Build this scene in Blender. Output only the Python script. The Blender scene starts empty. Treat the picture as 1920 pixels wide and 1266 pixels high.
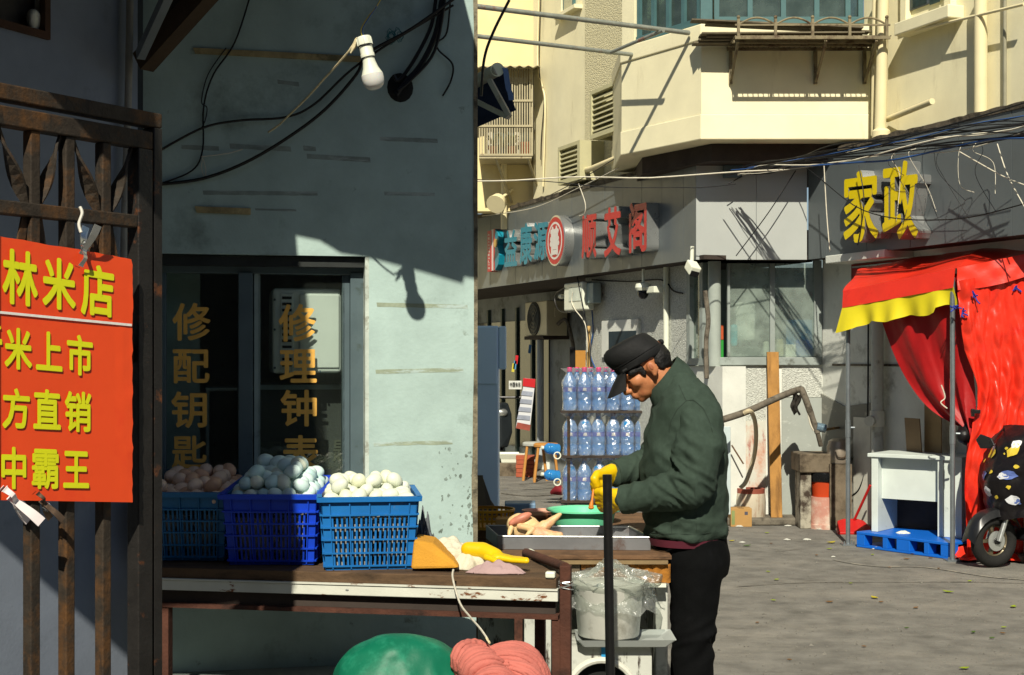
import bpy, bmesh, math, random
from mathutils import Vector as V, Matrix, noise, Euler
S = bpy.context.scene
COL = S.collection
rnd = random.Random(7)
# ---------------- camera -------------------------------------------------
F, HZ, CX, HC = 2666.7, 670.0, 960.0, 1.566      # pixels of the 1920 px photograph, eye height
cam = bpy.data.cameras.new('camera'); cam.lens = 50; cam.sensor_width = 36
cam.shift_y = (HZ-633)/1920; cam.clip_start = .05; cam.clip_end = 500
co = bpy.data.objects.new('camera', cam); COL.objects.link(co)
co.location = (0, 0, HC); co.rotation_euler = (math.pi/2, 0, 0); S.camera = co
# ---------------- light --------------------------------------------------
SUN = V((.107, 1, -.9)).normalized()             # direction the sunlight travels
wd = bpy.data.worlds.new('World'); S.world = wd; wd.use_nodes = True
wn = wd.node_tree; bg = wn.nodes['Background']
sky = wn.nodes.new('ShaderNodeTexSky'); sky.sky_type = 'NISHITA'; sky.sun_disc = False
sky.sun_elevation = math.asin(-SUN.z); sky.sun_rotation = math.atan2(-SUN.x, -SUN.y)
sky.air_density = 1.0; sky.dust_density = .6; sky.ozone_density = 1.5
wn.links.new(sky.outputs[0], bg.inputs[0]); bg.inputs[1].default_value = .052
sl = bpy.data.lights.new('sun', 'SUN'); sl.energy = 4.9; sl.angle = math.radians(.53); sl.color = (1, .925, .77)
so = bpy.data.objects.new('sun', sl); COL.objects.link(so); so.location = (-3, -20, 20)
so.rotation_euler = SUN.to_track_quat('-Z', 'Y').to_euler()
vs = S.view_settings; vs.view_transform = 'Standard'; vs.look = 'None'; vs.exposure = 0.34; vs.gamma = 1
S.render.resolution_x = 1024; S.render.resolution_y = 675
S.cycles.max_bounces = 8; S.cycles.transparent_max_bounces = 24

# ---------------- helpers ------------------------------------------------
def lin(h):
    h = h.lstrip('#'); o = []
    for i in (0, 2, 4):
        c = int(h[i:i+2], 16)/255
        o.append(c/12.92 if c <= .04045 else ((c+.055)/1.055)**2.4)
    return (*o, 1)
MATS = {}
def M(name, c, r=.7, v=.22, s=6, b=.12, bs=60, c2=None, t=.6, w=.06, s2=4, st=(1, 1, 1), metal=0, sp=.4,
      tr=0, c3=None, t3=.65, s3=9, st3=(1, 1, 1), peb=0, coat=0, w3=.05, sheen=0, ior=1.45, wave=0, sss=0):
    if name in MATS: return MATS[name]
    m = bpy.data.materials.new(name); m.use_nodes = True; MATS[name] = m
    n = m.node_tree; N = n.nodes; L = n.links; p = N['Principled BSDF']
    tc = N.new('ShaderNodeTexCoord')
    def nz(sc, stt=(1, 1, 1), det=6, ro=.6):
        mp = N.new('ShaderNodeMapping'); mp.inputs[3].default_value = stt; L.new(tc.outputs['Object'], mp.inputs[0])
        q = N.new('ShaderNodeTexNoise'); q.inputs['Scale'].default_value = sc
        q.inputs['Detail'].default_value = det; q.inputs['Roughness'].default_value = ro
        L.new(mp.outputs[0], q.inputs[0]); return q.outputs[0]
    def ramp(src, a, bb):
        q = N.new('ShaderNodeMapRange'); q.inputs[1].default_value = a; q.inputs[2].default_value = bb
        L.new(src, q.inputs[0]); return q.outputs[0]
    def mix(f, a, bb):
        q = N.new('ShaderNodeMix'); q.data_type = 'RGBA'
        L.new(f, q.inputs[0])
        for k, x in ((6, a), (7, bb)):
            if isinstance(x, tuple): q.inputs[k].default_value = x
            else: L.new(x, q.inputs[k])
        return q.outputs[2]
    C = lin(c)
    lo = tuple(x*(1-v) for x in C[:3])+(1,); hi = tuple(min(1, x*(1+v*.8)) for x in C[:3])+(1,)
    out = mix(ramp(nz(s), .3, .7), lo, hi)
    if c2: out = mix(ramp(nz(s2, st, 9, .7), t-w, t+w), out, lin(c2))
    if c3: out = mix(ramp(nz(s3, st3, 8, .7), t3-w3, t3+w3), out, lin(c3))
    L.new(out, p.inputs['Base Color'])
    rr = N.new('ShaderNodeMapRange'); L.new(nz(s*2.3), rr.inputs[0])
    rr.inputs[3].default_value = max(0, r-.12); rr.inputs[4].default_value = min(1, r+.12); L.new(rr.outputs[0], p.inputs['Roughness'])
    p.inputs['Metallic'].default_value = metal; p.inputs['Specular IOR Level'].default_value = sp
    p.inputs['IOR'].default_value = ior
    p.inputs['Transmission Weight'].default_value = tr; p.inputs['Coat Weight'].default_value = coat
    p.inputs['Sheen Weight'].default_value = sheen
    if sss:
        p.inputs['Subsurface Weight'].default_value = sss; p.inputs['Subsurface Radius'].default_value = (.01, .005, .003)
    if b or peb or wave:
        bp = N.new('ShaderNodeBump'); bp.inputs['Distance'].default_value = .01
        if peb:
            vo = N.new('ShaderNodeTexVoronoi'); vo.inputs['Scale'].default_value = peb; L.new(tc.outputs['Object'], vo.inputs[0])
            bp.inputs['Strength'].default_value = .7; bp.inputs['Distance'].default_value = .012; bp.invert = True
            L.new(vo.outputs[0], bp.inputs['Height'])
        elif wave:
            wv = N.new('ShaderNodeTexWave'); wv.inputs['Scale'].default_value = wave; wv.inputs['Distortion'].default_value = 3
            wv.inputs['Detail'].default_value = 2; wv.inputs['Detail Scale'].default_value = 1.5
            L.new(tc.outputs['Object'], wv.inputs[0]); bp.inputs['Strength'].default_value = b; L.new(wv.outputs[1], bp.inputs['Height'])
        else:
            bp.inputs['Strength'].default_value = b; L.new(nz(bs, det=4), bp.inputs['Height'])
        L.new(bp.outputs[0], p.inputs['Normal'])
    return m
def MG(name, tint, haze=0, hcol='#c8d4cc', rough=.03, refl=.05, bump=0):
    """thin pane or film: lets light straight through, with a reflection and an optional dusty film"""
    if name in MATS: return MATS[name]
    m = bpy.data.materials.new(name); m.use_nodes = True; MATS[name] = m
    n = m.node_tree; N = n.nodes; L = n.links; N.remove(N['Principled BSDF'])
    t = N.new('ShaderNodeBsdfTransparent'); t.inputs[0].default_value = lin(tint)
    d = N.new('ShaderNodeBsdfDiffuse'); d.inputs[0].default_value = lin(hcol)
    tl = N.new('ShaderNodeBsdfTranslucent'); tl.inputs[0].default_value = lin(hcol)
    ad = N.new('ShaderNodeMixShader'); ad.inputs[0].default_value = .5; L.new(d.outputs[0], ad.inputs[1]); L.new(tl.outputs[0], ad.inputs[2])
    m1 = N.new('ShaderNodeMixShader'); m1.inputs[0].default_value = haze
    if haze:
        nzz = N.new('ShaderNodeTexNoise'); nzz.inputs['Scale'].default_value = 7; nzz.inputs['Detail'].default_value = 6
        tc = N.new('ShaderNodeTexCoord'); L.new(tc.outputs['Object'], nzz.inputs[0])
        mr = N.new('ShaderNodeMapRange'); mr.inputs[1].default_value = .25; mr.inputs[2].default_value = .75
        mr.inputs[3].default_value = haze*.5; mr.inputs[4].default_value = min(1, haze*1.5); L.new(nzz.outputs[0], mr.inputs[0]); L.new(mr.outputs[0], m1.inputs[0])
    L.new(t.outputs[0], m1.inputs[1]); L.new(ad.outputs[0], m1.inputs[2])
    g = N.new('ShaderNodeBsdfGlossy'); g.inputs['Roughness'].default_value = rough
    lw = N.new('ShaderNodeLayerWeight'); lw.inputs[0].default_value = .5
    pw = N.new('ShaderNodeMath'); pw.operation = 'POWER'; pw.inputs[1].default_value = 4; L.new(lw.outputs['Facing'], pw.inputs[0])
    mx = N.new('ShaderNodeMath'); mx.operation = 'MULTIPLY_ADD'; mx.inputs[1].default_value = .6; mx.inputs[2].default_value = refl; L.new(pw.outputs[0], mx.inputs[0])
    if bump:
        tb = N.new('ShaderNodeTexCoord'); nb = N.new('ShaderNodeTexNoise'); nb.inputs['Scale'].default_value = bump; nb.inputs['Detail'].default_value = 3; nb.inputs['Distortion'].default_value = 1.5
        L.new(tb.outputs['Object'], nb.inputs[0]); bp = N.new('ShaderNodeBump'); bp.inputs['Strength'].default_value = 1; bp.inputs['Distance'].default_value = .02
        L.new(nb.outputs[0], bp.inputs['Height']); L.new(bp.outputs[0], g.inputs['Normal']); L.new(bp.outputs[0], d.inputs['Normal'])
    m2 = N.new('ShaderNodeMixShader'); L.new(mx.outputs[0], m2.inputs[0]); L.new(m1.outputs[0], m2.inputs[1]); L.new(g.outputs[0], m2.inputs[2])
    L.new(m2.outputs[0], N['Material Output'].inputs[0]); return m

def px(u, v, d): return V(((u-CX)/F*d, d, HC-(v-HZ)/F*d))
def gd(u, v):                                     # point on the ground under a pixel
    return px(u, v, HC*F/(v-HZ))
class Fc:
    """vertical plane: o = point (X, Y), e = direction to the right; a = metres along, dep = metres out"""
    def __init__(s, o, e):
        s.o = V((o[0], o[1], 0)); s.e = V((e[0], e[1], 0)).normalized(); s.n = V((s.e.y, -s.e.x, 0))
    def off(s, d): q = s.o+s.n*d; return Fc((q.x, q.y), (s.e.x, s.e.y))
    def pt(s, a, z, dep=0): return s.o+s.e*a+s.n*dep+V((0, 0, z))
    def a(s, u): r = (u-CX)/F; return (r*s.o.y-s.o.x)/(s.e.x-r*s.e.y)
    def d(s, u): return s.o.y+s.e.y*s.a(u)
    def z(s, u, v): return HC-(v-HZ)/F*s.d(u)
    def hit(s, u, v, dep=0):
        q = s.off(dep) if dep else s; return q.pt(q.a(u), q.z(u, v))
class G:
    def __init__(s): s.v = []; s.f = []
    def add(s, vs_, fs):
        k = len(s.v); s.v += [V(x) for x in vs_]; s.f += [tuple(i+k for i in f) for f in fs]; return s
    def ob(s, o, a, b, c):                          # oriented box: corner + three edges
        o, a, b, c = V(o), V(a), V(b), V(c)
        if a.cross(b).dot(c) < 0: a, b = b, a
        return s.add([o, o+a, o+a+b, o+b, o+c, o+a+c, o+a+b+c, o+b+c],
                     [(3, 2, 1, 0), (4, 5, 6, 7), (0, 1, 5, 4), (1, 2, 6, 5), (2, 3, 7, 6), (3, 0, 4, 7)])
    def box(s, c, sz, rz=0, R=None):
        R = R or Matrix.Rotation(rz, 3, 'Z'); h = V(sz)/2; c = V(c)
        return s.ob(c+R@(-h), R@V((sz[0], 0, 0)), R@V((0, sz[1], 0)), R@V((0, 0, sz[2])))
    def fb(s, f, a0, a1, z0, z1, d0, d1):           # box on a facade
        return s.ob(f.pt(a0, z0, d0), f.e*(a1-a0), V((0, 0, z1-z0)), f.n*(d1-d0))
    def fpx(s, f, u0, v0, u1, v1, d0, d1):          # box on a facade whose front face fills a pixel rectangle
        q = f.off(d1); a0, a1 = q.a(u0), q.a(u1); z0, z1 = q.z(u0, v1), q.z(u0, v0)
        return s.ob(q.pt(a0, z0, d0-d1), f.e*(a1-a0), V((0, 0, z1-z0)), f.n*(d1-d0))
    def bar(s, p, q, w, h, up=(0, 0, 1)):            # rectangular bar between points
        p, q = V(p), V(q); t = (q-p).normalized(); x = t.cross(V(up))
        if x.length < 1e-4: x = t.cross(V((0, 1, 0)))
        x.normalize(); y = x.cross(t)
        return s.ob(p-x*w/2-y*h/2, x*w, y*h, q-p)
    def tube(s, pts, r, n=8, cap=True, closed=False, sq=1):
        pts = [V(x) for x in pts]; m = len(pts); rs = r if isinstance(r, (list, tuple)) else [r]*m
        t0 = (pts[1]-pts[0]).normalized(); up = V((0, 0, 1)) if abs(t0.z) < .9 else V((0, 1, 0))
        x = t0.cross(up).normalized(); vs_ = []; fs = []
        for i in range(m):
            if closed: t = (pts[(i+1) % m]-pts[i-1])
            else: t = pts[min(i+1, m-1)]-pts[max(i-1, 0)]
            if t.length < 1e-9: t = t0
            t.normalize(); x = (x-t*x.dot(t)); x.normalize(); y = t.cross(x)
            for j in range(n):
                a = 2*math.pi*j/n; vs_.append(pts[i]+(x*math.cos(a)+y*math.sin(a)*sq)*rs[i])
        for i in range(m if closed else m-1):
            for j in range(n):
                k = (i+1) % m; fs.append((i*n+j, i*n+(j+1) % n, k*n+(j+1) % n, k*n+j))
        if cap and not closed: fs += [tuple(range(n))[::-1], tuple((m-1)*n+j for j in range(n))]
        return s.add(vs_, fs)
    def lathe(s, prof, c, n=24, R=None, capb=True, capt=True):
        R = R or Matrix.Identity(3); c = V(c); vs_ = []; fs = []
        for (r, z) in prof:
            for j in range(n):
                a = 2*math.pi*j/n; vs_.append(c+R@V((r*math.cos(a), r*math.sin(a), z)))
        for i in range(len(prof)-1):
            for j in range(n): fs.append((i*n+j, i*n+(j+1) % n, (i+1)*n+(j+1) % n, (i+1)*n+j))
        if capb: fs.append(tuple(range(n))[::-1])
        if capt: fs.append(tuple((len(prof)-1)*n+j for j in range(n)))
        return s.add(vs_, fs)
    def ell(s, c, r, R=None, nu=16, nv=10):
        r = (r, r, r) if isinstance(r, (int, float)) else r
        R = R or Matrix.Identity(3); c = V(c); vs_ = [c+R@V((0, 0, -r[2]))]; fs = []
        for i in range(1, nv):
            b = -math.pi/2+math.pi*i/nv
            for j in range(nu):
                a = 2*math.pi*j/nu; vs_.append(c+R@V((r[0]*math.cos(b)*math.cos(a), r[1]*math.cos(b)*math.sin(a), r[2]*math.sin(b))))
        vs_.append(c+R@V((0, 0, r[2]))); k = len(vs_)-1
        for j in range(nu): fs.append((0, 1+(j+1) % nu, 1+j))
        for i in range(nv-2):
            for j in range(nu): fs.append((1+i*nu+j, 1+i*nu+(j+1) % nu, 1+(i+1)*nu+(j+1) % nu, 1+(i+1)*nu+j))
        for j in range(nu): fs.append((k, 1+(nv-2)*nu+j, 1+(nv-2)*nu+(j+1) % nu))
        return s.add(vs_, fs)
    def cap(s, p, q, r0, r1, n=14):                  # tapered capsule
        p, q = V(p), V(q); t = q-p; Lh = t.length; t.normalize(); pts = []; rs = []
        for k in range(5):
            a = -math.pi/2+math.pi/2*k/4; pts.append(p+t*r0*math.sin(a)); rs.append(max(r0*math.cos(a), 1e-4))
        for k in range(5):
            a = math.pi/2*k/4; pts.append(q+t*r1*math.sin(a)); rs.append(max(r1*math.cos(a), 1e-4))
        return s.tube(pts, rs, n)
    def chain(s, pts, rs, n=14):
        for i in range(len(pts)-1): s.cap(pts[i], pts[i+1], rs[i], rs[i+1], n)
        return s
    def loft(s, rings, close=True):
        n = len(rings[0]); vs_ = [V(p) for r in rings for p in r]; fs = []
        for i in range(len(rings)-1):
            for j in range(n): fs.append((i*n+j, i*n+(j+1) % n, (i+1)*n+(j+1) % n, (i+1)*n+j))
        if close: fs += [tuple(range(n))[::-1], tuple((len(rings)-1)*n+j for j in range(n))]
        return s.add(vs_, fs)
    def sheet(s, fn, nu, nv, th=.003):               # thick sheet from fn(s,t)
        P_ = [[V(fn(i/nu, j/nv)) for j in range(nv+1)] for i in range(nu+1)]
        vs_ = []; fs = []; w = nv+1; Nn = (nu+1)*w
        for i in range(nu+1):
            for j in range(nv+1): vs_.append(P_[i][j])
        for i in range(nu+1):
            for j in range(nv+1):
                a = P_[min(i+1, nu)][j]-P_[max(i-1, 0)][j]; b = P_[i][min(j+1, nv)]-P_[i][max(j-1, 0)]
                nn = a.cross(b)
                if nn.length > 1e-12: nn.normalize()
                vs_.append(P_[i][j]-nn*th)
        for i in range(nu):
            for j in range(nv):
                q = (i*w+j, (i+1)*w+j, (i+1)*w+j+1, i*w+j+1); fs.append(q); fs.append(tuple(x+Nn for x in q[::-1]))
        for i in range(nu):
            for j in (0, nv):
                q = (i*w+j, (i+1)*w+j, (i+1)*w+j+Nn, i*w+j+Nn); fs.append(q if j else q[::-1])
        for j in range(nv):
            for i in (0, nu):
                q = (i*w+j, i*w+j+1, i*w+j+1+Nn, i*w+j+Nn); fs.append(q[::-1] if i else q)
        return s.add(vs_, fs)
    def poly(s, pts, ext):                            # polygon extruded along ext
        pts = [V(p) for p in pts]; ext = V(ext); n = len(pts)
        nn = V((0, 0, 0))
        for i in range(n): nn += pts[i].cross(pts[(i+1) % n])
        if nn.dot(ext) < 0: pts = pts[::-1]
        return s.add(pts+[p+ext for p in pts], [tuple(range(n))[::-1], tuple(range(n, 2*n))]+[(i, (i+1) % n, n+(i+1) % n, n+i) for i in range(n)])
    def jit(s, k, sc=8):
        for p in s.v: p += noise.noise_vector(p*sc)*k
        return s
def rootloc(o):
    q = V((0, 0, 0))
    while o: q += o.location; o = o.parent
    return q
def T(name, label, cat, loc, group=None):
    o = bpy.data.objects.new(name, None); COL.objects.link(o); o.location = loc; o.empty_display_size = .1
    o['label'] = label; o['category'] = cat
    if group: o['group'] = group
    return o
def P(name, g, mat, parent=None, bev=0, sm=False, label=None, cat=None, group=None, kind=None, ang=40, seg=2, sub=0):
    if parent: org = rootloc(parent)
    else:
        xs = [p.x for p in g.v]; ys = [p.y for p in g.v]; org = V(((min(xs)+max(xs))/2, (min(ys)+max(ys))/2, min(p.z for p in g.v)))
    me = bpy.data.meshes.new(name); me.from_pydata([p-org for p in g.v], [], g.f); me.update()
    me.materials.append(mat)
    if sm:
        for p in me.polygons: p.use_smooth = True
        me.set_sharp_from_angle(angle=math.radians(ang))
    o = bpy.data.objects.new(name, me); COL.objects.link(o)
    if parent: o.parent = parent
    else: o.location = org
    if bev:
        b = o.modifiers.new('bevel', 'BEVEL'); b.width = bev; b.segments = seg; b.limit_method = 'ANGLE'; b.angle_limit = math.radians(35)
    if sub:
        b = o.modifiers.new('sub', 'SUBSURF'); b.levels = b.render_levels = sub
    if label: o['label'] = label
    if cat: o['category'] = cat
    if group: o['group'] = group
    if kind: o['kind'] = kind
    return o
def dup(o, loc=None, parent=None, label=None, rot=None):
    c = o.copy(); COL.objects.link(c); c.parent = parent
    if loc is not None: c.location = loc
    if rot is not None: c.rotation_euler = rot
    if label: c['label'] = label
    for ch in list(o.children): dup(ch, None, c)
    return c
def blob(name, g, mat, parent, vox=.01, it=6, disp=None, fac=.5, **k):
    """one continuous skin round overlapping pieces"""
    me = bpy.data.meshes.new('t'); me.from_pydata(g.v, [], g.f); o = bpy.data.objects.new('t', me); COL.objects.link(o)
    r = o.modifiers.new('r', 'REMESH'); r.mode = 'VOXEL'; r.voxel_size = vox
    if it: q = o.modifiers.new('s', 'SMOOTH'); q.iterations = it; q.factor = fac
    dg = bpy.context.evaluated_depsgraph_get(); m2 = bpy.data.meshes.new_from_object(o.evaluated_get(dg))
    COL.objects.unlink(o); bpy.data.objects.remove(o); bpy.data.meshes.remove(me)
    h = G(); h.v = [v.co.copy() for v in m2.vertices]; h.f = [tuple(p.vertices) for p in m2.polygons]
    if disp:
        nn = [v.normal.copy() for v in m2.vertices]
        h.v = [p+n*disp(p, n) for p, n in zip(h.v, nn)]
    bpy.data.meshes.remove(m2)
    return P(name, h, mat, parent, sm=True, ang=180, **k)
GC = {}
def glyph_mesh(ch):
    if ch not in GC:
        cu = bpy.data.curves.new('t', 'FONT'); cu.body = ch; cu.resolution_u = 3
        o = bpy.data.objects.new('t', cu); COL.objects.link(o)
        dg = bpy.context.evaluated_depsgraph_get(); dg.update(); me = bpy.data.meshes.new_from_object(o.evaluated_get(dg))
        COL.objects.unlink(o); bpy.data.objects.remove(o)
        vs_ = [v.co.copy() for v in me.vertices]; fs = [tuple(p.vertices) for p in me.polygons]
        ed = {}
        for f in fs:
            for i in range(len(f)):
                e = (f[i], f[(i+1) % len(f)]); ed[e] = 1
        rim = [e for e in ed if (e[1], e[0]) not in ed]
        x0 = min(p.x for p in vs_); x1 = max(p.x for p in vs_); y0 = min(p.y for p in vs_); y1 = max(p.y for p in vs_)
        GC[ch] = ([((p.x-x0)/(x1-x0), (p.y-y0)/(y1-y0)) for p in vs_], fs, rim)
    return GC[ch]
def glyph(g, ch, tl, tr, bl, n, dep=.0008, bold=.02):
    """character whose ink fills the parallelogram tl, tr, bl; made heavier by overlaid shifted copies"""
    uv, fs, rim = glyph_mesh(ch); tl, tr, bl = V(tl), V(tr), V(bl); ex = tr-tl; ey = tl-bl; n = V(n)
    sh = [(0, 0)]+([(math.cos(k*math.pi/4), math.sin(k*math.pi/4)) for k in range(8)] if bold else [])
    flip = ex.cross(ey).dot(n) < 0
    for k, (sx, sy) in enumerate(sh):
        q = [bl+ex*(bold+x*(1-2*bold)+sx*bold)+ey*(bold+y*(1-2*bold)+sy*bold)+n*(dep+k*.00012) for x, y in uv]
        m = len(q); ff = [f[::-1] if flip else f for f in fs]
        if dep > .004:
            g.add(q+[p-n*dep for p in q], ff+[((e[1], e[0], e[0]+m, e[1]+m) if not flip else (e[0], e[1], e[1]+m, e[0]+m)) for e in rim])
        else: g.add(q, ff)
    return g
def fglyph(g, f, ch, u0, v0, u1, v1, off=0, dep=.0008, bold=.02, sl=0):
    q = f.off(off+dep); h = (u1-u0)*sl/2
    return glyph(g, ch, q.hit(u0, v0-h), q.hit(u1, v0+h), q.hit(u0, v1-h), f.n, dep, bold) if 0 else \
        glyph(g, ch, q.hit(u0, v0-h)-f.n*dep, q.hit(u1, v0+h)-f.n*dep, q.hit(u0, v1-h)-f.n*dep, f.n, dep, bold)
def wob(p, q, n=8, sag=.02, k=.01, sd=0):
    p, q = V(p), V(q); o = []
    for i in range(n+1):
        t = i/n; r = p.lerp(q, t)+V((0, 0, -sag*4*t*(1-t))); e = 4*t*(1-t)
        o.append(r+noise.noise_vector(V((t*3.1+sd*7.3, sd*1.7, 5.2)))*k*min(1, e*2))
    return o
def nz(p, sc=1, sd=0): return noise.noise(V(p)*sc+V((sd*3.7, sd*1.3, sd*5.1)))
def spl(pts, n=6):                                   # smooth path through points
    pts = [V(p) for p in pts]; o = []
    for i in range(len(pts)-1):
        p0 = pts[max(i-1, 0)]; p1 = pts[i]; p2 = pts[i+1]; p3 = pts[min(i+2, len(pts)-1)]
        for k in range(n):
            t = k/n; o.append(.5*((2*p1)+(p2-p0)*t+(2*p0-5*p1+4*p2-p3)*t*t+(3*p1-p0-3*p2+p3)*t**3))
    return o+[pts[-1]]
# facades
U = (.353, -.935)
NW = Fc((-.4387, 4.5), (1, .22))                      # near shop wall
LW = Fc((-1.13, 4.3), (.45, .89))                     # side wall behind the gate
GT = Fc((-.7245, 2.95), (.53, .85))                   # gate leaf
SG = Fc(((248-CX)/F*2.84, 2.84), (.62, .78))          # red price board
FL = Fc((1.72, 13.3), U); FM = Fc((1.72, 13.3), (1, 0)); FR = Fc((2.77, 13.3), U)
W0 = FL.off(-.27); W1 = Fc((1.91, 13.56), (1, 0)); W2 = FR.off(-.27); L1 = FL.off(-1.2)
UL = FL.off(-.22); UR = FR.off(-.25)
# ---------------- materials ----------------------------------------------
mGround = M('worn_concrete', '#706e68', .9, .34, 5, .6, 60, c2='#87837a', t=.62, w=.12, s2=1.3, st=(.8, 1.2, 1), c3='#504e48', t3=.66, s3=2.2, st3=(.8, 1.3, 1), w3=.08)
mPlaster = M('teal_plaster', '#a4bab5', .9, .16, 5, .14, 70, c2='#6f7f78', t=.66, w=.1, s2=3.2, c3='#7d8a80', t3=.68, s3=12, w3=.04)
mGreyPl = M('grey_plaster', '#7f8896', .9, .15, 4, .07, 90, c2='#5d646e', t=.66, w=.1, s2=3)
mTape = M('old_tape', '#a3946a', .7, .3, 20, .1, 60, c2='#6d6648', t=.55, s2=9)
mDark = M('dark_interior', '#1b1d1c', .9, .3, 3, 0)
mAlu = M('dark_alu', '#4d5d62', .45, .15, 8, .03, 60, c2='#39453f', t=.68, s2=12, sp=.5)
mAluL = M('pale_alu', '#8b9b98', .5, .15, 8, .03, 60, c2='#5d665f', t=.66, s2=10)
mGlass = MG('window_glass', '#f3f7f5', haze=.03, hcol='#8f9a92')
mGold = M('gold_vinyl', '#dba94f', .6, .15, 20, 0)
mRust = M('rusty_steel', '#332c24', .75, .35, 30, .25, 120, c2='#5f3f1d', t=.57, w=.1, s2=9, c3='#23201c', t3=.6, s3=14, st3=(1, 1, .35), metal=.15)
mRustD = M('black_gate_paint', '#211f1d', .55, .3, 20, .2, 120, c2='#6a3f22', t=.64, w=.05, s2=14, metal=.1)
mBlack = M('black_paint', '#141414', .4, .2, 20, .05, 90, c2='#3b3833', t=.7, s2=25)
mCable = M('black_cable', '#131416', .5, .1, 20, 0)
mWhiteC = M('pale_cable', '#c9c4b2', .6, .15, 20, 0)
mWood = M('weathered_wood', '#6b5038', .85, .3, 8, .3, 60, c2='#3a2a1d', t=.58, w=.1, s2=6, st=(1, 1, 6))
mPipe = M('grey_pipe', '#8f8e87', .6, .2, 9, .05, 60, c2='#6b5a45', t=.62, s2=8)
mWhitePt = M('white_paint', '#c9c9bd', .6, .12, 8, .08, 60, c2='#7d7466', t=.68, s2=9, c3='#5a3a20', t3=.72, s3=16)
# ---------------- ground -------------------------------------------------
g = G(); g.add([(-120, -80, 0), (120, -80, 0), (120, 160, 0), (-120, 160, 0)], [(0, 1, 2, 3)])
grd = P('ground', g, mGround, kind='structure')
def strip(pts, w, m, nm, z=.004, n=60, sd=0):
    pts = spl([gd(*p) for p in pts], 20); L_ = []; R_ = []
    for i, p in enumerate(pts):
        t = (pts[min(i+1, len(pts)-1)]-pts[max(i-1, 0)]).normalized(); x = V((-t.y, t.x, 0)); k = w*(.5+.8*abs(nz(p, 5, sd))); o = x*w*1.2*nz(p, 2.5, sd+2); e = min(1, i/4, (len(pts)-1-i)/4)
        L_.append(p+o+x*k*e+V((0, 0, z))); R_.append(p+o-x*k*e+V((0, 0, z)))
    g = G(); m_ = len(L_); g.add(L_+R_, [(i, m_+i, m_+i+1, i+1) for i in range(m_-1)]); P(nm, g, m, grd)
mCrk = M('joint_dirt', '#4a4740', .95, .35, 12, .3, 60, c2='#716d63', t=.5, w=.06, s2=16); mScf = M('pale_scuff', '#8d897d', .95, .2, 12, .3, 60, c2='#706e68', t=.5, w=.05, s2=14)
strip([(1372, 1102), (1500, 1094), (1650, 1093), (1800, 1092), (1960, 1096)], .010, mCrk, 'concrete_joint'); strip([(1560, 1050), (1640, 1062), (1740, 1066), (1850, 1082), (1960, 1092)], .03, mScf, 'scuff_mark', .0045, sd=3); strip([(1380, 1030), (1440, 1036), (1500, 1030)], .006, mCrk, 'concrete_crack', .005, sd=5);
g = G(); r2 = random.Random(3)
for k in range(2600):
    u = r2.uniform(1340, 1960) if k % 6 else r2.uniform(930, 1060); v = 985+290*r2.random()**1.6 if k % 6 else r2.uniform(895, 945); p = gd(u, v); s_ = r2.uniform(.002, .007)*(2.2 if r2.random() < .03 else 1); a = r2.uniform(0, 6.28)
    q = [p+V((math.cos(a+j*2.1)*s_*r2.uniform(.7, 1.5), math.sin(a+j*2.1)*s_, .001)) for j in range(3)]+[p+V((0, 0, s_*r2.uniform(.5, 1.1)))]; g.add(q, [(0, 1, 3), (1, 2, 3), (2, 0, 3)])
P('grit', g, M('grit', '#8a877e', .95, .45, 30, 0, c2='#4a4843', t=.5, w=.1, s2=30), grd, kind='stuff')
strip([(945, 925), (990, 931), (1050, 928)], .05, mCrk, 'damp_stain', .0052, sd=9)
# ---------------- near shop building -------------------------------------
aR = NW.a(893); aW1 = NW.a(692); aW0 = NW.a(296); zT = NW.z(692, 481); zB = .93; aC = NW.a(262)
shop = T('repair_shop', 'teal plaster shop with gold lettered window behind the egg crates', 'building', NW.pt(-.1, 0))
def peel(g, k=.006):
    for p in g.v: p += noise.noise_vector(p*9)*k
g = G()                                               # front wall as a grid with a hole, right edge worn
na, nzv = 96, 150
A0, A1, Z1 = aC-.02, aR, 4.2
g.fb(NW, A0, A1, zT, Z1, -.22, 0); g.fb(NW, aW1, A1, 0, zT, -.22, 0); g.fb(NW, A0, aW1, 0, zB, -.22, 0); g.fb(NW, A0, aW0, zB, zT, -.22, 0)
P('front_wall', g, mPlaster, shop)
g = G(); g.fb(NW, A1-.22, A1-.003, 0, Z1, -3.2, -.223); g.fb(NW, A0, A0+.2, 0, Z1, -3.2, -.223); g.fb(NW, A0+.2, A1-.22, 0, Z1, -3.2, -3.0)
P('side_wall', g, mPlaster, shop)
g = G(); g.fb(NW, A0+.2, A1-.22, .001, .03, -3, -.223); P('shop_floor', g, mDark, shop)
g = G(); g.fb(NW, A0-.3, A1, Z1, Z1+.15, -3.3, .0); P('roof_slab', g, mPlaster, shop)
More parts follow.
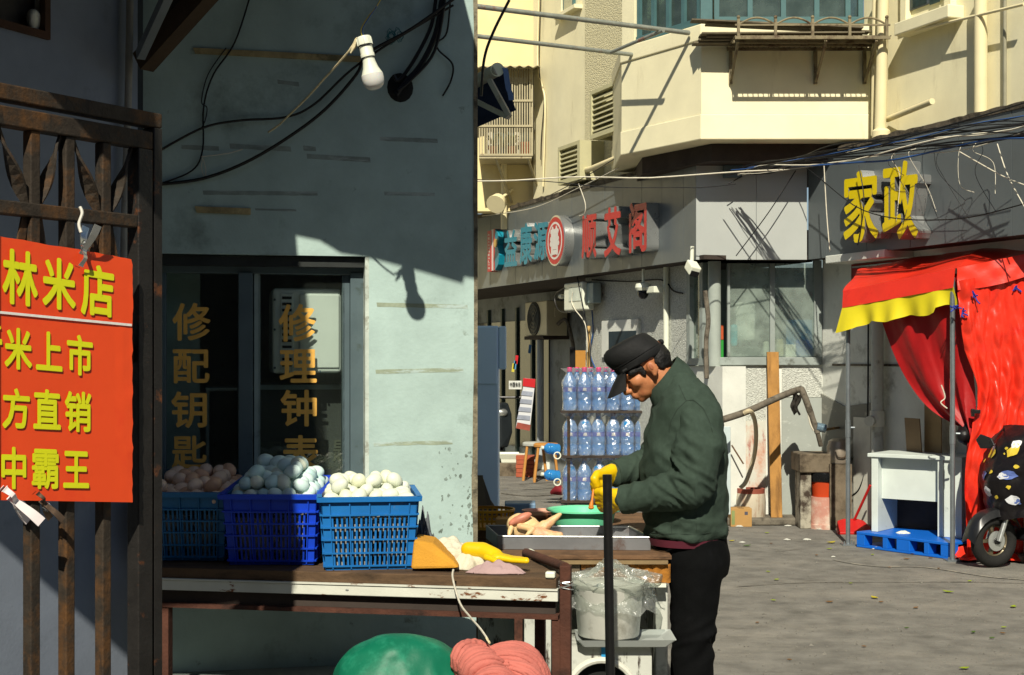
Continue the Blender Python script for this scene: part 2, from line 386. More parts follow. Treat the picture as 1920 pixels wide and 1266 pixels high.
# worn plaster edge on the corner
g = G(); pts = []
for i in range(60):
    z = .9+i*.035; w = .008+.012*max(0, nz((0, 0, z), 4))+.02*max(0, nz((0, 0, z), 1.1, 3))
    pts.append((z, w))
for i in range(59):
    (z0, w0), (z1, w1) = pts[i], pts[i+1]
    g.add([NW.pt(A1-w0, z0, .0025), NW.pt(A1+.004, z0, .0025), NW.pt(A1+.004, z1, .0025), NW.pt(A1-w1, z1, .0025)], [(0, 1, 2, 3)])
    g.add([NW.pt(A1+.004, z0, .0025), NW.pt(A1+.004, z0, -.05), NW.pt(A1+.004, z1, -.05), NW.pt(A1+.004, z1, .0025)], [(0, 1, 2, 3)])
P('worn_corner_edge', g, M('exposed_render', '#7d7662', .95, .35, 25, .5, 60, c2='#4a463a', t=.55, s2=12), shop)
mMold = M('black_mould', '#67746c', .95, .4, 25, .2, 60, c2='#8a9a94', t=.5, w=.08, s2=22)
for k in range(55):
    a_ = A1-.012-.11*rnd.random()**1.8; z_ = 1.0+.28*rnd.random()**1.5; r_ = rnd.uniform(.0015, .006)
    P('mould_spot', G().poly([NW.pt(a_+math.cos(j*.9)*r_*rnd.uniform(.5, 1.3), z_+math.sin(j*.9)*r_*rnd.uniform(.6, 1.8), .0003) for j in range(7)], NW.n*.0005), mMold, shop)
# strips of tape and battens on the wall
for (u0, v0, u1, v1, h, m) in ((362, 90, 676, 106, 11, mTape), (365, 387, 470, 391, 12, mTape)):
    g = G(); a, b, c, d = NW.hit(u0, v0), NW.hit(u1, v1), NW.hit(u1, v1+h), NW.hit(u0+4, v0+h)
    g.poly([a, b, c, d], NW.n*.006); P('wall_batten', g, m, shop)
mTr = M('tape_trace', '#8f9a86', .9, .25, 20, .1, 60, c2='#a9bcb8', t=.5, w=.04, s2=14, st=(.4, .4, 2))
mTrD = M('dark_tape_trace', '#86938d', .9, .25, 20, .1, 60, c2='#a3b0ab', t=.55, w=.05, s2=12, st=(.4, .4, 2))
for (u0, v0, u1, v1, h, m) in ((706, 568, 876, 572, 8, mTr), (704, 694, 868, 690, 8, mTr), (700, 830, 848, 826, 8, mTr),
                               (575, 289, 694, 296, 10, mTrD), (340, 272, 410, 275, 9, mTrD), (430, 270, 545, 276, 9, mTrD), (568, 274, 592, 276, 9, mTrD), (712, 257, 820, 261, 8, mTrD),
                               (380, 358, 595, 360, 8, mTrD), (720, 360, 815, 362, 7, mTrD), (478, 391, 555, 393, 4, mTrD), (520, 150, 560, 155, 8, mTrD)):
    g = G(); n_ = 14; up = []; lo = []
    for i in range(n_+1):
        t = i/n_; u = u0+(u1-u0)*t; v = v0+(v1-v0)*t; q = .5+.5*nz((u*.05, v*.05, 0), 1)
        up.append(NW.hit(u, v-h*.15*q)); lo.append(NW.hit(u+2*q, v+h*(.75+.3*q)))
    g.poly(up+lo[::-1], NW.n*.0005); P('tape_trace', g, m, shop)
# window: frame, panes, lettering
fr = G()
win = P('window', G().fb(NW, aW0, aW1, zB, zB+.05, -.1, -.03), mAlu, shop, bev=.002)
D0, D1 = -.12, -.06
def fbar(u0, v0, u1, v1, d0=D0, d1=D1, m=mAlu, nm='window_frame'):
    gg = G(); gg.fpx(NW, u0, v0, u1, v1, d0, d1); return P(nm, gg, m, win, bev=.002)
fbar(298, 492, 690, 511); fbar(447, 511, 474, 1010, -.12, -.05); fbar(657, 511, 683, 1010, -.13, -.055); fbar(296, 511, 312, 1010)
g = G(); q = NW.off(-.05); g.ob(NW.pt(aW1-.012, zB, -.14), NW.e*.012, V((0, 0, zT-zB)), NW.n*.138); P('window_jamb', g, M('flaking_jamb', '#b9c4bb', .8, .2, 9, .2, 60, c2='#75705f', t=.6, s2=12), win)
fbar(476, 511, 488, 1000, -.115, -.07, mAluL); fbar(642, 511, 656, 1000, -.115, -.07, mAlu)
g = G(); g.fb(NW, aW0, aW1, zT-.034, zT-.003, -.14, -.02); P('window_lintel', g, M('lintel_dark', '#2b2f2e', .9, .3, 9, .1), win)
for (u0, u1, dd) in ((312, 447, -.075), (488, 642, -.07)):
    g = G(); g.fpx(NW, u0-4, 508, u1+4, 1005, dd-.004, dd); P('pane', g, mGlass, win)
let = T('window_lettering', 'gold vinyl lettering down both panes of the repair shop window', 'lettering', NW.hit(450, 860, -.08))
for ch, u0, v0, u1, v1 in (('修', 323, 568, 395, 639), ('配', 324, 655, 393, 719), ('钥', 321, 734, 388, 803), ('匙', 322, 817, 388, 880),
                           ('修', 522, 570, 592, 641), ('理', 524, 655, 594, 718), ('钟', 526, 731, 594, 800), ('表', 529, 816, 598, 884)):
    g = G(); fglyph(g, NW, ch, u0, v0, u1, v1, -.0745 if u0 < 450 else -.0695, .0008, .022); P('letter', g, mGold, let)
# inside the window: a white metal appliance, shelf and board
app = T('gas_water_heater', 'white metal water heater casing with louvre slots inside the shop window', 'heater', NW.hit(590, 700, -.35))
HT = NW.off(-.105); mApp = M('white_enamel', '#d4dad4', .35, .06, 6, .02, 60)
g = G(); g.fpx(HT, 511, 540, 640, 700, -.25, 0); P('casing', g, mApp, app, bev=.012, seg=3)
g = G(); g.fpx(HT, 562, 552, 636, 690, 0, .006); P('door_panel', g, mApp, app, bev=.004)
g = G(); g.fpx(HT, 526, 550, 550, 695, 0, .005); P('louvre_panel', g, mApp, app, bev=.003)
for k in range(12):
    g = G(); g.fpx(HT, 529, 556+k*11.5, 547, 561+k*11.5, .003, .0075); P('louvre_slot', g, mDark, app, bev=.001)
for (u, v) in ((515, 562), (515, 618), (515, 690), (600, 697)):
    g = G(); g.ell(HT.hit(u, v, .002), .004); P('screw', g, mAlu, app)
ct = T('shop_counter', 'dark glass fronted counter inside the repair shop window', 'counter', NW.hit(500, 900, -.45))
CT = NW.off(-.2)
g = G(); g.fpx(CT, 478, 722, 690, 731, -.5, 0); P('counter_top', g, mAluL, ct)
g = G(); g.fpx(CT, 386, 728, 478, 733, -.4, 0); g.fpx(CT, 386, 733, 392, 1000, -.02, 0); P('counter_frame', g, mAluL, ct)
g = G(); g.fpx(CT, 478, 731, 690, 1100, -.5, -.02); P('counter_front', g, M('board_dark', '#3a3f3b', .6, .3, 5, .1), ct)
for ch, u0, v0, u1, v1 in (('配', 505, 828, 528, 862), ('钥', 588, 826, 612, 866), ('匙', 624, 824, 660, 866), ('修', 476, 826, 496, 862)):
    g = G(); fglyph(g, CT, ch, u0, v0, u1, v1, -.019, .0008, .02); P('counter_letter', g, M('faded_letters', '#8d8a5e' if ch == '匙' else '#4b4f43', .7), ct)
# ---------------- wires on the wall --------------------------------------
def wire(name, pts, r, m, label, cat='cable', group=None, n=6):
    g = G(); g.tube(spl(pts), r, n); return P(name, g, m, None, sm=True, label=label, cat=cat, group=group)
def nw(u, v, d=.012): return NW.hit(u, v, d)
GW = 'loose cables on the repair shop wall'
wire('cable', [nw(298, 346), nw(380, 335), nw(460, 305, .03), nw(540, 258, .03), nw(610, 205, .03), nw(668, 140, .03), nw(690, 100, .04), nw(770, 55, .04), nw(862, -10, .04)], .0055, mCable, 'thick black cable sweeping up the wall past the light bulb', group=GW)
wire('cable', [nw(300, 282), nw(380, 240, .02), nw(450, 226, .02), nw(535, 220, .02), nw(590, 195, .02), nw(660, 130, .03), nw(745, 72, .03), nw(850, 10, .03)], .004, mCable, 'thinner black cable bowing above the thick one', group=GW)
wire('cable', [nw(470, -10), nw(440, 80), nw(400, 140), nw(382, 200), nw(380, 280), nw(360, 320), nw(300, 345)], .0028, mCable, 'thin black wire hanging from the awning down to the gate post', group=GW)
wire('cable', [nw(424, 90), nw(390, 140), nw(378, 190), nw(388, 202), nw(385, 225), nw(378, 240)], .002, mCable, 'very thin black wire twisted round the hanging one', group=GW)
wire('cable', [nw(845, -10), nw(838, 60), nw(820, 80), nw(823, 95), nw(848, 120), nw(846, 150), nw(830, 180)], .003, mCable, 'curly black wire end beside the worn wall corner', group=GW)
for k, (pts, r) in enumerate((([(830, -10), (818, 60), (790, 120), (755, 160), (742, 178)], .009), ([(818, -10), (808, 50), (775, 115), (748, 150), (738, 140)], .006), ([(836, -10), (815, 95), (770, 150), (745, 170)], .005))):
    wire('cable', [nw(u, v, .02+.006*k) for u, v in pts], r, mCable, 'one of the black cables bunched into a hole in the wall', group='cables entering the wall hole')
g = G(); g.ell(nw(750, 165, -.004), (.045, .05, .012), Matrix((NW.e, V((0, 0, 1)), NW.n)).transposed()); P('wall_hole', g, mDark, shop)
g = G()
for k in range(9):
    c = nw(740+rnd.uniform(-10, 10), 68+rnd.uniform(-5, 5), .03); pp = []
    for i in range(10):
        a = i/10*6.283; pp.append(c+NW.e*math.cos(a)*.012*rnd.uniform(.7, 1.4)+V((0, 0, math.sin(a)*.018*rnd.uniform(.6, 1.3))))
    g.tube(pp, .0012, 5, closed=True)
P('wire_knot', g, M('teal_wire', '#2f6f70', .5), None, label='tangle of thin teal wire tied round the cables', cat='wire')
wire('thread', [nw(378, 294), nw(410, 290), nw(430, 287), nw(455, 280)], .0018, mWhiteC, 'short knotted thread on the teal wall', 'thread')
wire('thread', [nw(380, 296), nw(378, 315), nw(384, 334), nw(386, 318), nw(381, 298)], .0012, mWhiteC, 'thread loop hanging under the knotted thread', 'thread')
# ---------------- light bulb ---------------------------------------------
bd = 3.866; bt = px(681, 68, bd); bb = px(704, 168, bd); ax = (bb-bt).normalized(); bl_ = (bb-bt).length
Rb = ax.to_track_quat('Z', 'Y').to_matrix()
bulb = T('light_bulb', 'white LED bulb in a white socket hanging by its wires', 'light bulb', bt)
mSock = M('white_plastic', '#d8dccb', .35, .05, 10, 0, sp=.5); k = bl_/.155
prof = lambda pr: [(r*k, z*k) for r, z in pr]
g = G(); g.lathe(prof([(.008, 0), (.019, .002), (.021, .006), (.021, .026), (.019, .028), (.0185, .05), (.02, .052), (.02, .062), (.017, .064)]), bt, 24, Rb); P('socket', g, mSock, bulb, sm=True)
g = G(); g.lathe(prof([(.0215, .028), (.0215, .031), (.02, .031)]), bt, 24, Rb, False, False); g.lathe(prof([(.0205, .062), (.0205, .0645), (.018, .0645)]), bt, 24, Rb, False, False); P('seal_ring', g, mBlack, bulb, sm=True)
for j in range(10):
    a = j*.628; g = G(); g.tube([bt+Rb@V((.0212*k*math.cos(a), .0212*k*math.sin(a), .006*k)), bt+Rb@V((.0212*k*math.cos(a), .0212*k*math.sin(a), .026*k))], .0016*k, 5); P('grip_rib', g, mSock, bulb)
g = G(); g.lathe(prof([(.0175, .064), (.0182, .075), (.022, .092), (.028, .106), (.0312, .113)]), bt, 28, Rb, capt=False); P('bulb_body', g, mSock, bulb, sm=True)
g = G(); g.lathe(prof([(.0312, .113), (.0318, .122), (.0305, .134), (.026, .145), (.018, .152), (.008, .155), (.001, .1555)]), bt, 28, Rb, capb=False); P('diffuser', g, M('bulb_diffuser', '#cfcfca', .22, .02, 5, 0, sp=.6, sss=.3), bulb, sm=True)
for k2, (m, o) in enumerate(((M('yellow_wire', '#c9b24a', .5), 0), (M('blue_wire', '#3b5f9a', .5), .004))):
    g = G(); g.tube(spl([bt+V((o, 0, -.004)), px(677, 55, bd)+V((o, 0, 0)), px(690, 32, bd)+V((o, 0, 0)), px(706, 12, bd), px(722, -20, bd), px(730, -60, bd-.1), px(742, -190, bd-.25)]), .0016, 6); P('lead_wire', g, m, bulb, sm=True)
g = G(); pp = [px(668, 72, bd), px(655, 95, bd+.01), px(585, 168, bd+.16), px(503, 248, bd+.42)]
g.tube(wob(pp[0], pp[1], 4, 0, .003)+wob(pp[1], pp[3], 14, .01, .006, 2)[1:], .0028, 6); g.tube([bt+V((0, 0, -.008)), px(668, 72, bd)], .003, 6); g.tube([px(668, 75, bd), px(664, 88, bd), px(657, 100, bd)], [.005, .006, .002], 6)
P('guy_string', g, M('twine', '#cbbf9a', .9, .3, 60, .2, 200), bulb, sm=True)
# ---------------- awning over the wall (casts the shade) -----------------
aw = T('awning', 'dark sheet metal awning over the repair shop wall', 'awning', NW.pt(-.3, 3.2))
mAw = M('awning_sheet', '#3a3a3a', .7, .2, 6, .1)
def up(p, dd): t = (p.y-dd); return p-SUN/SUN.y*t       # move a shadow point back along the sun to depth dd
e = [up(NW.hit(u, v), 3.35) for u, v in ((540, 440), (600, 452), (640, 476), (700, 486), (790, 510), (868, 533), (871, 520), (905, 526), (1010, 552))]
w_ = [NW.pt((p-NW.o).dot(NW.e), 3.3, .01) for p in e]; w_[0] = NW.pt(-1, 3.3, .01)
g = G()
for i in range(len(e)-1):
    g.poly([e[i], e[i+1], w_[i+1], w_[i]], (0, 0, .012))
P('sheet', g, mAw, aw)
xe = -.80
g = G(); g.ob((-2.2, 2.2, 2.545), (xe+2.2, 0, 0), (0, 2.1, .86), (0, -.005, .014)); P('low_sheet', g, mAw, aw)
g = G(); g.ob((-2.2, 2.2, 2.52), (xe+2.2, 0, 0), (0, .03, 0), (0, 0, .06)); P('edge_rail', g, mAw, aw)
mSt = M('steel_strut', '#7d8488', .5, .15, 9, .05, metal=.3)
g = G(); g.bar(px(263, 104, 4.12), px(318, -16, 3.9), .024, .03); P('strut', g, mSt, aw)
g = G(); g.bar(px(268, 118, 4.2), px(392, -20, 4.05), .05, .06); P('rafter', g, M('rafter_wood', '#453728', .9, .3, 9, .2), aw)
g = G(); g.poly([px(262, 100, 4.24), px(300, 120, 4.24), px(400, -30, 4.18), px(320, -30, 4.18)], (0, .012, .004)); P('soffit_board', g, M('soffit_dark', '#26231f', .9, .3, 9, .1), aw)
# ---------------- side wall behind the gate ------------------------------
sw = T('side_wall', 'blue-grey plaster wall behind the rusty gate', 'wall', LW.pt(-.3, 0))
aE = LW.a(258); aO = LW.a(89)
g = G(); zo = LW.z(89, 62)
g.fb(LW, -2.2, aE, 0, zo, -.2, 0); g.fb(LW, aO, aE, zo, 4.2, -.2, 0); g.fb(LW, -2.2, aO, zo+.6, 4.2, -.2, 0); P('wall_body', g, mGreyPl, sw)
g = G(); g.fb(LW, -2.2, aO, zo, zo+.6, -.2, -.05); P('recess_panel', g, M('recess_brown', '#4a4640', .9, .4, 8, .2), sw)  # dark brown mottled panel set back in the wall opening
g = G(); g.fb(LW, aO-.02, aO, zo-.02, zo+.62, -.01, .012); g.fb(LW, -2.2, aO-.02, zo-.02, zo, -.01, .012); P('recess_trim', g, M('rust_trim', '#4b3427', .9, .3, 12, .2), sw)
g = G(); g.ell(LW.hit(62, 38, -.02), (.02, .03, .03)).jit(.008, 30); g.fpx(LW, 75, -5, 84, 20, -.04, -.02); P('plaster_lump', g, mWhitePt, sw)
wire('drain_pipe', [LW.hit(244, -20, .03), LW.hit(240, 200, .03), LW.hit(233, 430, .03), LW.hit(232, 560, .03)], .011, mPipe, 'thin stained pipe up the blue-grey wall behind the gate', 'pipe', n=10)
g = G(); g.fb(LW, aE+.001, aE+.05, 0, 4.2, -.4, -.02); P('dark_corner_strip', g, M('corner_dark', '#30363a', .9, .2, 6, .1), sw)  # full-height dark strip where the side wall meets the shop wall
# low concrete ledge at the foot of the shop wall
g = G(); g.fb(NW, aC, A1-.1, 0, .60, .003, .13); P('concrete_ledge', g, M('ledge', '#77807c', .95, .25, 6, .3), shop, bev=.01)
# ---------------- gate ---------------------------------------------------
gate = T('iron_gate', 'rusty lattice iron gate leaf holding the orange rice shop board', 'gate', GT.pt(-.3, 0))
aG = GT.a(305); zt = GT.z(305, 214)
def gbar(a0, a1, z0, z1, d0, d1, nm, m=mRust, par=None):
    g = G(); g.fb(GT, a0, a1, z0, z1, d0, d1); return P(nm, g, m, par or gate, bev=.0025)
LA = -1.35
frame = gbar(LA, aG-.001, zt-.03, zt, -.035, .0, 'top_rail')
gbar(aG-.024, aG, .03, zt-.0305, -.035, .0, 'hinge_post', mRustD)
zl = zt-.042
lst = GT.off(0)
gbar(LA, aG-.031, zl-.036, zl, -.03, .004, 'leaf_top_rail')
gbar(aG-.07, aG-.031, .06, zl-.0365, -.03, .004, 'leaf_stile', mRustD)
zr = GT.z(266, 404)
gbar(LA, aG-.0705, zr-.026, zr, -.026, .002, 'lattice_rail')
gbar(LA, aG-.0705, .55, .585, -.026, .002, 'bottom_rail', mRustD)
bars = [GT.a(u) for u in (209, 141, 76)]
st = bars[1]-bars[0]
while bars[-1] > LA+.06: bars.append(bars[-1]+st)
for i, a in enumerate(bars):
    gbar(a-.022, a, .03, zl-.0365, -.024, .0, 'upright_bar', mRust if i < 9 else mRustD)
ends = [aG-.07]+bars
for i in range(len(bars)):
    a0, a1 = ends[i+1], ends[i]-.022*(i > 0)
    z0, z1 = zr, zl-.037; g = G()
    p, q = (GT.pt(a1-.004, z1, -.012), GT.pt(a0+.004, z0, -.012)) if i % 2 == 0 else (GT.pt(a0+.004, z1, -.012), GT.pt(a1-.004, z0, -.012))
    n_ = 8                                             # flat bar twisted along its length
    pts = [p.lerp(q, k/n_) for k in range(n_+1)]; t = (q-p).normalized(); vs_ = []
    for k, c in enumerate(pts):
        an = .5+1.9*k/n_; w = .006+.012*math.sin(math.pi*k/n_)
        s_ = t.cross(GT.n).normalized(); dv = s_*math.cos(an)+GT.n*math.sin(an); ev = t.cross(dv)*.0025
        vs_.append([c+dv*w+ev, c-dv*w+ev, c-dv*w-ev, c+dv*w-ev])
    g.loft(vs_); P('lattice_bar', g, mRust, gate)
    # second row of lattice below the middle rail
    z0, z1 = zr-.30, zr-.026; g = G()
    p, q = (GT.pt(a0+.004, z1, -.012), GT.pt(a1-.004, z0, -.012)) if i % 2 == 0 else (GT.pt(a1-.004, z1, -.012), GT.pt(a0+.004, z0, -.012))
    g.bar(p, q, .016, .005, GT.n); P('lattice_bar', g, mRust, gate)
# ---------------- orange board -------------------------------------------
bo = T('shop_board', 'orange cardboard rice shop board with yellow lettering clipped to the gate', 'sign', SG.hit(180, 942))
tl, tr, br, bl2 = SG.hit(0, 443), SG.hit(248, 486), SG.hit(248, 942), SG.hit(0, 938)
exl = (tr-tl); lf = 1.15
TL, BL = tl-exl*lf, bl2-(br-bl2)*lf
def brd(s_, t_):
    p = (TL.lerp(tr, s_)).lerp(BL.lerp(br, s_), t_)
    w = .001*nz(p, 6)+(.002*abs(nz(p, 30)) if s_ > .95 else 0)
    if s_ > .999: p = p+exl.normalized()*.004*nz(p, 60)
    if t_ < .001: p = p+V((0, 0, .003*nz(p, 40, 2)))
    return p+SG.n*w
g = G(); g.sheet(brd, 70, 40, -.003)
P('board', g, M('orange_board', '#e04a1c', .45, .05, 3, .05, 30, c2='#d8371a', t=.62, w=.12, s2=5, c3='#f0c3a0', t3=.735, s3=22, w3=.015, st3=(1.5, 1.5, .3), sp=.5), bo, sm=True)
mYel = M('yellow_letters', '#d3d619', .5, .04, 10, 0)
rows = [(.17, [('林', 4, 469, 71, 574), ('米', 79, 484, 142, 582), ('店', 151, 497, 214, 595)]),
        (.11, [('新', -52, 603, 4, 690), ('米', 8, 615, 60, 694), ('上', 67, 622, 117, 696), ('市', 125, 628, 174, 705)]),
        (.07, [('方', 4, 728, 56, 805), ('直', 62, 730, 114, 806), ('销', 121, 734, 171, 811)]),
        (.04, [('中', 2, 838, 49, 918), ('霸', 59, 842, 110, 918), ('王', 118, 846, 167, 916)])]
for sl_, r in rows:
    for ch, u0, v0, u1, v1 in r:
        g = G(); fglyph(g, SG, ch, u0, v0, u1, v1, .0012, .0008, .03, sl_); P('letter', g, mYel, bo)
g = G(); q = SG.off(.0022); g.poly([q.hit(-220, 562), q.hit(247, 607.5), q.hit(247, 612), q.hit(-220, 567)], SG.n*.0005); P('white_rule', g, M('white_print', '#dcdcd6', .5, .03), bo)
# spring clips
mChr = M('clip_chrome', '#b9bcbd', .22, .1, 30, 0, metal=.9)
mWhPl = M('clip_white', '#d9d0cf', .35, .06, 20, 0)
def clip(name, label, top, bot, w, m, flip=1):
    a, b = V(top), V(bot); t = (b-a); n = SG.n; x = t.cross(n).normalized()
    r = T(name, label, 'clip', a); 
    for s_, nm in ((1, 'front_jaw'), (-1, 'back_jaw')):
        path = [a+n*.02*s_, a+t*.25+n*.016*s_, a+t*.5+n*.006*s_, a+t*.62+n*.003*s_, a+t*.8+n*.014*s_, a+t*.95+n*.008*s_, b+n*(.0075*s_ if s_ > 0 else -.004)]
        path = spl(path, 4); rings = []
        for i, p in enumerate(path):
            ww = w*(.75+.25*math.cos(i/len(path)*5)); rings.append([p+x*ww/2+n*.001, p-x*ww/2+n*.001, p-x*ww/2-n*.001, p+x*ww/2-n*.001])
        P(nm, G().loft(rings), m, r, sm=True, ang=30)
    g = G(); c = a+t*.45; pp = []
    for i in range(40): q = i*.7; pp.append(c+x*(i/40-.5)*w*1.1+(n*math.cos(q)+t.normalized()*math.sin(q))*.006)
    g.tube(pp, .001, 5); P('spring', g, mChr, r, sm=True)
    return r
clip('spring_clip', 'shiny steel spring clip at the top of the orange board', SG.hit(172, 424, .012), SG.hit(147, 500, .004), .016, mChr)
wire('cord', [SG.hit(150, 388, .0), SG.hit(154, 400, .005), SG.hit(148, 420, .005), SG.hit(152, 436, .01)], .003, M('white_cord', '#cfcdc2', .8), 'short white cord tied to the gate above the clip', 'cord')
clip('spring_clip', 'white plastic clip under the orange board', SG.hit(66, 978, .02), SG.hit(4, 916, .006), .02, mWhPl)
clip('spring_clip', 'dark rusty clip under the orange board', SG.hit(106, 974, .012), SG.hit(66, 924, .004), .013, M('clip_rust', '#5d4c3d', .4, .3, 40, .1, metal=.7))
# ---------------- the other side of the street, behind the viewer --------
mOpp = M('opposite_render', '#5d564c', .95, .2, 2, .1)
ob_ = T('opposite_house', 'plain low house row across the street behind the viewer', 'building', (0, -9, 0))
P('wall', G().box((0, -12, 3.6), (40, 6, 7.2)), mOpp, ob_); P('roof', G().box((0, -12, 7.4), (41, 6.6, .3)), mOpp, ob_)
oc_ = T('neighbour_house', 'plain house to the left of the gate', 'building', (-8, 2, 0))
P('wall', G().box((-8.5, 1, 3.5), (6, 16, 7)), mOpp, oc_); P('roof', G().box((-8.5, 1, 7.15), (6.5, 16.5, .28)), mOpp, oc_)
# ---------------- far apartment building ---------------------------------
mCream = M('cream_render', '#e6dfba', .9, .07, 3, .12, 80, c2='#c6bd98', t=.68, w=.1, s2=2, st=(2, 2, .5))
mPeb = M('pebble_dash', '#d2cba6', .95, .25, 60, .2, peb=75)
mPebW = M('white_pebble_dash', '#b9bcb4', .95, .3, 45, .2, peb=85)
mWhiteW = M('dirty_white_wall', '#d3d6ce', .9, .1, 4, .2, 60, c2='#85857a', t=.64, w=.09, s2=2.5, c3='#4c473c', t3=.72, s3=9, w3=.03)
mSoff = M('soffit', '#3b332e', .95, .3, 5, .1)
mTeal = M('teal_frame', '#47686a', .45, .12, 9, .03)
mPanel = M('grey_panel', '#596062', .42, .08, 2.5, .02, 30, c2='#474d4f', t=.7, w=.1, s2=4, st=(3, 3, .4), sp=.5)
mPanelL = M('light_grey_panel', '#a3a8a5', .45, .06, 2, .02, 30, sp=.5)
mPVC = M('cream_pipe', '#ddd2a8', .5, .06, 5, .03)
bld = T('apartment_building', 'cream apartment block with projecting bay above the grey shop signs', 'building', (3, 14, 0))
ZB, ZF = 2.479, 3.434                                   # underside and top of the sign fascia
def part(nm, g, m, par=bld, **k): return P(nm, g, m, par, **k)
# upper left wall, pebble strip, recess
a_c = UL.a(1000); a_p = UL.a(1097); TOP = 9
g = G(); g.fb(UL, a_c, a_p, ZF-.1, TOP, -.3, 0); part('upper_wall', g, mCream)
g = G(); g.fb(UL, a_p, -.35, ZF-.1, TOP, -.3, .004); part('pebble_dash_strip', g, mPeb)
rec = UL.pt(a_c, 0, -.3); RC = Fc((rec.x, rec.y+.02), (1, 0))
g = G(); g.fb(RC, -3, .0, ZF-.03, TOP, -.3, 0); g.fb(RC, -3, -2.7, ZF-.03, TOP, -7, -.3); part('recess_wall', g, M('warm_cream', '#e0d09c', .9, .08, 3, .1))
# bay
bd_ = 12.75; zb = HC+(HZ-262)/F*bd_; zp = px(1315, 45, bd_).z
b0 = px(1315, 262, bd_); b1 = px(1632, 262, bd_)
bl0 = V((1.06, 13.75, 0)); BL_ = Fc((b0.x, bd_), ((b0.x-bl0.x), (bd_-bl0.y))); BF = Fc((b0.x, bd_), (1, 0))
LBL = (V((b0.x, bd_, 0))-bl0).length; WB = b1.x-b0.x
def prism(z0, z1, ins=0):
    n1, n2 = BL_.n, BF.n
    pts = [bl0-n1*ins, V((b0.x, bd_, 0))-(n1+n2)*ins*.6, V((b1.x, bd_, 0))-n2*ins, V((b1.x, 15, 0)), V((bl0.x, 15, 0))-n1*ins]
    return G().poly([p+V((0, 0, z0)) for p in pts], (0, 0, z1-z0))
zl2 = px(1315, 214, bd_).z
part('bay_apron', prism(zb, zl2, -.012), mCream, bev=.01)
part('bay_parapet', prism(zl2+.002, zp-.15, 0), mCream)
part('bay_sill', prism(zp-.148, zp, -.015), mCream, bev=.01)
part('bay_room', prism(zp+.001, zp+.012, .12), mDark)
part('bay_upper', prism(zp+1.9, TOP, 0), mCream)
# bay windows
wbay = P('bay_window', G().fb(BF, .12, WB-.05, zp+.013, zp+.07, -.1, -.02), mTeal, bld)
for a in (.12, .42, .72, 1.02, 1.3, WB-.10):
    P('mullion', G().fb(BF, a, a+.045, zp+.07, zp+1.6, -.09, -.03), mTeal, wbay)
for a0, a1 in ((.165, .42), (.465, .72), (.765, 1.02), (1.065, 1.3), (1.345, WB-.10)):
    P('pane', G().fb(BF, a0, a1, zp+.07, zp+1.6, -.065, -.06), MG('bay_glass', '#9db5ad', .25, '#9db0a8'), wbay)
P('curtain', G().fb(BF, .15, WB-.15, zp+.02, zp+1.7, -.4, -.37), M('grey_curtain', '#7d8f8c', .9, .3, 9, .2), wbay)
wl = P('bay_side_window', G().fb(BL_, -LBL+.2, -.06, zp+.013, zp+.07, -.1, -.02), mTeal, bld)
for k in range(5): P('mullion', G().fb(BL_, -LBL+.2+k*(LBL-.3)/4, -LBL+.245+k*(LBL-.3)/4, zp+.07, zp+1.6, -.09, -.03), mTeal, wl)
for k in range(4): P('pane', G().fb(BL_, -LBL+.246+k*(LBL-.3)/4, -LBL+.2+(k+1)*(LBL-.3)/4, zp+.07, zp+1.6, -.065, -.06), MATS['bay_glass'], wl)
P('curtain', G().fb(BL_, -LBL+.2, -.2, zp+.02, zp+1.7, -.4, -.37), MATS['grey_curtain'], wl)
part('bay_corner_post', G().fb(BF, -.005, .1, zp+.001, zp+1.9, -.1, -.005), mTeal)
part('bay_side_post', G().fb(BL_, -LBL, -LBL+.19, zp+.001, zp+1.9, -.15, -.005), mCream)
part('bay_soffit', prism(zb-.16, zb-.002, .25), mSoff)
# upper right wall
a_r = UR.a(1632)
g = G(); g.fb(UR, a_r-.1, 9, ZF-.1, TOP, -.3, 0); part('upper_wall', g, mCream)
wr = P('corner_window', G().fpx(UR, 1700, -120, 1768, 22, .0, .02), M('slate_frame', '#4a5256', .5), bld)
P('pane', G().fpx(UR, 1708, -120, 1737, 16, .02, .024), MG('upper_glass', '#6f8a86', .3, '#7d938f'), wr); P('pane', G().fpx(UR, 1743, -120, 1762, 10, .02, .024), MATS['upper_glass'], wr)
P('window_sill', G().fpx(UR, 1676, 44, 1778, 68, .0, .16), mCream, wr, bev=.01); P('window_reveal', G().fpx(UR, 1688, -120, 1698, 42, 0, .06), mCream, wr); P('window_reveal', G().fpx(UR, 1770, -120, 1782, 24, 0, .06), mCream, wr)
# lower walls
mStep = M('dirty_step', '#6d675b', .95, .3, 6, .4, 50, c2='#3a362e', t=.55, s2=5)
aw0 = W0.a(1098)
part('pebble_wall', G().fb(W0, aw0, W0.a(1290), 0, ZB+.2, -.25, 0), mPebW)
part('corner_pier_wall', G().fb(W0, W0.a(1290)+.001, .02, 0, 1.48, -.25, 0), mWhiteW)
zs = W1.z(1440, 683)
part('window_wall', G().fb(W1, .02, W1.a(1542), 0, zs, -.25, 0), mWhiteW)
part('rough_render_band', G().fpx(W1, 1372, 690, 1436, 790, 0, .006), mPebW)
part('rough_render_band', G().fpx(W1, 1466, 690, 1541, 745, 0, .006), mPebW)
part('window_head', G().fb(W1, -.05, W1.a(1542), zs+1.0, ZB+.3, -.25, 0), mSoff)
part('side_street_wall', G().fb(W2, W2.a(1542), 6, 0, ZB+.3, -.25, 0), mWhiteW)
part('white_frame', G().fpx(W0, 1128, 602, 1197, 670, 0, .03), mWhiteW)
part('small_opening', G().fpx(W0, 1141, 622, 1192, 668, .028, .034), M('opening_dark', '#22323a', .8, .2))
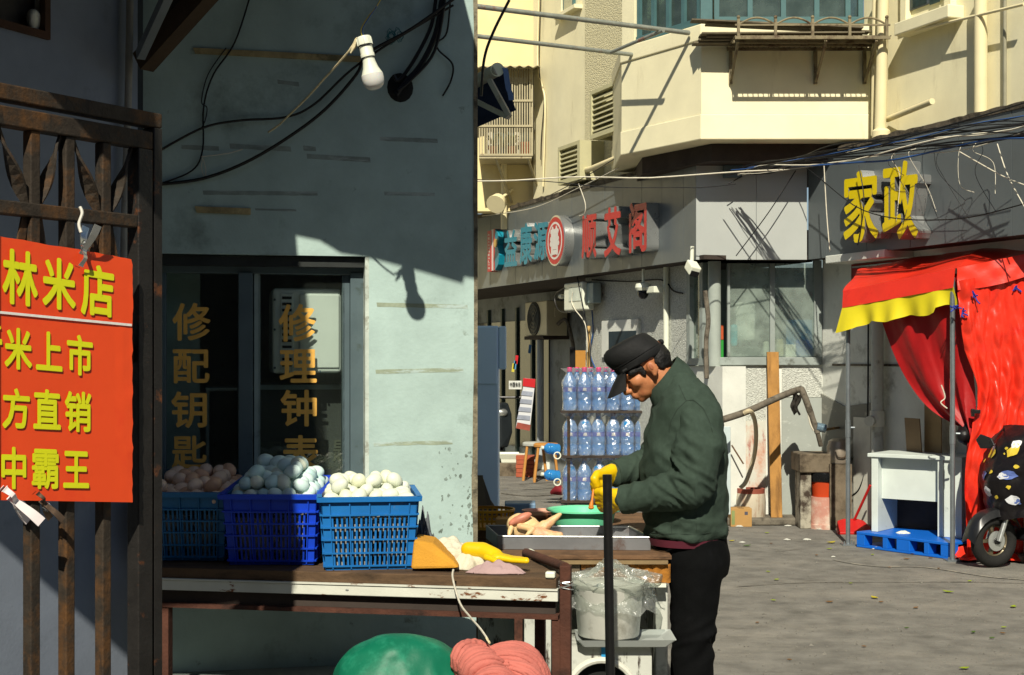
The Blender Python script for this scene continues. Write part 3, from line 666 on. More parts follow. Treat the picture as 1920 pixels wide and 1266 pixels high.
part('step', G().fb(W1, -.1, W1.a(1542), 0.002, .07, 0, .35), mStep, bev=.015); part('step', G().fb(W2, .02, 3.2, .002, .06, 0.001, .12), mStep, bev=.015)
part('skirting_line', G().fpx(W2, 1560, 682, 1692, 686, 0, .012), mStep)
part('recess_back_wall', G().fb(L1, -12, W0.a(1098)+.9, 0, ZB+.3, -.2, 0), M('grey_recess_wall', '#8d9290', .9, .15, 4, .2, 60, c2='#4c4b45', t=.63, w=.1, s2=3))  # smooth grey wall, mottled with darker patches
q0 = W0.pt(aw0, 0); 
part('recess_end_wall', G().ob(W0.pt(aw0+.001, 0, -.92), W0.e*.2, W0.n*.66, (0, 0, ZB+.2)), MATS['grey_recess_wall'])
# soffits and fascia
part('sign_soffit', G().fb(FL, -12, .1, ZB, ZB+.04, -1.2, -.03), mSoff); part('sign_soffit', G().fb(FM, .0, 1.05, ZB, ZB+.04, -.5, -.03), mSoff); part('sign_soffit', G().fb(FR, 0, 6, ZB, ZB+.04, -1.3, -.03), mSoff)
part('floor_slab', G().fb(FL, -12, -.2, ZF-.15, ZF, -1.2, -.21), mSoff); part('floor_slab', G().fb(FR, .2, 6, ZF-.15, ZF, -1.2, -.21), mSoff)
fas = T('shop_fascia', 'grey metal sign fascia with teal and red raised lettering', 'shop sign', FL.pt(-3, ZB))
k = 0; a = -.255
P('panel', G().fb(FL, a+.003, -.001, ZB, ZF, -.025, 0), mPanel, fas)
while a > -9:
    P('panel', G().fb(FL, a-.447, a-.003, ZB, ZF+.01*nz((a, 0, 0), 3), -.025, -.001*(k % 2)), mPanel, fas); a -= .45; k += 1
P('backing', G().fb(FL, -9.3, -.01, ZB+.005, ZF-.02, -.05, -.0255), mAlu, fas)
fas2 = T('corner_fascia', 'light grey metal fascia panels across the building corner under the bay', 'fascia', FM.pt(.5, ZB))
aS = FM.a(1418); 
P('panel', G().fb(FM, .002, aS-.002, ZB, ZF, -.025, 0), mPanelL, fas2); P('panel', G().fb(FM, aS+.002, FM.a(1513), ZB, ZF, -.025, -.001), mPanelL, fas2)
P('bracket_box', G().fpx(FM, 1358, 310, 1392, 332, 0, .08), mAlu, fas2)
fas3 = T('yellow_sign_fascia', 'grey metal sign fascia with raised yellow lettering beside the bay', 'shop sign', FR.pt(1.5, ZB))
a = 0; k = 0
while a < 5:
    w = .31 if k == 0 else .62; P('panel', G().fb(FR, a+.003, a+w-.003, ZB, ZF, -.025, -.001*(k % 2)), mPanel, fas3); a += w; k += 1
P('backing', G().fb(FR, .01, a, ZB+.005, ZF-.02, -.05, -.0255), mAlu, fas3)
# raised letters: silver sides with a coloured face
mSil = M('sign_silver', '#b5b8b6', .3, .06, 8, 0, metal=.75)
def raised(f, ch, u0, v0, u1, v1, dep, m, par, sl=-.12, bold=.03):
    q = f.off(dep); h = (u1-u0)*sl/2
    tl_, tr_, bl__ = [q.hit(u0, v0-h)-f.n*dep, q.hit(u1, v0+h)-f.n*dep, q.hit(u0, v1-h)-f.n*dep]
    o = P('letter_side', glyph(G(), ch, tl_, tr_, bl__, f.n, dep, bold), mSil, par)
    P('letter_face', glyph(G(), ch, tl_+f.n*(dep+.002), tr_+f.n*(dep+.002), bl__+f.n*(dep+.002), f.n, .0015, bold), m, o)
mTl = M('teal_face', '#0e7f96', .45, .06, 8, 0); mRd = M('red_face', '#b81f26', .45, .06, 8, 0); mYl = M('yellow_face', '#e0c800', .45, .05, 6, 0)
for ch, u0, v0, u1, v1 in (('益', 946, 431, 970, 499), ('康', 975, 418, 998, 495), ('源', 1001, 415, 1028, 487)): raised(FL, ch, u0, v0, u1, v1, .10, mTl, fas, -.16)
for ch, u0, v0, u1, v1 in (('顺', 1091, 402, 1119, 484), ('艾', 1133, 388, 1165, 480), ('阁', 1180, 378, 1213, 472)): raised(FL, ch, u0, v0, u1, v1, .13, mRd, fas, -.2)
for ch, u0, v0, u1, v1 in (('家', 1582, 319, 1648, 452), ('政', 1655, 302, 1722, 446)): raised(FR, ch, u0, v0, u1, v1, .13, mYl, fas3, -.14, .024)
# round emblem
ec = FL.hit(1058, 452, .0); Re = Matrix((FL.e, V((0, 0, 1)), FL.n)).transposed(); rr = .29
em = P('round_emblem', G().lathe([(rr, 0), (rr, .11), (rr-.01, .115)], ec, 40, Re), mSil, fas, sm=True)
P('emblem_disc', G().lathe([(rr-.02, .1155), (rr-.02, .1165)], ec, 40, Re), mRd, em); mWf = M('emblem_white', '#d9d5cf', .5, .05)
P('emblem_ring', G().lathe([(rr-.075, .1168), (rr-.075, .1178)], ec, 40, Re), mWf, em); P('emblem_core', G().lathe([(rr-.1, .118), (rr-.1, .1188)], ec, 40, Re), mRd, em)
def ep(x, y, d): return ec+Re@V((x, y, d))
P('emblem_mark', glyph(G(), '善', ep(-.14, .17, .12), ep(.14, .17, .12), ep(-.14, -.17, .12), FL.n, .0008, .05), mWf, em)
# striped logo
lg = FL.off(.08)
lo = P('logo_block', G().fpx(FL, 914, 434, 921, 510, 0, .08), mRd, fas); P('logo_block', G().fpx(FL, 921, 431, 925, 508, 0, .075), mWf, fas); P('logo_block', G().fpx(FL, 925, 430, 928, 507, 0, .08), mRd, fas)
pts = [lg.hit(928, 430), lg.hit(933, 436), lg.hit(935, 448), lg.hit(932, 460), lg.hit(936, 478), lg.hit(934, 496), lg.hit(928, 507)]
P('logo_bulge', G().poly([p-FL.n*.08 for p in pts], FL.n*.08), mTl, fas)
P('logo_disc', G().lathe([(.055, 0), (.055, .012)], lg.hit(930, 456), 20, Re), M('gold_disc', '#c9a45a', .35, .1, metal=.5), fas)
for k in range(11): P('logo_letter', fglyph(G(), FL, 'REACHHEALTH'[k], 915.3, 439+k*6.2, 918.5, 443+k*6.2, .0805, .0008, .03), mWf, fas)
# torn flashing along the fascia tops
for f, a0, a1, nm in ((FL, -9, -.1, 0), (FR, .5, 5, 1)):
    g = G(); n_ = 90; q = []
    for i in range(n_+1):
        a = a0+(a1-a0)*i/n_; h = .03+.03*abs(nz((a, nm, 0), 4)); q.append([f.pt(a, ZF-.012, .012), f.pt(a, ZF+h, .012), f.pt(a, ZF+h, -.2), f.pt(a, ZF-.012, -.2)])
    g.loft(q); part('torn_flashing', g, M('old_mortar', '#5b5346', .95, .4, 12, .4, 50, c2='#2c2820', t=.55, s2=8))

eh = T('end_house', 'cream house closing the lane behind the repair shop', 'building', (-7, 25, 0))
P('wall', G().box((-7.0, 27, 4.5), (10.6, 5, 9)), mCream, eh); P('roof', G().box((-7.0, 27, 9.15), (11, 5.4, .3)), mSoff, eh)
# ---------------- things on the upper building ---------------------------
mCage = M('cage_steel', '#a39a7c', .6, .15, 9, .05, c2='#6a5238', t=.66, s2=9)
# louvred air conditioner screens
def louvre(u0, v0, u1, v1, n, label):
    r = T('louvre_screen', label, 'louvre', UL.hit(u0, v1), 'louvred screens on the cream wall'); q = UL.off(.3)
    a0, a1 = q.a(u0), q.a(u1); z1, z0 = q.z(u0, v0), q.z(u0, v1); mL = M('louvre_paint', '#b9b58f', .6, .08, 6, .03)
    for nm, (x0, x1, y0, y1) in (('frame_side', (a0, a0+.04, z0, z1)), ('frame_side', (a1-.07, a1, z0, z1)), ('frame_rail', (a0+.041, a1-.071, z0, z0+.05)), ('frame_rail', (a0+.041, a1-.071, z1-.04, z1))):
        P(nm, G().fb(UL, x0, x1, y0, y1, .0 if nm == 'frame_side' else .2, .3), mL, r)
    for k in range(n):
        z = z0+.07+(z1-z0-.12)*k/n; g = G(); g.ob(UL.pt(a0+.041, z, .29), UL.e*(a1-a0-.112), V((0, 0, .012)), -UL.n*.12+V((0, 0, .085))); P('slat', g, mL, r)
    P('cooling_unit', G().fb(UL, a0+.1, a1-.1, z0+.03, z1-.15, .02, .14), M('unit_white', '#a9a795', .6), r)
louvre(1106, 172, 1167, 262, 7, 'upper louvred screen beside the bay'); louvre(1046, 277, 1087, 348, 6, 'lower louvred screen above the red lettering')
# caged window with pots
cg = T('window_cage', 'steel barred window cage with a corrugated roof and flower pots', 'window cage', RC.hit(950, 300, .6))
q = RC.off(.62); a0, a1 = q.a(898), q.a(997); z0, z1 = q.z(950, 292), q.z(950, 128); D = .6
g = G()
for k in range(22): a = a0+(a1-a0)*k/21; g.fb(RC, a, a+.016, z0, z1, D-.016, D)
P('front_bars', g, mCage, cg)
g = G()
for k in range(9): d = D*k/9; g.fb(RC, a1-.016, a1, z0, z1, d, d+.016)
P('side_bars', g, mCage, cg)
for z in (z0, z0+(z1-z0)*.33, z0+(z1-z0)*.62, z1): P('rail', G().fb(RC, a0, a1+.01, z, z+.025, D-.03, D+.012), mCage, cg); P('rail', G().fb(RC, a1-.02, a1+.008, z, z+.025, .001, D-.031), mCage, cg)
P('floor_grate', G().fb(RC, a0, a1, z0-.03, z0-.004, 0, D), mCage, cg)
g = G(); g.sheet(lambda s, t: RC.pt(a0-.3+(a1-a0+.4)*s, z1+.1-.12*t+.012*math.sin(s*60), .8*t), 60, 4, .006); P('corrugated_roof', g, M('old_sheet', '#8d866b', .7, .25, 9, .1), cg)
g = G(); g.bar(RC.pt(a1-.05, z0-.02, D), RC.pt(a1+.15, z0-.5, 0.02), .025, .025); P('brace', g, mCage, cg); g = G(); g.bar(RC.pt(a0+.2, z0-.02, D), RC.pt(a0+.4, z0-.5, .02), .025, .025); P('brace', g, mCage, cg)
wn_ = T('window', 'window with pale frame behind the steel cage', 'window', RC.pt(a0+.3, z0)); P('frame', G().fb(RC, a0+.1, a1-.06, z0-.02, z1, .002, .05), M('white_frame', '#c9c5b3', .6), wn_)
for k in range(2): P('pane', G().fb(RC, a0+.16+k*.35, a0+.44+k*.35, z0+.04, z1-.08, .0505, .054), M('dark_pane', '#4d5a56', .15, .2, 3, 0), wn_)
mPot = M('terracotta', '#a2502c', .8, .15, 9, .1); mLeaf = M('leaf_green', '#55682a', .6, .3, 20, 0)
for k, (u, s_) in enumerate(((960, .8), (985, 1.1), (942, .7), (925, .8))):
    c = RC.hit(u, 291, .45); p_ = T('flower_pot', ('small terracotta pot with a green sprout in the window cage', 'large empty terracotta pot in the window cage corner', 'small terracotta pot with pale leaves in the window cage', 'terracotta pot with a leafy plant in the window cage')[k], 'flower pot', V((c.x, c.y, z0-.004)), 'pots in the window cage')
    P('pot', G().lathe([(.05*s_, 0), (.075*s_, .15*s_), (.08*s_, .17*s_), (.06*s_, .17*s_)], p_.location, 16), mPot if k != 2 else M('blue_pot', '#41526b', .5), p_, sm=True)
    if k != 1:
        g = G()
        for j in range(14):
            a = rnd.uniform(0, 6.28); d = V((math.cos(a), math.sin(a), 0)); b = p_.location+V((0, 0, .16*s_)); L_ = rnd.uniform(.08, .2)
            g.add([b, b+d*L_*.4+V((0, 0, L_*.7))+d.cross(V((0, 0, 1)))*.02, b+d*L_*.8+V((0, 0, L_)), b+d*L_*.4+V((0, 0, L_*.7))-d.cross(V((0, 0, 1)))*.02], [(0, 1, 2, 3)])
        P('leaves', g, mLeaf, p_)
# small top window
sw_ = T('window', 'small window with a sill high on the cream wall', 'window', UL.hit(1055, 34)); P('frame', G().fpx(UL, 1053, -90, 1075, 28, 0, .03), mTeal, sw_); P('pane', G().fpx(UL, 1057, -90, 1072, 24, .03, .034), M('dusty_pane', '#a5a58c', .3, .2), sw_); P('sill', G().fpx(UL, 1038, 30, 1077, 37, 0, .1), mCream, sw_); P('reveal', G().fpx(UL, 1040, -90, 1052, 29, 0, .05), mCream, sw_)
# laundry poles
mPole = M('galvanised_pole', '#8f948c', .45, .2, 14, .03, c2='#8a4a35', t=.6, s2=5, metal=.4)
def pole(name, p, q, r, label, cat='pole', group=None, m=None):
    return P(name, G().tube([p, q], r, 10), m or mPole, None, sm=True, label=label, cat=cat, group=group)
pole('laundry_pole', px(1292, 62, 12.83), px(870, 9, 11.8), .022, 'upper laundry pole reaching out from the bay', group='laundry poles')
pole('laundry_pole', px(1189, 103, 13.6), px(870, 65, 12.6), .02, 'lower laundry pole reaching out from the bay', group='laundry poles')
pole('laundry_pole', px(1146, 98, 13.42), px(1244, 57, 12.62), .017, 'short cross pole tying the two laundry poles', group='laundry poles')
# rack on the bay front
rk = T('bay_rack', 'rusty steel rack of old boards bracketed to the bay front', 'rack', px(1480, 75, 12.5))
mRk = M('rack_steel', '#7d7358', .6, .2, 9, .05, c2='#4b3a28', t=.55, s2=8); a0, a1 = BF.a(1362), BF.a(1642); zr_ = px(1480, 70, 12.3).z; D = .5
for d in (.04, .2, .34, D): P('rack_bar', G().fb(BF, a0, a1, zr_-.025, zr_, d-.02, d), mRk, rk)
g = G()
for k in range(30): a = a0+(a1-a0)*k/29; g.fb(BF, a, a+.008, zr_, zr_+.007, .0, D)
P('rack_mesh', g, mRk, rk)
for k in range(5):
    a = a0+.03+(a1-a0-.06)*k/4; P('post', G().fb(BF, a-.012, a+.012, zr_+.001, zr_+.15, D-.025, D), mRk, rk)
    P('finial', G().ell(BF.pt(a, zr_+.165, D-.012), .016), mRk, rk, sm=True)
    if k < 4:
        da = (a1-a0-.06)/4; g = G(); g.tube([BF.pt(a+da*t, zr_+.1+.06*math.sin(math.pi*t), D-.012) for t in [i/12 for i in range(13)]], .009, 6); P('arch', g, mRk, rk, sm=True)
P('top_rail', G().fb(BF, a0, a1, zr_+.09, zr_+.105, D-.02, D-.004), mRk, rk)
for a in (a0+.02, a0+.78, a1-.12):
    P('bracket', G().fb(BF, a, a+.03, zr_-.32, zr_-.026, .002, .03), mRk, rk); g = G(); g.bar(BF.pt(a+.015, zr_-.3, .03), BF.pt(a+.015, zr_-.03, D-.06), .022, .022); P('brace', g, mRk, rk)
P('rack_shade_sheet', G().fb(BF, a0+.02, a1-.04, zr_+.008, zr_+.013, .03, D-.04), mRk, rk)  # added sheet closing the mesh so the rack casts a solid shadow
mBd = M('weathered_board', '#6f6754', .85, .25, 8, .2, c2='#40382c', t=.58, s2=7, st=(.3, 3, 3))
for k in range(7):
    z = zr_+.014+k*.017; ln = rnd.uniform(-.05, .08); o = BF.pt(a0-.32+.06*(k % 3)+ln, z+.08*(k > 4), .03+.05*(k % 4)); g = G()
    g.ob(o, V((rnd.uniform(1.2, 1.55), .03*rnd.uniform(-1, 1), -.075*(k > 4))), V((0, -.13, 0)), V((0, 0, .013))); P('board', g, mBd, rk)
# pipes of the right wall
def vpipe(f, u, v0, v1, r, label, m=mPVC, dep=.08, u2=None):
    return P('drain_pipe', G().tube([f.hit(u, v0, dep), f.hit(u2 or u, v1, dep)], r, 14), m, None, sm=True, label=label, cat='pipe')
vpipe(UR, 1657, -30, 262, .05, 'thick cream drain pipe in the corner beside the bay', dep=.14, u2=1650)
vpipe(UR, 1643, -30, 255, .035, 'thin cream drain pipe squeezed against the bay', dep=.1, u2=1640)
vpipe(UR, 1839, -30, 222, .052, 'cream drain pipe down the wall right of the bay', dep=.08)
vpipe(UR, 1884, -30, 205, .014, 'slim grey conduit on the cream wall', M('grey_conduit', '#8d8a76', .6), .03)
P('pipe_collar', G().lathe([(.08, 0), (.08, .08), (.06, .1)], UR.hit(1652, 264, .14), 16), mPVC, None, sm=True, label='cream pipe collar where the corner drain pipes meet the fascia', cat='pipe')
g = G(); g.tube([UR.hit(1664, 224, .05), UR.hit(1748, 190, .18)], .026, 10); P('stub_pipe', g, mPVC, None, sm=True, label='short slanting cream pipe stub on the right wall', cat='pipe')
g = G(); g.tube([UR.hit(1684, 62, .12), UR.hit(1712, 58, .12), UR.hit(1920, 8, .12)], .013, 8); P('clothes_rail', g, mPVC, None, sm=True, label='thin slanting rail below the corner window', cat='rail')
g = G(); g.tube([UL.hit(1087, 322, .1), UL.hit(1110, 316, .3), UL.hit(1172, 290, .35)], .03, 10); P('stub_pipe', g, mPVC, None, sm=True, label='cream waste pipe running under the bay side', cat='pipe')
wire('cable', [UL.hit(1010, -10, .03), UL.hit(1008, 120, .03), UL.hit(1016, 160, .03), UL.hit(1022, 200, .03), UL.hit(1018, 350, .03)], .012, mPVC, 'cream cable running down the cream wall beside the cage', n=6)
wire('cable', [UL.hit(1014, -10, .03), UL.hit(1011, 130, .03), UL.hit(1020, 180, .03), UL.hit(1015, 260, .03), UL.hit(1014, 300, .03)], .006, mCable, 'dark cable following the cream one down the wall', n=6)
# floodlight on recess wall
fl = T('flood_lamp', 'old cream flood lamp on a bracket under the window cage', 'lamp', RC.hit(935, 375, .3)); c = fl.location
P('lamp_head', G().lathe([(.09, 0), (.12, .12), (.12, .13)], c, 16, Euler((2.2, .5, 0)).to_matrix()), mPVC, fl, sm=True); P('bracket', G().tube([c, RC.hit(962, 355, 0.02)], .018, 6), mPVC, fl)
P('drain_pipe', G().tube([RC.hit(945, 300, .06), RC.hit(945, 430, .06)], .04, 10), mPVC, None, sm=True, label='cream pipe under the window cage', cat='pipe')
# rolled blue awning at the near shop's corner
ra = T('rolled_awning', 'rolled dark blue awning with a white roller end at the shop corner', 'awning', px(900, 200, 6.2)); d = 6.2
mNavy = M('navy_canvas', '#1b2440', .85, .2, 9, .2)
P('roller', G().tube([px(932, 131, d), px(768, 222, d+.3)], .028, 16), mPipe, ra, sm=True); P('roller_end', G().tube([px(932, 131, d-.002), px(932.6, 130.5, d-.012)], .03, 16), mSock, ra, sm=True)
g = G(); a, b, c, e_ = px(944, 126, d), px(772, 217, d+.28), px(772, 290, d+.28), px(966, 205, d)
g.sheet(lambda s, t: a.lerp(b, s).lerp(e_.lerp(c, s), t)+V((0, .05*math.sin(t*3), 0)), 8, 10, .006); P('canvas', g, mNavy, ra, sm=True)
g = G(); g.sheet(lambda s, t: px(941+5*s+13*t, 128+62*t, d-.01)+V((.012*s, .0, .01*math.sin(t*9))), 3, 10, .004); P('valance', g, M('blue_valance', '#5d74a0', .8), ra)
P('arm', G().bar(px(918, 150, d-.02), px(955, 218, d-.05), .03, .02), mPipe, ra); P('arm', G().bar(px(772, 130, d+.25), px(953, 220, d-.05), .03, .02), mPipe, ra)
# ---------------- wires over the street ----------------------------------
GS = 'overhead wires along the shop fronts'
def span(u0, v0, d0, u1, v1, d1, r, m, sag, sd, label, k=.04, n=14):
    g = G(); g.tube(wob(px(u0, v0, d0), px(u1, v1, d1), n, sag, k, sd), r, 5); return P('overhead_wire', g, m, None, sm=True, label=label, cat='wire', group=GS)
span(880, 340, 12, 1480, 318, 12.4, .006, mWhiteC, .01, 1, 'pale taut wire across the grey fascia')
span(880, 335, 13, 1380, 345, 12.6, .004, mCable, .03, 2, 'dark wire sagging across the red lettering')
span(1360, 330, 12.9, 1930, 190, 9.8, .006, mCable, .05, 3, 'black cable of the bundle above the yellow lettering', .06)
mBlC = M('blue_cable', '#2b4f86', .5)
for k in range(16):
    du = rnd.uniform(-6, 6); m = (mCable, mCable, mWhiteC, mCable, mBlC if k in (4, 9) else mCable)[k % 5]
    span(1370+rnd.uniform(0, 30), 322+rnd.uniform(-6, 8), 12.95, 1935, 252+rnd.uniform(-62, 22)*(.3+.7*rnd.random()), 9.9+rnd.uniform(-.1, .2), rnd.uniform(.003, .008), m, rnd.uniform(-.07, .03), 10+k, ('blue' if m is mBlC else 'pale' if m is mWhiteC else 'black')+' cable strand in the bundle strung above the yellow lettering', .09, 18)
for k in range(10):
    u = rnd.uniform(1600, 1900); v = 255+(1900-u)*.13; d = FR.off(.2).d(u); g = G()
    pp = [px(u, v, d), px(u+rnd.uniform(-20, 10), v+rnd.uniform(10, 30), d), px(u+rnd.uniform(-10, 30), v+rnd.uniform(40, 80), d), px(u+rnd.uniform(0, 60), v+rnd.uniform(90, 150), d-.05)]
    g.tube(spl(pp, 6), .0024, 5); m = mWhiteC if k % 3 == 0 else mCable
    P('loose_wire', g, m, None, sm=True, label=('pale' if k % 3 == 0 else 'black')+' loose wire end dangling from the cable bundle', cat='wire', group='loose wire ends under the cable bundle')
for i, (pts, m, lb) in enumerate((([(1365, 345), (1480, 300), (1620, 395), (1780, 412), (1930, 380)], mCable, 'thin black wire looping low across the yellow lettering'), ([(1380, 480), (1440, 400), (1492, 320)], mCable, 'thin black wire slanting up the corner fascia'),
                                  ([(1545, 310), (1550, 400), (1556, 472)], mWhiteC, 'pale wire hanging straight beside the yellow lettering'), ([(1610, 310), (1620, 380), (1608, 460)], mCable, 'black wire hanging in front of the yellow lettering'),
                                  ([(1800, 285), (1880, 330), (1930, 350)], mWhiteC, 'pale wire crossing the right end of the fascia'), ([(1870, 270), (1890, 330), (1925, 395)], mWhiteC, 'pale wire dropping at the right end of the fascia'),
                                  ([(905, 405), (1000, 390), (1090, 350), (1160, 315)], mWhiteC, 'pale wire along the torn fascia top'), ([(1085, 345), (1097, 380), (1096, 400), (1086, 405)], mWhiteC, 'pale wire curling down above the red lettering'),
                                  ([(1020, 372), (1100, 330), (1180, 280)], mCable, 'black wire rising to the bay underside'), ([(955, 0), (925, 60), (908, 110), (902, 180)], mCable, 'black cable hanging past the rolled awning'))):
    f = FL if pts[-1][0] < 1300 and pts[0][0] > 903 else None; g = G()
    pp = []
    for u, v in pts:
        if u < 970 and v < 200: pp.append(px(u, v, 5.6))
        elif u < 1305: pp.append(px(u, v, FL.off(.16).d(u)))
        elif u < 1520: pp.append(px(u, v, 13.1))
        else: pp.append(px(u, v, FR.off(.2).d(u)))
    g.tube(spl(pp, 8), .005 if i != 9 else .006, 5); P('overhead_wire', g, m, None, sm=True, label=lb, cat='wire', group=GS)
# ---------------- corner window ------------------------------------------
mFrW = M('grey_window_frame', '#8a938f', .55, .12, 8, .05, c2='#5b5f58', t=.63, s2=7)
mFrost = MG('frosted_pane', '#f4f8f6', .36, '#c9d8ce', .12, .05)
cw = T('corner_window', 'grey framed corner window with dusty panes and stored goods behind', 'window', W1.hit(1440, 684))
def wb(f, nm, u0, v0, u1, v1, d0, d1, m=mFrW, **k): return P(nm, G().fpx(f, u0, v0, u1, v1, d0, d1), m, cw, **k)
wb(W1, 'sill', 1349, 670, 1541, 685, -.05, .04, bev=.006); wb(W1, 'frame', 1527, 488, 1541, 669, -.06, .02); wb(W1, 'frame', 1364, 494, 1369, 669, -.06, .01); wb(W1, 'frame', 1444, 494, 1453, 669, -.05, .015)
wb(W1, 'pane', 1369, 494, 1444, 669, -.03, -.026, mFrost); wb(W1, 'pane', 1453, 494, 1527, 669, -.02, -.016, mFrost)
P('round_pillar', G().lathe([(.062, 0), (.062, 1.2)], V((1.93, 13.56, zs-.02)), 20), M('pillar_grey', '#9aa39c', .7, .12, 6, .1), cw, sm=True)
wb(W0, 'frame', 1287, 488, 1293, 684, -.05, .02); wb(W0, 'frame', 1311, 488, 1317, 684, -.05, .02); wb(W0, 'sill', 1287, 672, 1334, 685, -.04, .03); wb(W0, 'pane', 1293, 488, 1311, 672, -.03, -.026, mGlass); wb(W0, 'pane', 1317, 488, 1334, 672, -.03, -.026, mGlass)
P('room_back', G().box((3.0, 14.9, 1.9), (1.9, .1, 1.2)), M('room_wall', '#7d847a', .9, .1), cw); P('room_floor', G().box((2.75, 14.3, 1.46), (1.6, 1.1, .04)), M('room_shelf', '#6b7068', .9), cw)
def item(nm, lb, cat, u0, v0, u1, v1, dep, th, m, bev=.01): return P(nm, G().fpx(W1, u0, v0, u1, v1, -dep*.4-.03-th, -dep*.4-.03), m, None, bev=bev, label=lb, cat=cat)
item('storage_box', 'white box behind the dusty corner window pane', 'box', 1378, 565, 1418, 640, .25, .3, M('white_box', '#d5d8cf', .6), .05)
item('storage_bottle', 'cyan bottle behind the dusty corner window pane', 'bottle', 1370, 608, 1384, 650, .12, .08, M('cyan_plastic', '#3fb0c0', .4), .03)
item('blue_crate', 'ribbed blue crate behind the corner window', 'crate', 1474, 600, 1524, 650, .14, .25, M('blue_ribbed', '#2e6f9d', .5, .1, 6, .3, wave=9))
item('medicine_box', 'small white box with red label on the window sill', 'box', 1473, 646, 1492, 670, .08, .08, M('white_card', '#dcdcd0', .6), .003)
P('red_label', G().fpx(W1, 1477, 649, 1488, 656, -.08, -.078), mRd, None, label='small red label on the white box in the corner window', cat='label')
item('blue_bag', 'bright blue plastic bag pressed against the corner window', 'bag', 1493, 637, 1526, 670, .06, .1, M('blue_bag', '#2c62b5', .4, .2, 9, .3), .02)
item('jar', 'pale jar low in the corner window', 'jar', 1432, 640, 1443, 668, .1, .08, M('pale_jar', '#b9bfae', .5), .02); item('jar', 'yellowish jar by the window mullion', 'jar', 1456, 635, 1470, 669, .12, .1, M('yellow_jar', '#b7b28a', .5), .02)
item('dark_tray', 'dark tray lying in the corner window', 'tray', 1371, 650, 1425, 668, .15, .2, M('slate_tray', '#4b5652', .5))
P('green_cloth', G().fpx(W0, 1318, 638, 1331, 671, -.25, -.1), M('green_goods', '#2f8f3a', .7), None, label='green packet behind the narrow side window', cat='packet'); P('orange_cloth', G().fpx(W0, 1318, 610, 1331, 637, -.3, -.15), M('orange_goods', '#b5522f', .7), None, label='orange packet behind the narrow side window', cat='packet')
# wall sheets
mMarb = M('grey_marble', '#9aa09a', .5, .1, 3, .05, c2='#b5bbb4', t=.6, w=.03, s2=3, st=(1, 1, 2)); mMarbD = M('dark_marble', '#6f7069', .5, .12, 3, .05, c2='#8b8a80', t=.62, w=.03, s2=3, st=(1, 1, 2))
P('marble_sheet', G().fpx(W1, 1466, 746, 1541, 978, .007, .022), mMarb, None, label='pale marble sheet leaning on the wall behind the sink', cat='panel')
P('marble_sheet', G().poly([W2.hit(1542, 738), W2.hit(1586, 762), W2.hit(1640, 755), W2.hit(1640, 800), W2.hit(1586, 880), W2.hit(1542, 880)], W2.n*.02), mMarbD, None, label='dark grey marble sheet behind the water tap', cat='panel')
mBlood = M('splashed_board', '#c3c4b8', .7, .1, 4, .08, 60, c2='#93372a', t=.60, w=.05, s2=7, st=(1.6, 1, .5), c3='#b98a72', t3=.56, s3=4, w3=.1)
P('splash_board', G().fpx(W1, 1352, 790, 1436, 975, .001, .02), mBlood, None, label='white board with red splashes behind the barrel', cat='panel')
P('wood_plank', G().poly([W1.hit(1437, 660, .07), W1.hit(1459, 660, .07), W1.hit(1466, 972, .25), W1.hit(1445, 972, .25)], (0, -.03, 0)), M('new_plank', '#a5793f', .8, .2, 6, .15, c2='#6a4a26', t=.56, w=.1, s2=3, st=(3, 3, .5)), None, bev=.003, label='tall pale wooden plank leaning on the window sill', cat='plank')
P('white_board', G().fpx(W2, 1600, 782, 1632, 1000, .002, .03), mWhitePt, None, label='narrow white board against the wall behind the dustpan', cat='panel')
P('plastic_sheet', G().ob(px(1352, 800, 12.6), (.085, 0, 0), (0, .03, 0), px(1352, 965, 12.6)-px(1352, 800, 12.6)), M('pale_blue_plastic', '#b5c3c4', .35, .08), None, bev=.004, label='pale blue plastic sheet standing behind the man', cat='panel')
# water arm
d = 12.9; mHose = M('wrapped_pipe', '#6a6357', .85, .3, 12, .4, 50, c2='#403a31', t=.55, s2=9)
wt = T('water_pipe', 'bent lagged water pipe with a hanging rag over the sink', 'pipe', px(1540, 830, 13.3))
P('lagged_pipe', G().tube(spl([px(1345, 790, 12.2), px(1400, 772, 12.4), px(1460, 745, 12.7), px(1497, 731, d), px(1505, 735, d), px(1520, 775, d), px(1533, 812, d)], 5), [.03]*26+[.026]*5, 10), mHose, wt, sm=True)
P('rag', G().sheet(lambda s, t: px(1485+14*s+3*math.sin(t*7), 738+38*t+3*math.sin(s*9), d-.03)+V((0, .02*math.sin(s*12+t*5), 0)), 8, 10, .006), M('black_rag', '#2b2823', .95, .3, 12, .3), wt, sm=True)
P('tap_body', G().tube([px(1531, 800, d), px(1548, 804, d)], .04, 12), M('blue_tap', '#7f9aab', .3, .1, metal=.6), wt, sm=True); P('supply_pipe', G().tube([px(1545, 806, d), W2.hit(1573, 802, .01)], .012, 8), M('brass', '#8a6a3f', .5, .2, metal=.5), wt, sm=True)
P('spout', G().tube([px(1533, 812, d), px(1539, 836, d+.05)], .022, 8), mHose, wt, sm=True); P('thin_hose', G().tube(spl([px(1508, 735, d), px(1518, 790, d), px(1526, 808, d)]), .008, 6), mWhiteC, wt, sm=True)
wire('hose', [px(1395, 775, 12.3), px(1408, 772, 12.3), px(1417, 800, 12.6), px(1415, 850, 13.1), px(1400, 900, 13.2), px(1388, 915, 13.2)], .02, M('cream_hose', '#b5a88a', .6, .15), 'cream hose looped over the pipe down to the barrel', 'hose', n=8)
wire('stick', [px(1372, 835, 13.3), px(1394, 870, 13.3)], .008, mWood, 'short dark stick against the splashed board', 'stick')
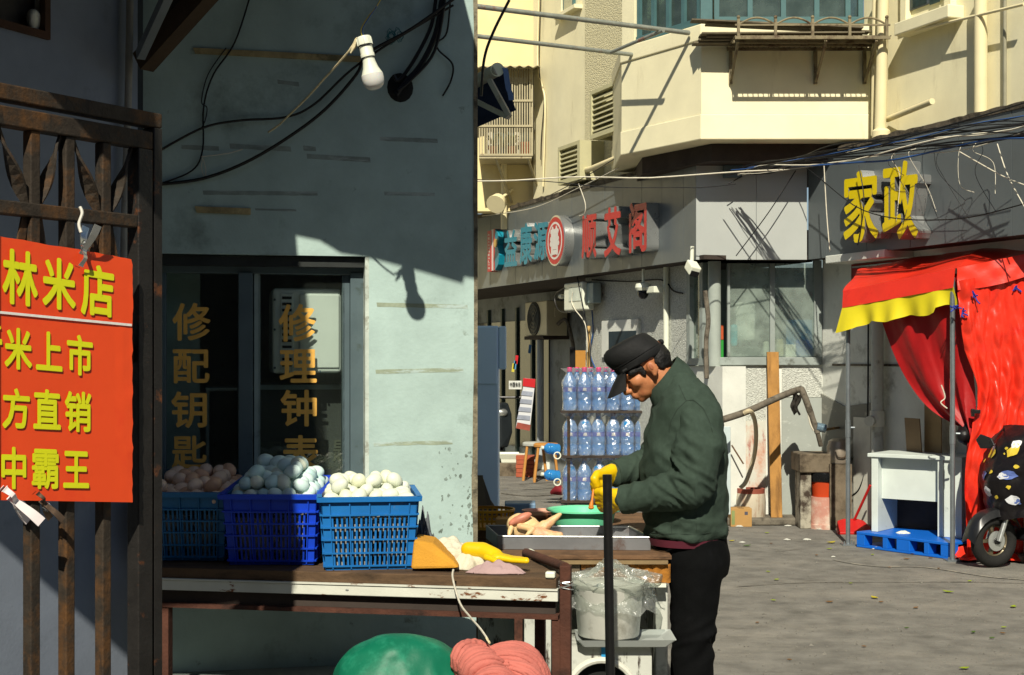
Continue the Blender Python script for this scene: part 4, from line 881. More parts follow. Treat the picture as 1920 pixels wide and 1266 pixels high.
wire('hose', [px(1322, 545, 13.1), px(1328, 600, 13.1), px(1324, 640, 13.1), px(1325, 710, 13.05)], .022, mHose, 'dark lagged pipe hanging in front of the narrow side window', 'pipe', n=8)
# barrel, box, sink, buckets
def lbk(nm, lb, cat, u, v, prof_, m, d=None, n=28, rim=None, rm=None):
    c = gd(u, v) if d is None else px(u, v, d); r = T(nm, lb, cat, c); P('body', G().lathe(prof_, c, n), m, r, sm=True)
    if rim: P('rim', G().lathe(rim, c, n), rm, r, sm=True)
    return r, c
mBar = M('stained_barrel', '#b9b09c', .6, .1, 6, .05, c2='#8a5a3f', t=.62, w=.1, s2=5, st=(3, 3, .6))
r, c = lbk('plastic_barrel', 'stained white barrel with a red-brown rim by the wall', 'barrel', 1412, 984, [(.12, 0), (.135, .03), (.14, .2), (.132, .28), (.125, .3)], mBar, rim=[(.13, .285), (.13, .33), (.105, .33), (.105, .3)], rm=M('brown_rim', '#8c4a3a', .7, .2))
r.location += V((0, .12, 0))
bx = T('cardboard_box', 'small cardboard box beside the stained barrel', 'box', gd(1390, 988)); mCard = M('cardboard', '#a8834e', .85, .1, 6, .05); c = bx.location
P('carton', G().box(c+V((0, .08, .085)), (.195, .16, .17)), mCard, bx, bev=.003); P('tape', G().box(c+V((0, .08, .1705)), (.05, .161, .002)), M('brown_tape', '#8d6c3c', .4), bx); P('print_mark', G().fb(Fc((c.x, c.y-.0005), (1, 0)), .03, .06, .11, .14, 0, .001), M('ink', '#4a4a55', .7), bx); P('print_mark', G().fb(Fc((c.x, c.y-.0005), (1, 0)), -.09, -.06, .02, .15, 0, .001), M('green_print', '#7d8a55', .7), bx)
sk = T('stone_sink', 'concrete sink slab on a stained stone leg', 'sink', gd(1535, 990)); mStone = M('stained_stone', '#6f6453', .9, .25, 7, .3, 50, c2='#3d3428', t=.55, w=.1, s2=5); mStW = M('whitewash_leg', '#a9a493', .9, .2, 6, .2, c2='#3b3128', t=.5, w=.08, s2=6)
zq = lambda v, d: HC-(v-HZ)/F*d
P('slab', G().box((px(1530, 868, 13).x, 13.15, zq(868, 13)), (.32, .42, .17)), mStone, sk, bev=.01); P('leg', G().box((px(1510, 930, 13.0).x, 13.1, zq(886, 13)/2), (.1, .25, zq(886, 13))), mStW, sk, bev=.008)
mOr = M('orange_bucket', '#b9411d', .45, .08, 6, .02); mPk = M('worn_pink_bucket', '#b58272', .6, .15, 7, .05, c2='#c9c0b0', t=.55, w=.1, s2=4)
r, c = lbk('upturned_bucket', 'worn pink bucket turned upside down under the orange bucket', 'bucket', 1545, 990, [(.15, 0), (.15, .04), (.14, .045), (.13, .2), (.125, .29)], mPk)
r2 = T('orange_bucket', 'orange bucket lined with a black bag on the upturned bucket', 'bucket', c+V((0, 0, .291))); c2_ = r2.location
P('body', G().lathe([(.105, 0), (.125, .17), (.135, .21), (.125, .21)], c2_, 28), mOr, r2, sm=True); g = G(); g.lathe([(.13, .14), (.142, .19), (.14, .225), (.12, .22), (.11, .1)], c2_, 28, capb=False, capt=True).jit(.012, 18); P('bag_liner', g, M('black_film', '#101113', .25, .2, 9, .3), r2, sm=True)
r, c = lbk('steel_pot', 'dented steel milk pot with a wire handle beside the sink', 'pot', 1572, 868, [(.1, 0), (.105, .03), (.105, .15), (.095, .17), (.09, .2), (.06, .22), (.01, .225)], M('dull_steel', '#9a8f80', .4, .2, 9, .05, metal=.6), 13.0); P('handle', G().tube(spl([c+V((-.05, -.105, .11)), c+V((-.03, -.12, .06)), c+V((.03, -.12, .06)), c+V((.05, -.105, .11))]), .006, 6), mRust, r, sm=True); P('pot_stand', G().box((c.x, c.y, c.z/2-.003), (.2, .2, c.z-.006)), mStone, r)
dp = T('dustpan', 'red plastic dustpan with a long slanting handle', 'dustpan', gd(1600, 1000)); c = dp.location; mRedP = M('red_plastic', '#b3201f', .4, .08, 6, .02)
P('pan', G().loft([[c+V((x*w, y, z)) for x, z in ((-1, 0), (1, 0), (1, h), (.6, h*1.15), (-.6, h*1.15), (-1, h))] for y, w, h in ((-.1, .16, .02), (.0, .15, .06), (.1, .12, .1), (.13, .08, .1))]), mRedP, dp, bev=.006); P('handle', G().tube([c+V((.02, .1, .08)), px(1632, 910, 12.55)], .012, 8), mRedP, dp, sm=True)
vpipe(W2, 1645, 600, 1000, .055, 'white drain pipe with a junction on the dirty wall', M('white_pvc', '#b9bcb4', .6, .1, 6, .05, c2='#7a7669', t=.6, s2=4), .08); P('pipe_junction', G().tube([W2.hit(1636, 788, .12), W2.hit(1630, 790, .2)], .045, 14), mWhitePt, None, sm=True, label='capped branch of the white drain pipe', cat='pipe'); P('pipe_collar', G().lathe([(.066, 0), (.066, .14)], W2.hit(1645, 800, .08), 16), mWhitePt, None, sm=True, label='wide collar on the white drain pipe', cat='pipe')
wire('cable', [W2.hit(1628, 600, .02), W2.hit(1627, 780, .02), W2.hit(1624, 870, .02), W2.hit(1612, 915, .03), W2.hit(1597, 930, .03)], .008, mCable, 'black cable hanging down the dirty wall beside the drain pipe')
# ledge with red sign above the tent
ld = T('door_canopy', 'thin concrete canopy slab with rubble on top', 'canopy', W2.hit(1620, 480)); 
P('slab', G().ob(W2.pt(W2.a(1600)+.0, W2.z(1600, 496), .0), W2.e*.9, W2.n*.3, V((0, 0, .07))), mWhiteW, ld, bev=.006)
for k in range(7): P('rubble', G().ell(W2.pt(W2.a(1600)+.12+.1*k, W2.z(1600, 496)+.085, .12+.1*rnd.random()), (.05*rnd.uniform(.5, 1.2), .04, .03), nu=7, nv=5).jit(.02, 20), mWhitePt, ld)
rs = T('door_sign', 'framed dark red sign with gold characters under the canopy', 'sign', W2.hit(1650, 540)); P('frame', G().fpx(W2, 1596, 496, 1700, 560, .03, .06), M('sign_frame', '#7d2418', .6), rs); P('face', G().fpx(W2, 1599, 504, 1684, 560, .0605, .065), M('maroon', '#8a1d1f', .5), rs); P('metal_edge', G().fpx(W2, 1597, 500, 1690, 503, .0605, .07), mSil, rs)
for k, ch in enumerate('积富栋宜'): P('letter', fglyph(G(), W2, ch, 1602+k*20.5, 519, 1619+k*20.5, 540, .066, .001, .04, -.13), M('sign_gold', '#c9a83a', .5), rs)
# cameras and lamps on the fascia underside
cc = T('dome_camera', 'white dome security camera hanging under the fascia', 'camera', FL.hit(1206, 545)); c = W0.hit(1206, 545, .18)
P('stem', G().tube([c+V((0, 0, .22)), c], .014, 8), mSock, cc); P('housing', G().lathe([(.07, 0), (.085, .03), (.075, .07), (.02, .08)], c, 20), mSock, cc, sm=True); P('dome', G().ell(c+V((0, 0, -.02)), (.058, .058, .07)), M('dark_dome', '#0b0c10', .1), cc, sm=True); P('junction_box', G().fpx(W0, 1212, 538, 1226, 550, .1, .2), mSock, cc, bev=.006)
sc_ = T('bullet_camera', 'small white camera on a bracket at the fascia corner', 'camera', FM.hit(1299, 500)); c = px(1299, 503, 12.9)
P('bracket', G().tube([px(1298, 462, 12.95), px(1297, 495, 12.95)], .018, 8), mSock, sc_); R_ = Euler((.5, .2, .3)).to_matrix(); P('housing', G().box(c, (.1, .16, .09), R=R_), mSock, sc_, bev=.012); P('lens_face', G().box(c+R_@V((0, -.083, -.02)), (.08, .006, .05), R=R_), mBlack, sc_); 
mb = T('meter_box', 'white plastic meter box with hanging wires at the recess corner', 'meter box', W0.hit(1080, 580)); 
P('case', G().fpx(W0, 1057, 532, 1092, 584, .05, .2), mSock, mb, bev=.02, seg=3); P('cover', G().fpx(W0, 1066, 540, 1088, 566, .2, .206), M('box_film', '#c5cfc4', .3), mb, bev=.004); P('side_box', G().fpx(W0, 1093, 532, 1112, 570, .05, .15), mAluL, mb, bev=.01); P('gland', G().tube([W0.hit(1056, 556, .15), W0.hit(1051, 556, .15)], .03, 10), mSock, mb)
for k, pts in enumerate((((1074, 548), (1072, 565), (1078, 580), (1098, 610), (1101, 660)), ((1080, 500), (1086, 540), (1096, 590), (1104, 640), (1110, 700)), ((1058, 540), (1040, 555), (1048, 582), (1072, 586)))): P('box_wire', G().tube(spl([W0.hit(u, v, .21) for u, v in pts]), .007, 5), (mWhiteC, mCable, mCable)[k], mb, sm=True)
vpipe(W0, 1249, 500, 700, .028, 'pale conduit down the pebble-dash wall', mSock, .03); wire('cable', [W0.hit(1110, 525, .02), W0.hit(1180, 528, .02), W0.hit(1240, 525, .02), W0.hit(1262, 545, .02), W0.hit(1280, 550, .02)], .008, mCable, 'black cable looping across the pebble-dash wall under the fascia')
wire('cable', [W0.hit(1108, 560, .02), W0.hit(1112, 620, .02), W0.hit(1106, 660, .03), W0.hit(1116, 690, .02)], .008, mBlC, 'blue cable twisted down the recess corner')
P('bamboo_stick', G().tube([W0.hit(1103, 700, .12), W0.hit(1104, 612, .06)], .02, 8), M('bamboo', '#b5945a', .6, .2), None, sm=True, label='upright bamboo stick behind the water bottles', cat='stick')
# ---------------- recessed shopfront -------------------------------------
ac = T('air_conditioner', 'beige air conditioner unit on the recess wall', 'air conditioner', L1.hit(1000, 632)); q = L1; mBei = M('beige_metal', '#c5bda0', .5, .06, 5, .02)
aa = L1.off(.35).a(1025); z0, z1 = L1.off(.35).z(1000, 630), L1.off(.35).z(1000, 566)
P('case', G().fb(L1, aa-.8, aa, z0, z1, .05, .35), mBei, ac, bev=.012); Rl = Matrix((L1.e, V((0, 0, 1)), L1.n)).transposed(); c = L1.pt(aa-.45, (z0+z1)/2, .35)
P('fan_grille', G().lathe([(.23, 0), (.23, .012), (.2, .02)], c, 28, Rl), M('grille_black', '#1c1e1f', .6), ac, sm=True)
for k in range(4): P('grille_ring', G().tube([c+Rl@V((math.cos(a*.2618)*.05*(k+1), math.sin(a*.2618)*.05*(k+1), .024)) for a in range(24)], .004, 4, closed=True), mAlu, ac)
P('bracket', G().fb(L1, aa-.75, aa-.05, z0-.05, z0-.004, .0, .38), mSoff, ac); P('valve_cover', G().ob(L1.pt(aa+.002, z0+.25, .12), L1.e*.03, L1.n*.12, V((0, 0, .12))), mBei, ac); P('pipe_bundle', G().tube(spl([L1.pt(aa+.03, z0+.15, .2), L1.pt(aa+.2, z0+.2, .15), L1.pt(aa+.3, z0-.1, .1), L1.pt(aa+.25, z0-.4, .05)]), .025, 8), mHose, ac, sm=True)
sf = T('shopfront', 'dark glass shopfront in the recess behind the cabinet', 'shopfront', L1.hit(960, 880)); mShG = M('dark_shop_glass', '#141b1c', .12, .3, 3, 0, sp=.6)
for k in range(7):
    u0 = L1.a(905)+k*.62-1.5; P('glass_panel', G().fb(L1, u0+.03, u0+.59, .25, 2.1, .01, .02), mShG, sf); P('mullion', G().fb(L1, u0-.03, u0+.028, .1, 2.3, .005, .05), M('green_alu', '#32423e', .5), sf)
P('plinth', G().fb(L1, L1.a(905)-1.5, L1.a(905)+2.8, .002, .1, .0, .3), mWhiteW, sf)
vpipe(L1, 1013, 625, 890, .05, 'white drain pipe below the air conditioner', M('grey_white_pvc', '#a9b0b3', .5, .08), .12)
ps = T('price_poster', 'tilted price list poster leaning by the shopfront', 'poster', L1.hit(990, 800, .4)); d = 18.6
P('sheet', G().poly([px(984, 709, d), px(1004, 711, d), px(993, 808, d), px(967, 803, d)], (0, .02, 0)), M('poster_white', '#c5c8cc', .5, .04), ps); P('red_header', G().poly([px(981, 709, d-.01), px(1004, 711, d-.01), px(1003, 727, d-.01), px(980, 724, d-.01)], (0, .006, 0)), mRd, ps); P('red_footer', G().poly([px(970, 792, d-.01), px(995, 797, d-.01), px(993, 808, d-.01), px(967, 803, d-.01)], (0, .006, 0)), M('brown_red', '#8c4436', .6), ps)
for k in range(4): 
    v = 733+k*15; P('grey_panel', G().poly([px(979-k*2.6, v, d-.01), px(999-k*1.6, v+2, d-.01), px(998-k*1.6, v+10, d-.01), px(977-k*2.6, v+8, d-.01)], (0, .006, 0)), M('poster_grey', '#8f96a5', .6), ps)
nt = T('notice', 'small white notice with dark characters on the shop glass', 'notice', px(965, 730, 19)); P('card', G().fb(Fc(px(966, 730, 19).xy, (1, 0)), -.085, .085, zq(730, 19), zq(714, 19), 0, .01), M('card_white', '#c9ccc6', .6), nt)
for k, ch in enumerate('中国体彩'): f_ = Fc(px(966, 730, 18.98).xy, (1, 0)); P('letter', fglyph(G(), f_, ch, 956+k*5.2, 717, 960.5+k*5.2, 725, .005, .001, .03), mDark, nt)
for k, (u, v, m) in enumerate(((966, 685, M('sticker_blue', '#4a86b0', .5)), (969, 675, mRd), (963, 690, M('sticker_yellow', '#c0b43f', .5)), (994, 655, M('sticker_blue2', '#3f6f9a', .5)))):
    P('sticker', G().poly([px(u-2, v-9, 18.9), px(u+3, v-8, 18.9), px(u+1, v+8, 18.9), px(u-4, v+7, 18.9)], (0, .01, 0)), m, None, label=('pale blue', 'red', 'yellow', 'deep blue')[k]+' paper sticker on the dark shop glass', cat='sticker')
# stools, bricks, white tray, boards
def stool(u, v, lb, seatm):
    c = gd(u, v); r = T('wooden_stool', lb, 'stool', c, 'stools outside the recess'); h = .43; mS = M('stool_wood', '#b5803f', .6, .12, 6, .05)
    P('seat', G().lathe([(.14, 0), (.16, .012), (.16, .04), (.14, .055)], c+V((0, 0, h)), 24), seatm, r, sm=True)
    for sx in (-1, 1):
        for sy in (-1, 1): P('leg', G().tube([c+V((sx*.15, sy*.15, 0)), c+V((sx*.1, sy*.1, h))], .017, 8), mS, r, sm=True)
    for sx in (-1, 1): P('stretcher', G().tube([c+V((sx*.13, -.13, .15)), c+V((sx*.13, .13, .15))], .01, 6), mS, r)
stool(1003, 900, 'wooden stool with a grey padded seat by the bricks', M('stool_pad', '#a7aaa2', .8)); stool(1024, 903, 'wooden stool with a plain wooden seat by the bottle rack', M('stool_wood', '#b5803f', .6, .12, 6, .05))
bs_ = T('brick_stack', 'small stack of red bricks beside the stools', 'brick stack', gd(985, 897)); c = bs_.location
for k in range(5):
    for j in range(2): P('brick', G().box(c+V((-.06+.125*j, .25, .03+.056*k)), (.115, .24, .052), rz=rnd.uniform(-.05, .05)), M('red_brick', '#a1533a', .9, .2, 9, .2), bs_, bev=.004)
wtb = T('white_basin', 'white plastic basin upside down on a stone block', 'basin', gd(960, 895)); c = wtb.location+V((0, .3, 0)); P('block', G().box(c+V((0, 0, .085)), (.38, .3, .17)).jit(.02, 8), mStone, wtb, bev=.01); P('basin', G().loft([[c+V((x*w, y*w, z)) for x, y in ((-1, -.8), (1, -.8), (1, .8), (-1, .8))] for z, w in ((.171, .14), (.22, .15), (.28, .19), (.3, .2), (.3, .17), (.24, .13))]), mSock, wtb, bev=.01)
bk = T('parked_scooter', 'dark scooter front half hidden behind the cabinet', 'scooter', gd(945, 895)); c = bk.location+V((-.05, .8, 0)); mBk = M('scooter_dark', '#22272a', .4, .2)
P('wheel', G().tube([c+V((0, math.cos(a*.2618)*.18, .2+math.sin(a*.2618)*.18)) for a in range(24)], .045, 8, closed=True), mBlack, bk, sm=True); P('fairing', G().loft([[c+V((x*w, y-.05, z)) for x, y in ((-1, -.1), (0, -.2), (1, -.1), (.8, .15), (-.8, .15))] for z, w in ((.35, .1), (.55, .16), (.8, .15), (.95, .1))]), mBk, bk, bev=.02); P('headlamp', G().ell(c+V((0, -.2, .82)), (.1, .07, .06)), mSil, bk, sm=True); P('handlebar', G().tube([c+V((-.3, 0, 1.02)), c+V((.3, 0, 1.02))], .018, 8), mBlack, bk)
P('brown_board', G().ob(px(1068, 700, 16.2), (.06, .0, 0), (0, .05, 0), (0, 0, .3)), mBlack, None, label='black edged board end behind the bottles', cat='board'); P('orange_board', G().ob(px(1079, 702, 16.1), (.115, 0, 0), (0, .05, 0), (0, 0, .27)), M('orange_ply', '#a8762f', .7, .1), None, label='orange plywood board standing behind the bottles', cat='board')
# ---------------- bottle rack --------------------------------------------
dj = 15.1; X0 = px(1069, 945, dj).x; pit = .152
rk2 = T('bottle_rack', 'low rack of dark slats stacking wrapped water bottles', 'rack', (X0+.7, dj, 0))
for t in range(3):
    z = .06+.475*t
    for dd in (-.14, .0, .14): P('slat', G().box((X0+.70, dj+dd+.06, z-.02), (1.60, .07, .022)), mSoff, rk2)
for x in (-.02, 1.47):
    for dd in (-.09, .24): P('post', G().box((X0+x, dj+dd, .47), (.03, .03, .94)), mRust, rk2)
mJug = M('blue_jug', '#3f9de6', .12, .1, 3, 0, tr=.5, sp=.5, ior=1.3); mJugL = M('blue_label', '#1f43a8', .4, .1, 6, 0); mPinkC = M('pink_cap', '#c9286a', .4)
mFilm = MG('bag_film', '#f2f5f7', .26, '#eef4f8', .2, .16, 14)
jp = [(.03, 0), (.068, .006), (.072, .03), (.072, .1), (.066, .11), (.066, .125), (.072, .135), (.072, .25), (.067, .262), (.072, .275), (.07, .30), (.055, .35), (.03, .385), (.022, .40), (.022, .425)]
def jugbag(c, sd):
    g = G(); rings = []
    for i in range(19):
        z = -.002+.45*i/18; r0 = .080 if z < .3 else .080-.045*min(1, (z-.3)/.1); ring = []
        if i > 16: r0 = .04+.03*(i-16)
        for j in range(26):
            a = 6.2832*j/26; r = r0*(1+.16*nz((math.cos(a)*2, math.sin(a)*2, z*7), 1.3, sd)+.09*nz((math.cos(a)*5, math.sin(a)*5, z*26), 1, sd+3)); r = max(r, .0735 if z < .3 else .03); ring.append(c+V((r*math.cos(a), r*math.sin(a), z+.012*nz((a, z*9, 0), 1, sd))))
        rings.append(ring)
    return g.loft(rings, False)
labs = ('water bottle in a clear bag on the bottom rack tier', 'water bottle in a clear bag on the middle rack tier', 'pink-capped water bottle in a clear bag at the front of the top rack tier', 'pink-capped water bottle in the back row of the top rack tier')
for t, row, ks in ((0, 0, range(5)), (1, 0, range(6)), (2, 0, (0, 1, 2, 3, 4, 5, 9)), (2, 1, (0, 1, 2, 3, 8, 9))):
    for k in ks:
        c = V((X0+pit*k+rnd.uniform(-.01, .01)+.075*row, dj+.15*row+rnd.uniform(-.01, .01), .052+.475*t)); r = T('water_bottle', labs[3 if row else t], 'water bottle', c, 'wrapped water bottles on the rack')
        P('bottle', G().lathe(jp, c, 20), mJug, r, sm=True); P('label_band', G().lathe([(.0728, .2), (.0728, .25)], c, 20, capb=False, capt=False), mJugL, r, sm=True)
        P('cap', G().lathe([(.026, .41), (.028, .415), (.028, .45), (.022, .458)], c, 14), mPinkC if t == 2 else M('maroon_cap', '#5a1f2b', .4), r, sm=True)
        P('label_mark', glyph(G(), '泉', c+V((-.022, -.0735, .243)), c+V((.022, -.0735, .243)), c+V((-.022, -.0735, .207)), (0, -1, 0), .0008, .04), mWf, r)
        P('clear_bag', jugbag(c, t*9+k+row*40), mFilm, r, sm=True)
# bare bottles lying at the rack end
for k, (v, z) in enumerate(((835, .5), (882, .22))):
    c = V((X0-.12, dj-.05, z+.09)); R_ = Euler((0, -1.45, .3)).to_matrix(); r = T('water_bottle', ('small blue bottle with white cap lying on the middle tier end', 'small bright blue bottle lying on the bottom tier end')[k], 'water bottle', c-V((0, 0, .09)))
    P('bottle', G().lathe([(a*.8, b*.42) for a, b in jp], c, 20, R_), mJug, r, sm=True); P('cap', G().lathe([(.02, .175), (.02, .2)], c, 12, R_), mSock, r); P('handle', G().tube([c+V((-.02+.035*math.cos(a*.4), -.07, -.06+.035*math.sin(a*.4))) for a in range(16)], .007, 6, closed=True), mSock, r, sm=True)
P('red_cloth', G().ell(gd(1052, 928)+V((0, 0, .05)), (.12, .1, .06)).jit(.05, 9), M('dark_red_cloth', '#7a1a24', .8, .2, 9, .2), None, sm=True, label='crumpled dark red cloth on the ground by the rack', cat='cloth')
# ---------------- shelf with the egg crates ------------------------------
ZS = .965
sf0, sf1 = V((-1.06, 4.07, 0)), V((.125, 3.86, 0)); SH = Fc((sf1.x, sf1.y), (sf1.x-sf0.x, sf1.y-sf0.y)); Ls = (sf1-sf0).length
sh = T('market_bench', 'rusty iron bench with a plank top and flaking white edge holding the egg crates', 'bench', (-.4, 4.1, 0))
mPk2 = M('old_plank', '#5a4632', .9, .3, 7, .3, 60, c2='#2e241a', t=.57, w=.1, s2=5, st=(.5, 3, 3)); mFlk = M('flaking_white', '#c6c8bc', .6, .1, 8, .1, 60, c2='#6b4020', t=.60, w=.02, s2=18, st=(.6, .6, 1.6)); mRb = M('brown_rust', '#4d2e22', .85, .3, 12, .3, 90, c2='#2a1b15', t=.58, s2=8)
for k, (d0, d1) in enumerate(((-.115, -.002), (-.25, -.118), (-.39, -.253))): P('plank', G().fb(SH, -Ls, -.005-.02*k, ZS-.03, ZS-.002*k, d0, d1).jit(.002, 5), mPk2, sh, bev=.003)
P('edge_strip', G().fb(SH, -Ls, 0, ZS-.062, ZS-.033, -.02, .006), mFlk, sh, bev=.002); P('edge_angle', G().fb(SH, -Ls, 0, ZS-.033+.0005, ZS-.0285, -.02, .010), mFlk, sh)
P('front_beam', G().fb(SH, -Ls, -.01, ZS-.1, ZS-.063, -.05, -.02), mSoff, sh); P('rust_rail', G().fb(SH, -Ls, .0, ZS-.112, ZS-.1005, -.06, .002), mRb, sh); P('bolt', G().ell(SH.hit(652, 1106, .0), (.008, .008, .005)), mSil, sh)
for a in (-.018, -Ls+.05): P('leg', G().fb(SH, a, a+.03, 0, ZS-.113, -.035, -.002), mRb, sh, bev=.002); P('leg', G().fb(SH, a-.1, a-.07, 0, ZS-.113, -.36, -.33), mRb, sh, bev=.002)
P('end_post', G().fb(SH, .004, .034, 0, ZS+.035, -.03, .0), mRb, sh, bev=.003)
hA = SH.pt(.02, ZS+.03, -.01); hB = px(986, 1036, 4.35); P('handle_bar', G().tube([hA, hB], .013, 10), mRb, sh, sm=True); P('handle_drop', G().tube([hB, hB+V((.0, .01, -.12))], .012, 8), mRb, sh, sm=True)
P('tie_wire', G().tube([SH.pt(.019+.02*math.cos(i*.9), ZS-.02+.012*math.sin(i*.37), -.015+.02*math.sin(i*.9)) for i in range(26)], .0018, 5), mSil, sh); P('plastic_stub', G().fb(SH, -.035, -.008, ZS+.001, ZS+.018, -.02, .005), mSock, sh, bev=.004)
# crates
def crate(name, label, c, rz, rx, m, seed):
    """slotted crate: c = front bottom centre; tapers to the base"""
    r = T(name, label, 'crate', c, 'blue egg crates on the bench'); R = Matrix.Rotation(rz, 3, 'Z') @ Matrix.Rotation(rx, 3, 'X')
    W, D, H = .272, .35, .208
    def tp(x, y, z): k = .90+.10*z/H; return c+R@V((x*k, D/2+(y-D/2)*k, z))
    def bar_(g, a, b, w, n):                      # bar on a wall between local points, n = outward
        pass
    sides = [(lambda s, z, d: tp(-W/2+W*s, -d, z), W), (lambda s, z, d: tp(W/2-W*s, D+d, z), W), (lambda s, z, d: tp(-W/2-d, D-D*s, z), D), (lambda s, z, d: tp(W/2+d, D*s, z), D)]
    def cell(g, f, s0, s1, z0, z1, d0, d1):
        p = [f(s, z, d) for s, z, d in ((s0, z0, d0), (s1, z0, d0), (s1, z1, d0), (s0, z1, d0), (s0, z0, d1), (s1, z0, d1), (s1, z1, d1), (s0, z1, d1))]
        g.add(p, [(3, 2, 1, 0), (4, 5, 6, 7), (0, 1, 5, 4), (1, 2, 6, 5), (2, 3, 7, 6), (3, 0, 4, 7)])
    rows = [(.012, .045), (.05, .083), (.088, .118), (.123, .153)]
    for f, L_ in sides:
        g = G(); cell(g, f, 0, 1, .158, H-.004, -.003, 0); cell(g, f, 0, 1, 0, .0118, -.003, 0)
        for z0, z1 in rows: cell(g, f, 0, 1, z1, z1+.005 if z1 < .15 else .158, -.003, 0)
        nb = 4 if L_ < .3 else 5; cell(g, f, 0, .09, .0119, .1579, -.003, -.0002); cell(g, f, .91, 1, .0119, .1579, -.003, -.0002)
        for b in range(nb):
            b0 = .09+.82*b/nb; w = .82/nb
            for j in range(4): s0 = b0+w*(j/4+.02); cell(g, f, s0, s0+w*.105, .0119, .1579, -.003, -.0003)
        P('slotted_side', g, m, r)
        g = G()
        for z in (.0095, .046, .084, .119, .154): cell(g, f, .0, 1, z, z+.0045, .0, .007)
        for b in range(nb+1): s = .085+.83*b/nb; cell(g, f, s-.006, s+.006, .003, H-.006, .0, .0062)
        P('rib_grid', g, m, r)
        P('rim_edge', (lambda gg: (cell(gg, f, -.03, 1.03, H-.006, H, -.003, .012), cell(gg, f, -.03, 1.03, H-.014, H-.0061, .008, .012), gg)[2])(G()), m, r)
    g = G(); p = [tp(x, y, z) for z in (0.001, .004) for x, y in ((-W/2, 0), (W/2, 0), (W/2, D), (-W/2, D))]; g.add(p, [(3, 2, 1, 0), (4, 5, 6, 7), (0, 1, 5, 4), (1, 2, 6, 5), (2, 3, 7, 6), (3, 0, 4, 7)]); P('crate_floor', g, m, r)
    g = G(); p = [tp(x, y, z) for z in (.006, .135) for x, y in ((-W/2+.02, .02), (W/2-.02, .02), (W/2-.02, D-.02), (-W/2+.02, D-.02))]; g.add(p, [(3, 2, 1, 0), (4, 5, 6, 7), (0, 1, 5, 4), (1, 2, 6, 5), (2, 3, 7, 6), (3, 0, 4, 7)]); P('paper_liner', g, M('paper_liner', '#8f9088', .9, .45, 14, .3, c2='#1c1f22', t=.52, w=.03, s2=16, st=(1, 1, .6)), r)
    if rx: P('prop_batten', G().box(c+Matrix.Rotation(rz, 3, 'Z')@V((0, D-.04, math.sin(rx)*(D-.04)/2-.002)), (W*.8, .03, math.sin(rx)*(D-.04)-.004)), mPk2, r)
    return tp, W, D, H
mCr1 = M('crate_teal_blue', '#1a6a9c', .45, .1, 9, .03, c2='#3a5a68', t=.7, s2=9); mCr2 = M('crate_royal_blue', '#1240c0', .42, .08, 9, .03); mCr3 = M('crate_bright_blue', '#1769ad', .5, .12, 9, .05, c2='#6a6f64', t=.66, w=.05, s2=14)
egp = [(.0001, -.0290)]+[(.0222*math.sin(math.pi*i/14)*(1+.09*math.cos(math.pi*i/14)), -.0290*math.cos(math.pi*i/14)) for i in range(1, 14)]+[(.0001, .0290)]
def eggmesh(name, m):
    o = P(name, G().lathe(egp, (0, 0, 0), 20), m, None, sm=True, ang=180); [setattr(q, 'co', q.co-V((0, 0, .029))) for q in o.data.vertices]; return o.data, o
eggm = [M('egg_blue', '#c6dcd8', .5, .05, 40, .03, 200, sp=.4), M('egg_pale', '#d3d9c6', .5, .05, 40, .03, 200, sp=.4), M('egg_tan', '#d3a888', .5, .08, 40, .03, 200, sp=.4), M('egg_tan_light', '#e0c3aa', .5, .06, 40, .03, 200, sp=.4), M('egg_teal', '#b4d2d0', .5, .06, 40, .03, 200, sp=.4), M('egg_cream', '#d9dcc0', .5, .05, 40, .03, 200, sp=.4)]
EM = []
for m in eggm: d_, o_ = eggmesh('egg', m); EM.append(d_); bpy.data.objects.remove(o_)
def eggs(tp, W, D, z0, hump, nx, ny, mats, label, group, layers, seed, skip=0):
    r_ = random.Random(seed); lst = []
    for Lr in range(layers):
        ins = .034+Lr*.024; nxx, nyy = nx-Lr, ny-Lr
        if nxx < 1 or nyy < 1: break
        for j in range(nyy):
            for i in range(nxx):
                x = -W/2+ins+(W-2*ins)*(i/(nxx-1) if nxx > 1 else .5)+r_.uniform(-.006, .006)+(.012 if j % 2 else -.006)*(i not in (0, nxx-1)); y = ins+(D-2*ins)*(j/(nyy-1) if nyy > 1 else .5)+r_.uniform(-.007, .007)
                if r_.random() < skip*(Lr == layers-1): continue
                e = 1-((2*x/W)**2+((y-D/2)*2/D)**2)*.5
                lst.append((x, y, z0+Lr*.03+hump*max(0, e)+r_.uniform(-.004, .004)))
    for x, y, z in lst:
        o = bpy.data.objects.new('egg', r_.choice(mats)); COL.objects.link(o); o.location = tp(x, y, z)
        o.rotation_euler = (r_.uniform(.7, 2.4), r_.uniform(-.5, .5), r_.uniform(0, 6.28)); s_ = r_.uniform(.86, 1.02); o.scale = (s_, s_, s_*r_.uniform(.95, 1.05))
        o['label'] = label; o['category'] = 'egg'; o['group'] = group
c3 = px(693, 1068, 4.0); c3.z = ZS+.001; tp, W, D, H = crate('egg_crate', 'bright blue crate heaped with cream eggs beside the cloths', c3, .13, 0, mCr3, 1)
eggs(tp, W, D, .185, .03, 6, 7, [EM[1], EM[5], EM[1]], 'cream egg in the bright blue crate beside the cloths', 'cream eggs', 2, 3, .55)
c2 = px(507, 1060, 4.09); c2.z = ZS+.001; tp, W, D, H = crate('egg_crate', 'royal blue crate heaped high with blue-green eggs between the other crates', c2, -.02, .07, mCr2, 2)
eggs(tp, W, D, .178, .03, 6, 7, [EM[0], EM[4], EM[0], EM[1]], 'blue-green egg in the royal blue crate', 'blue-green eggs', 3, 5, .55)
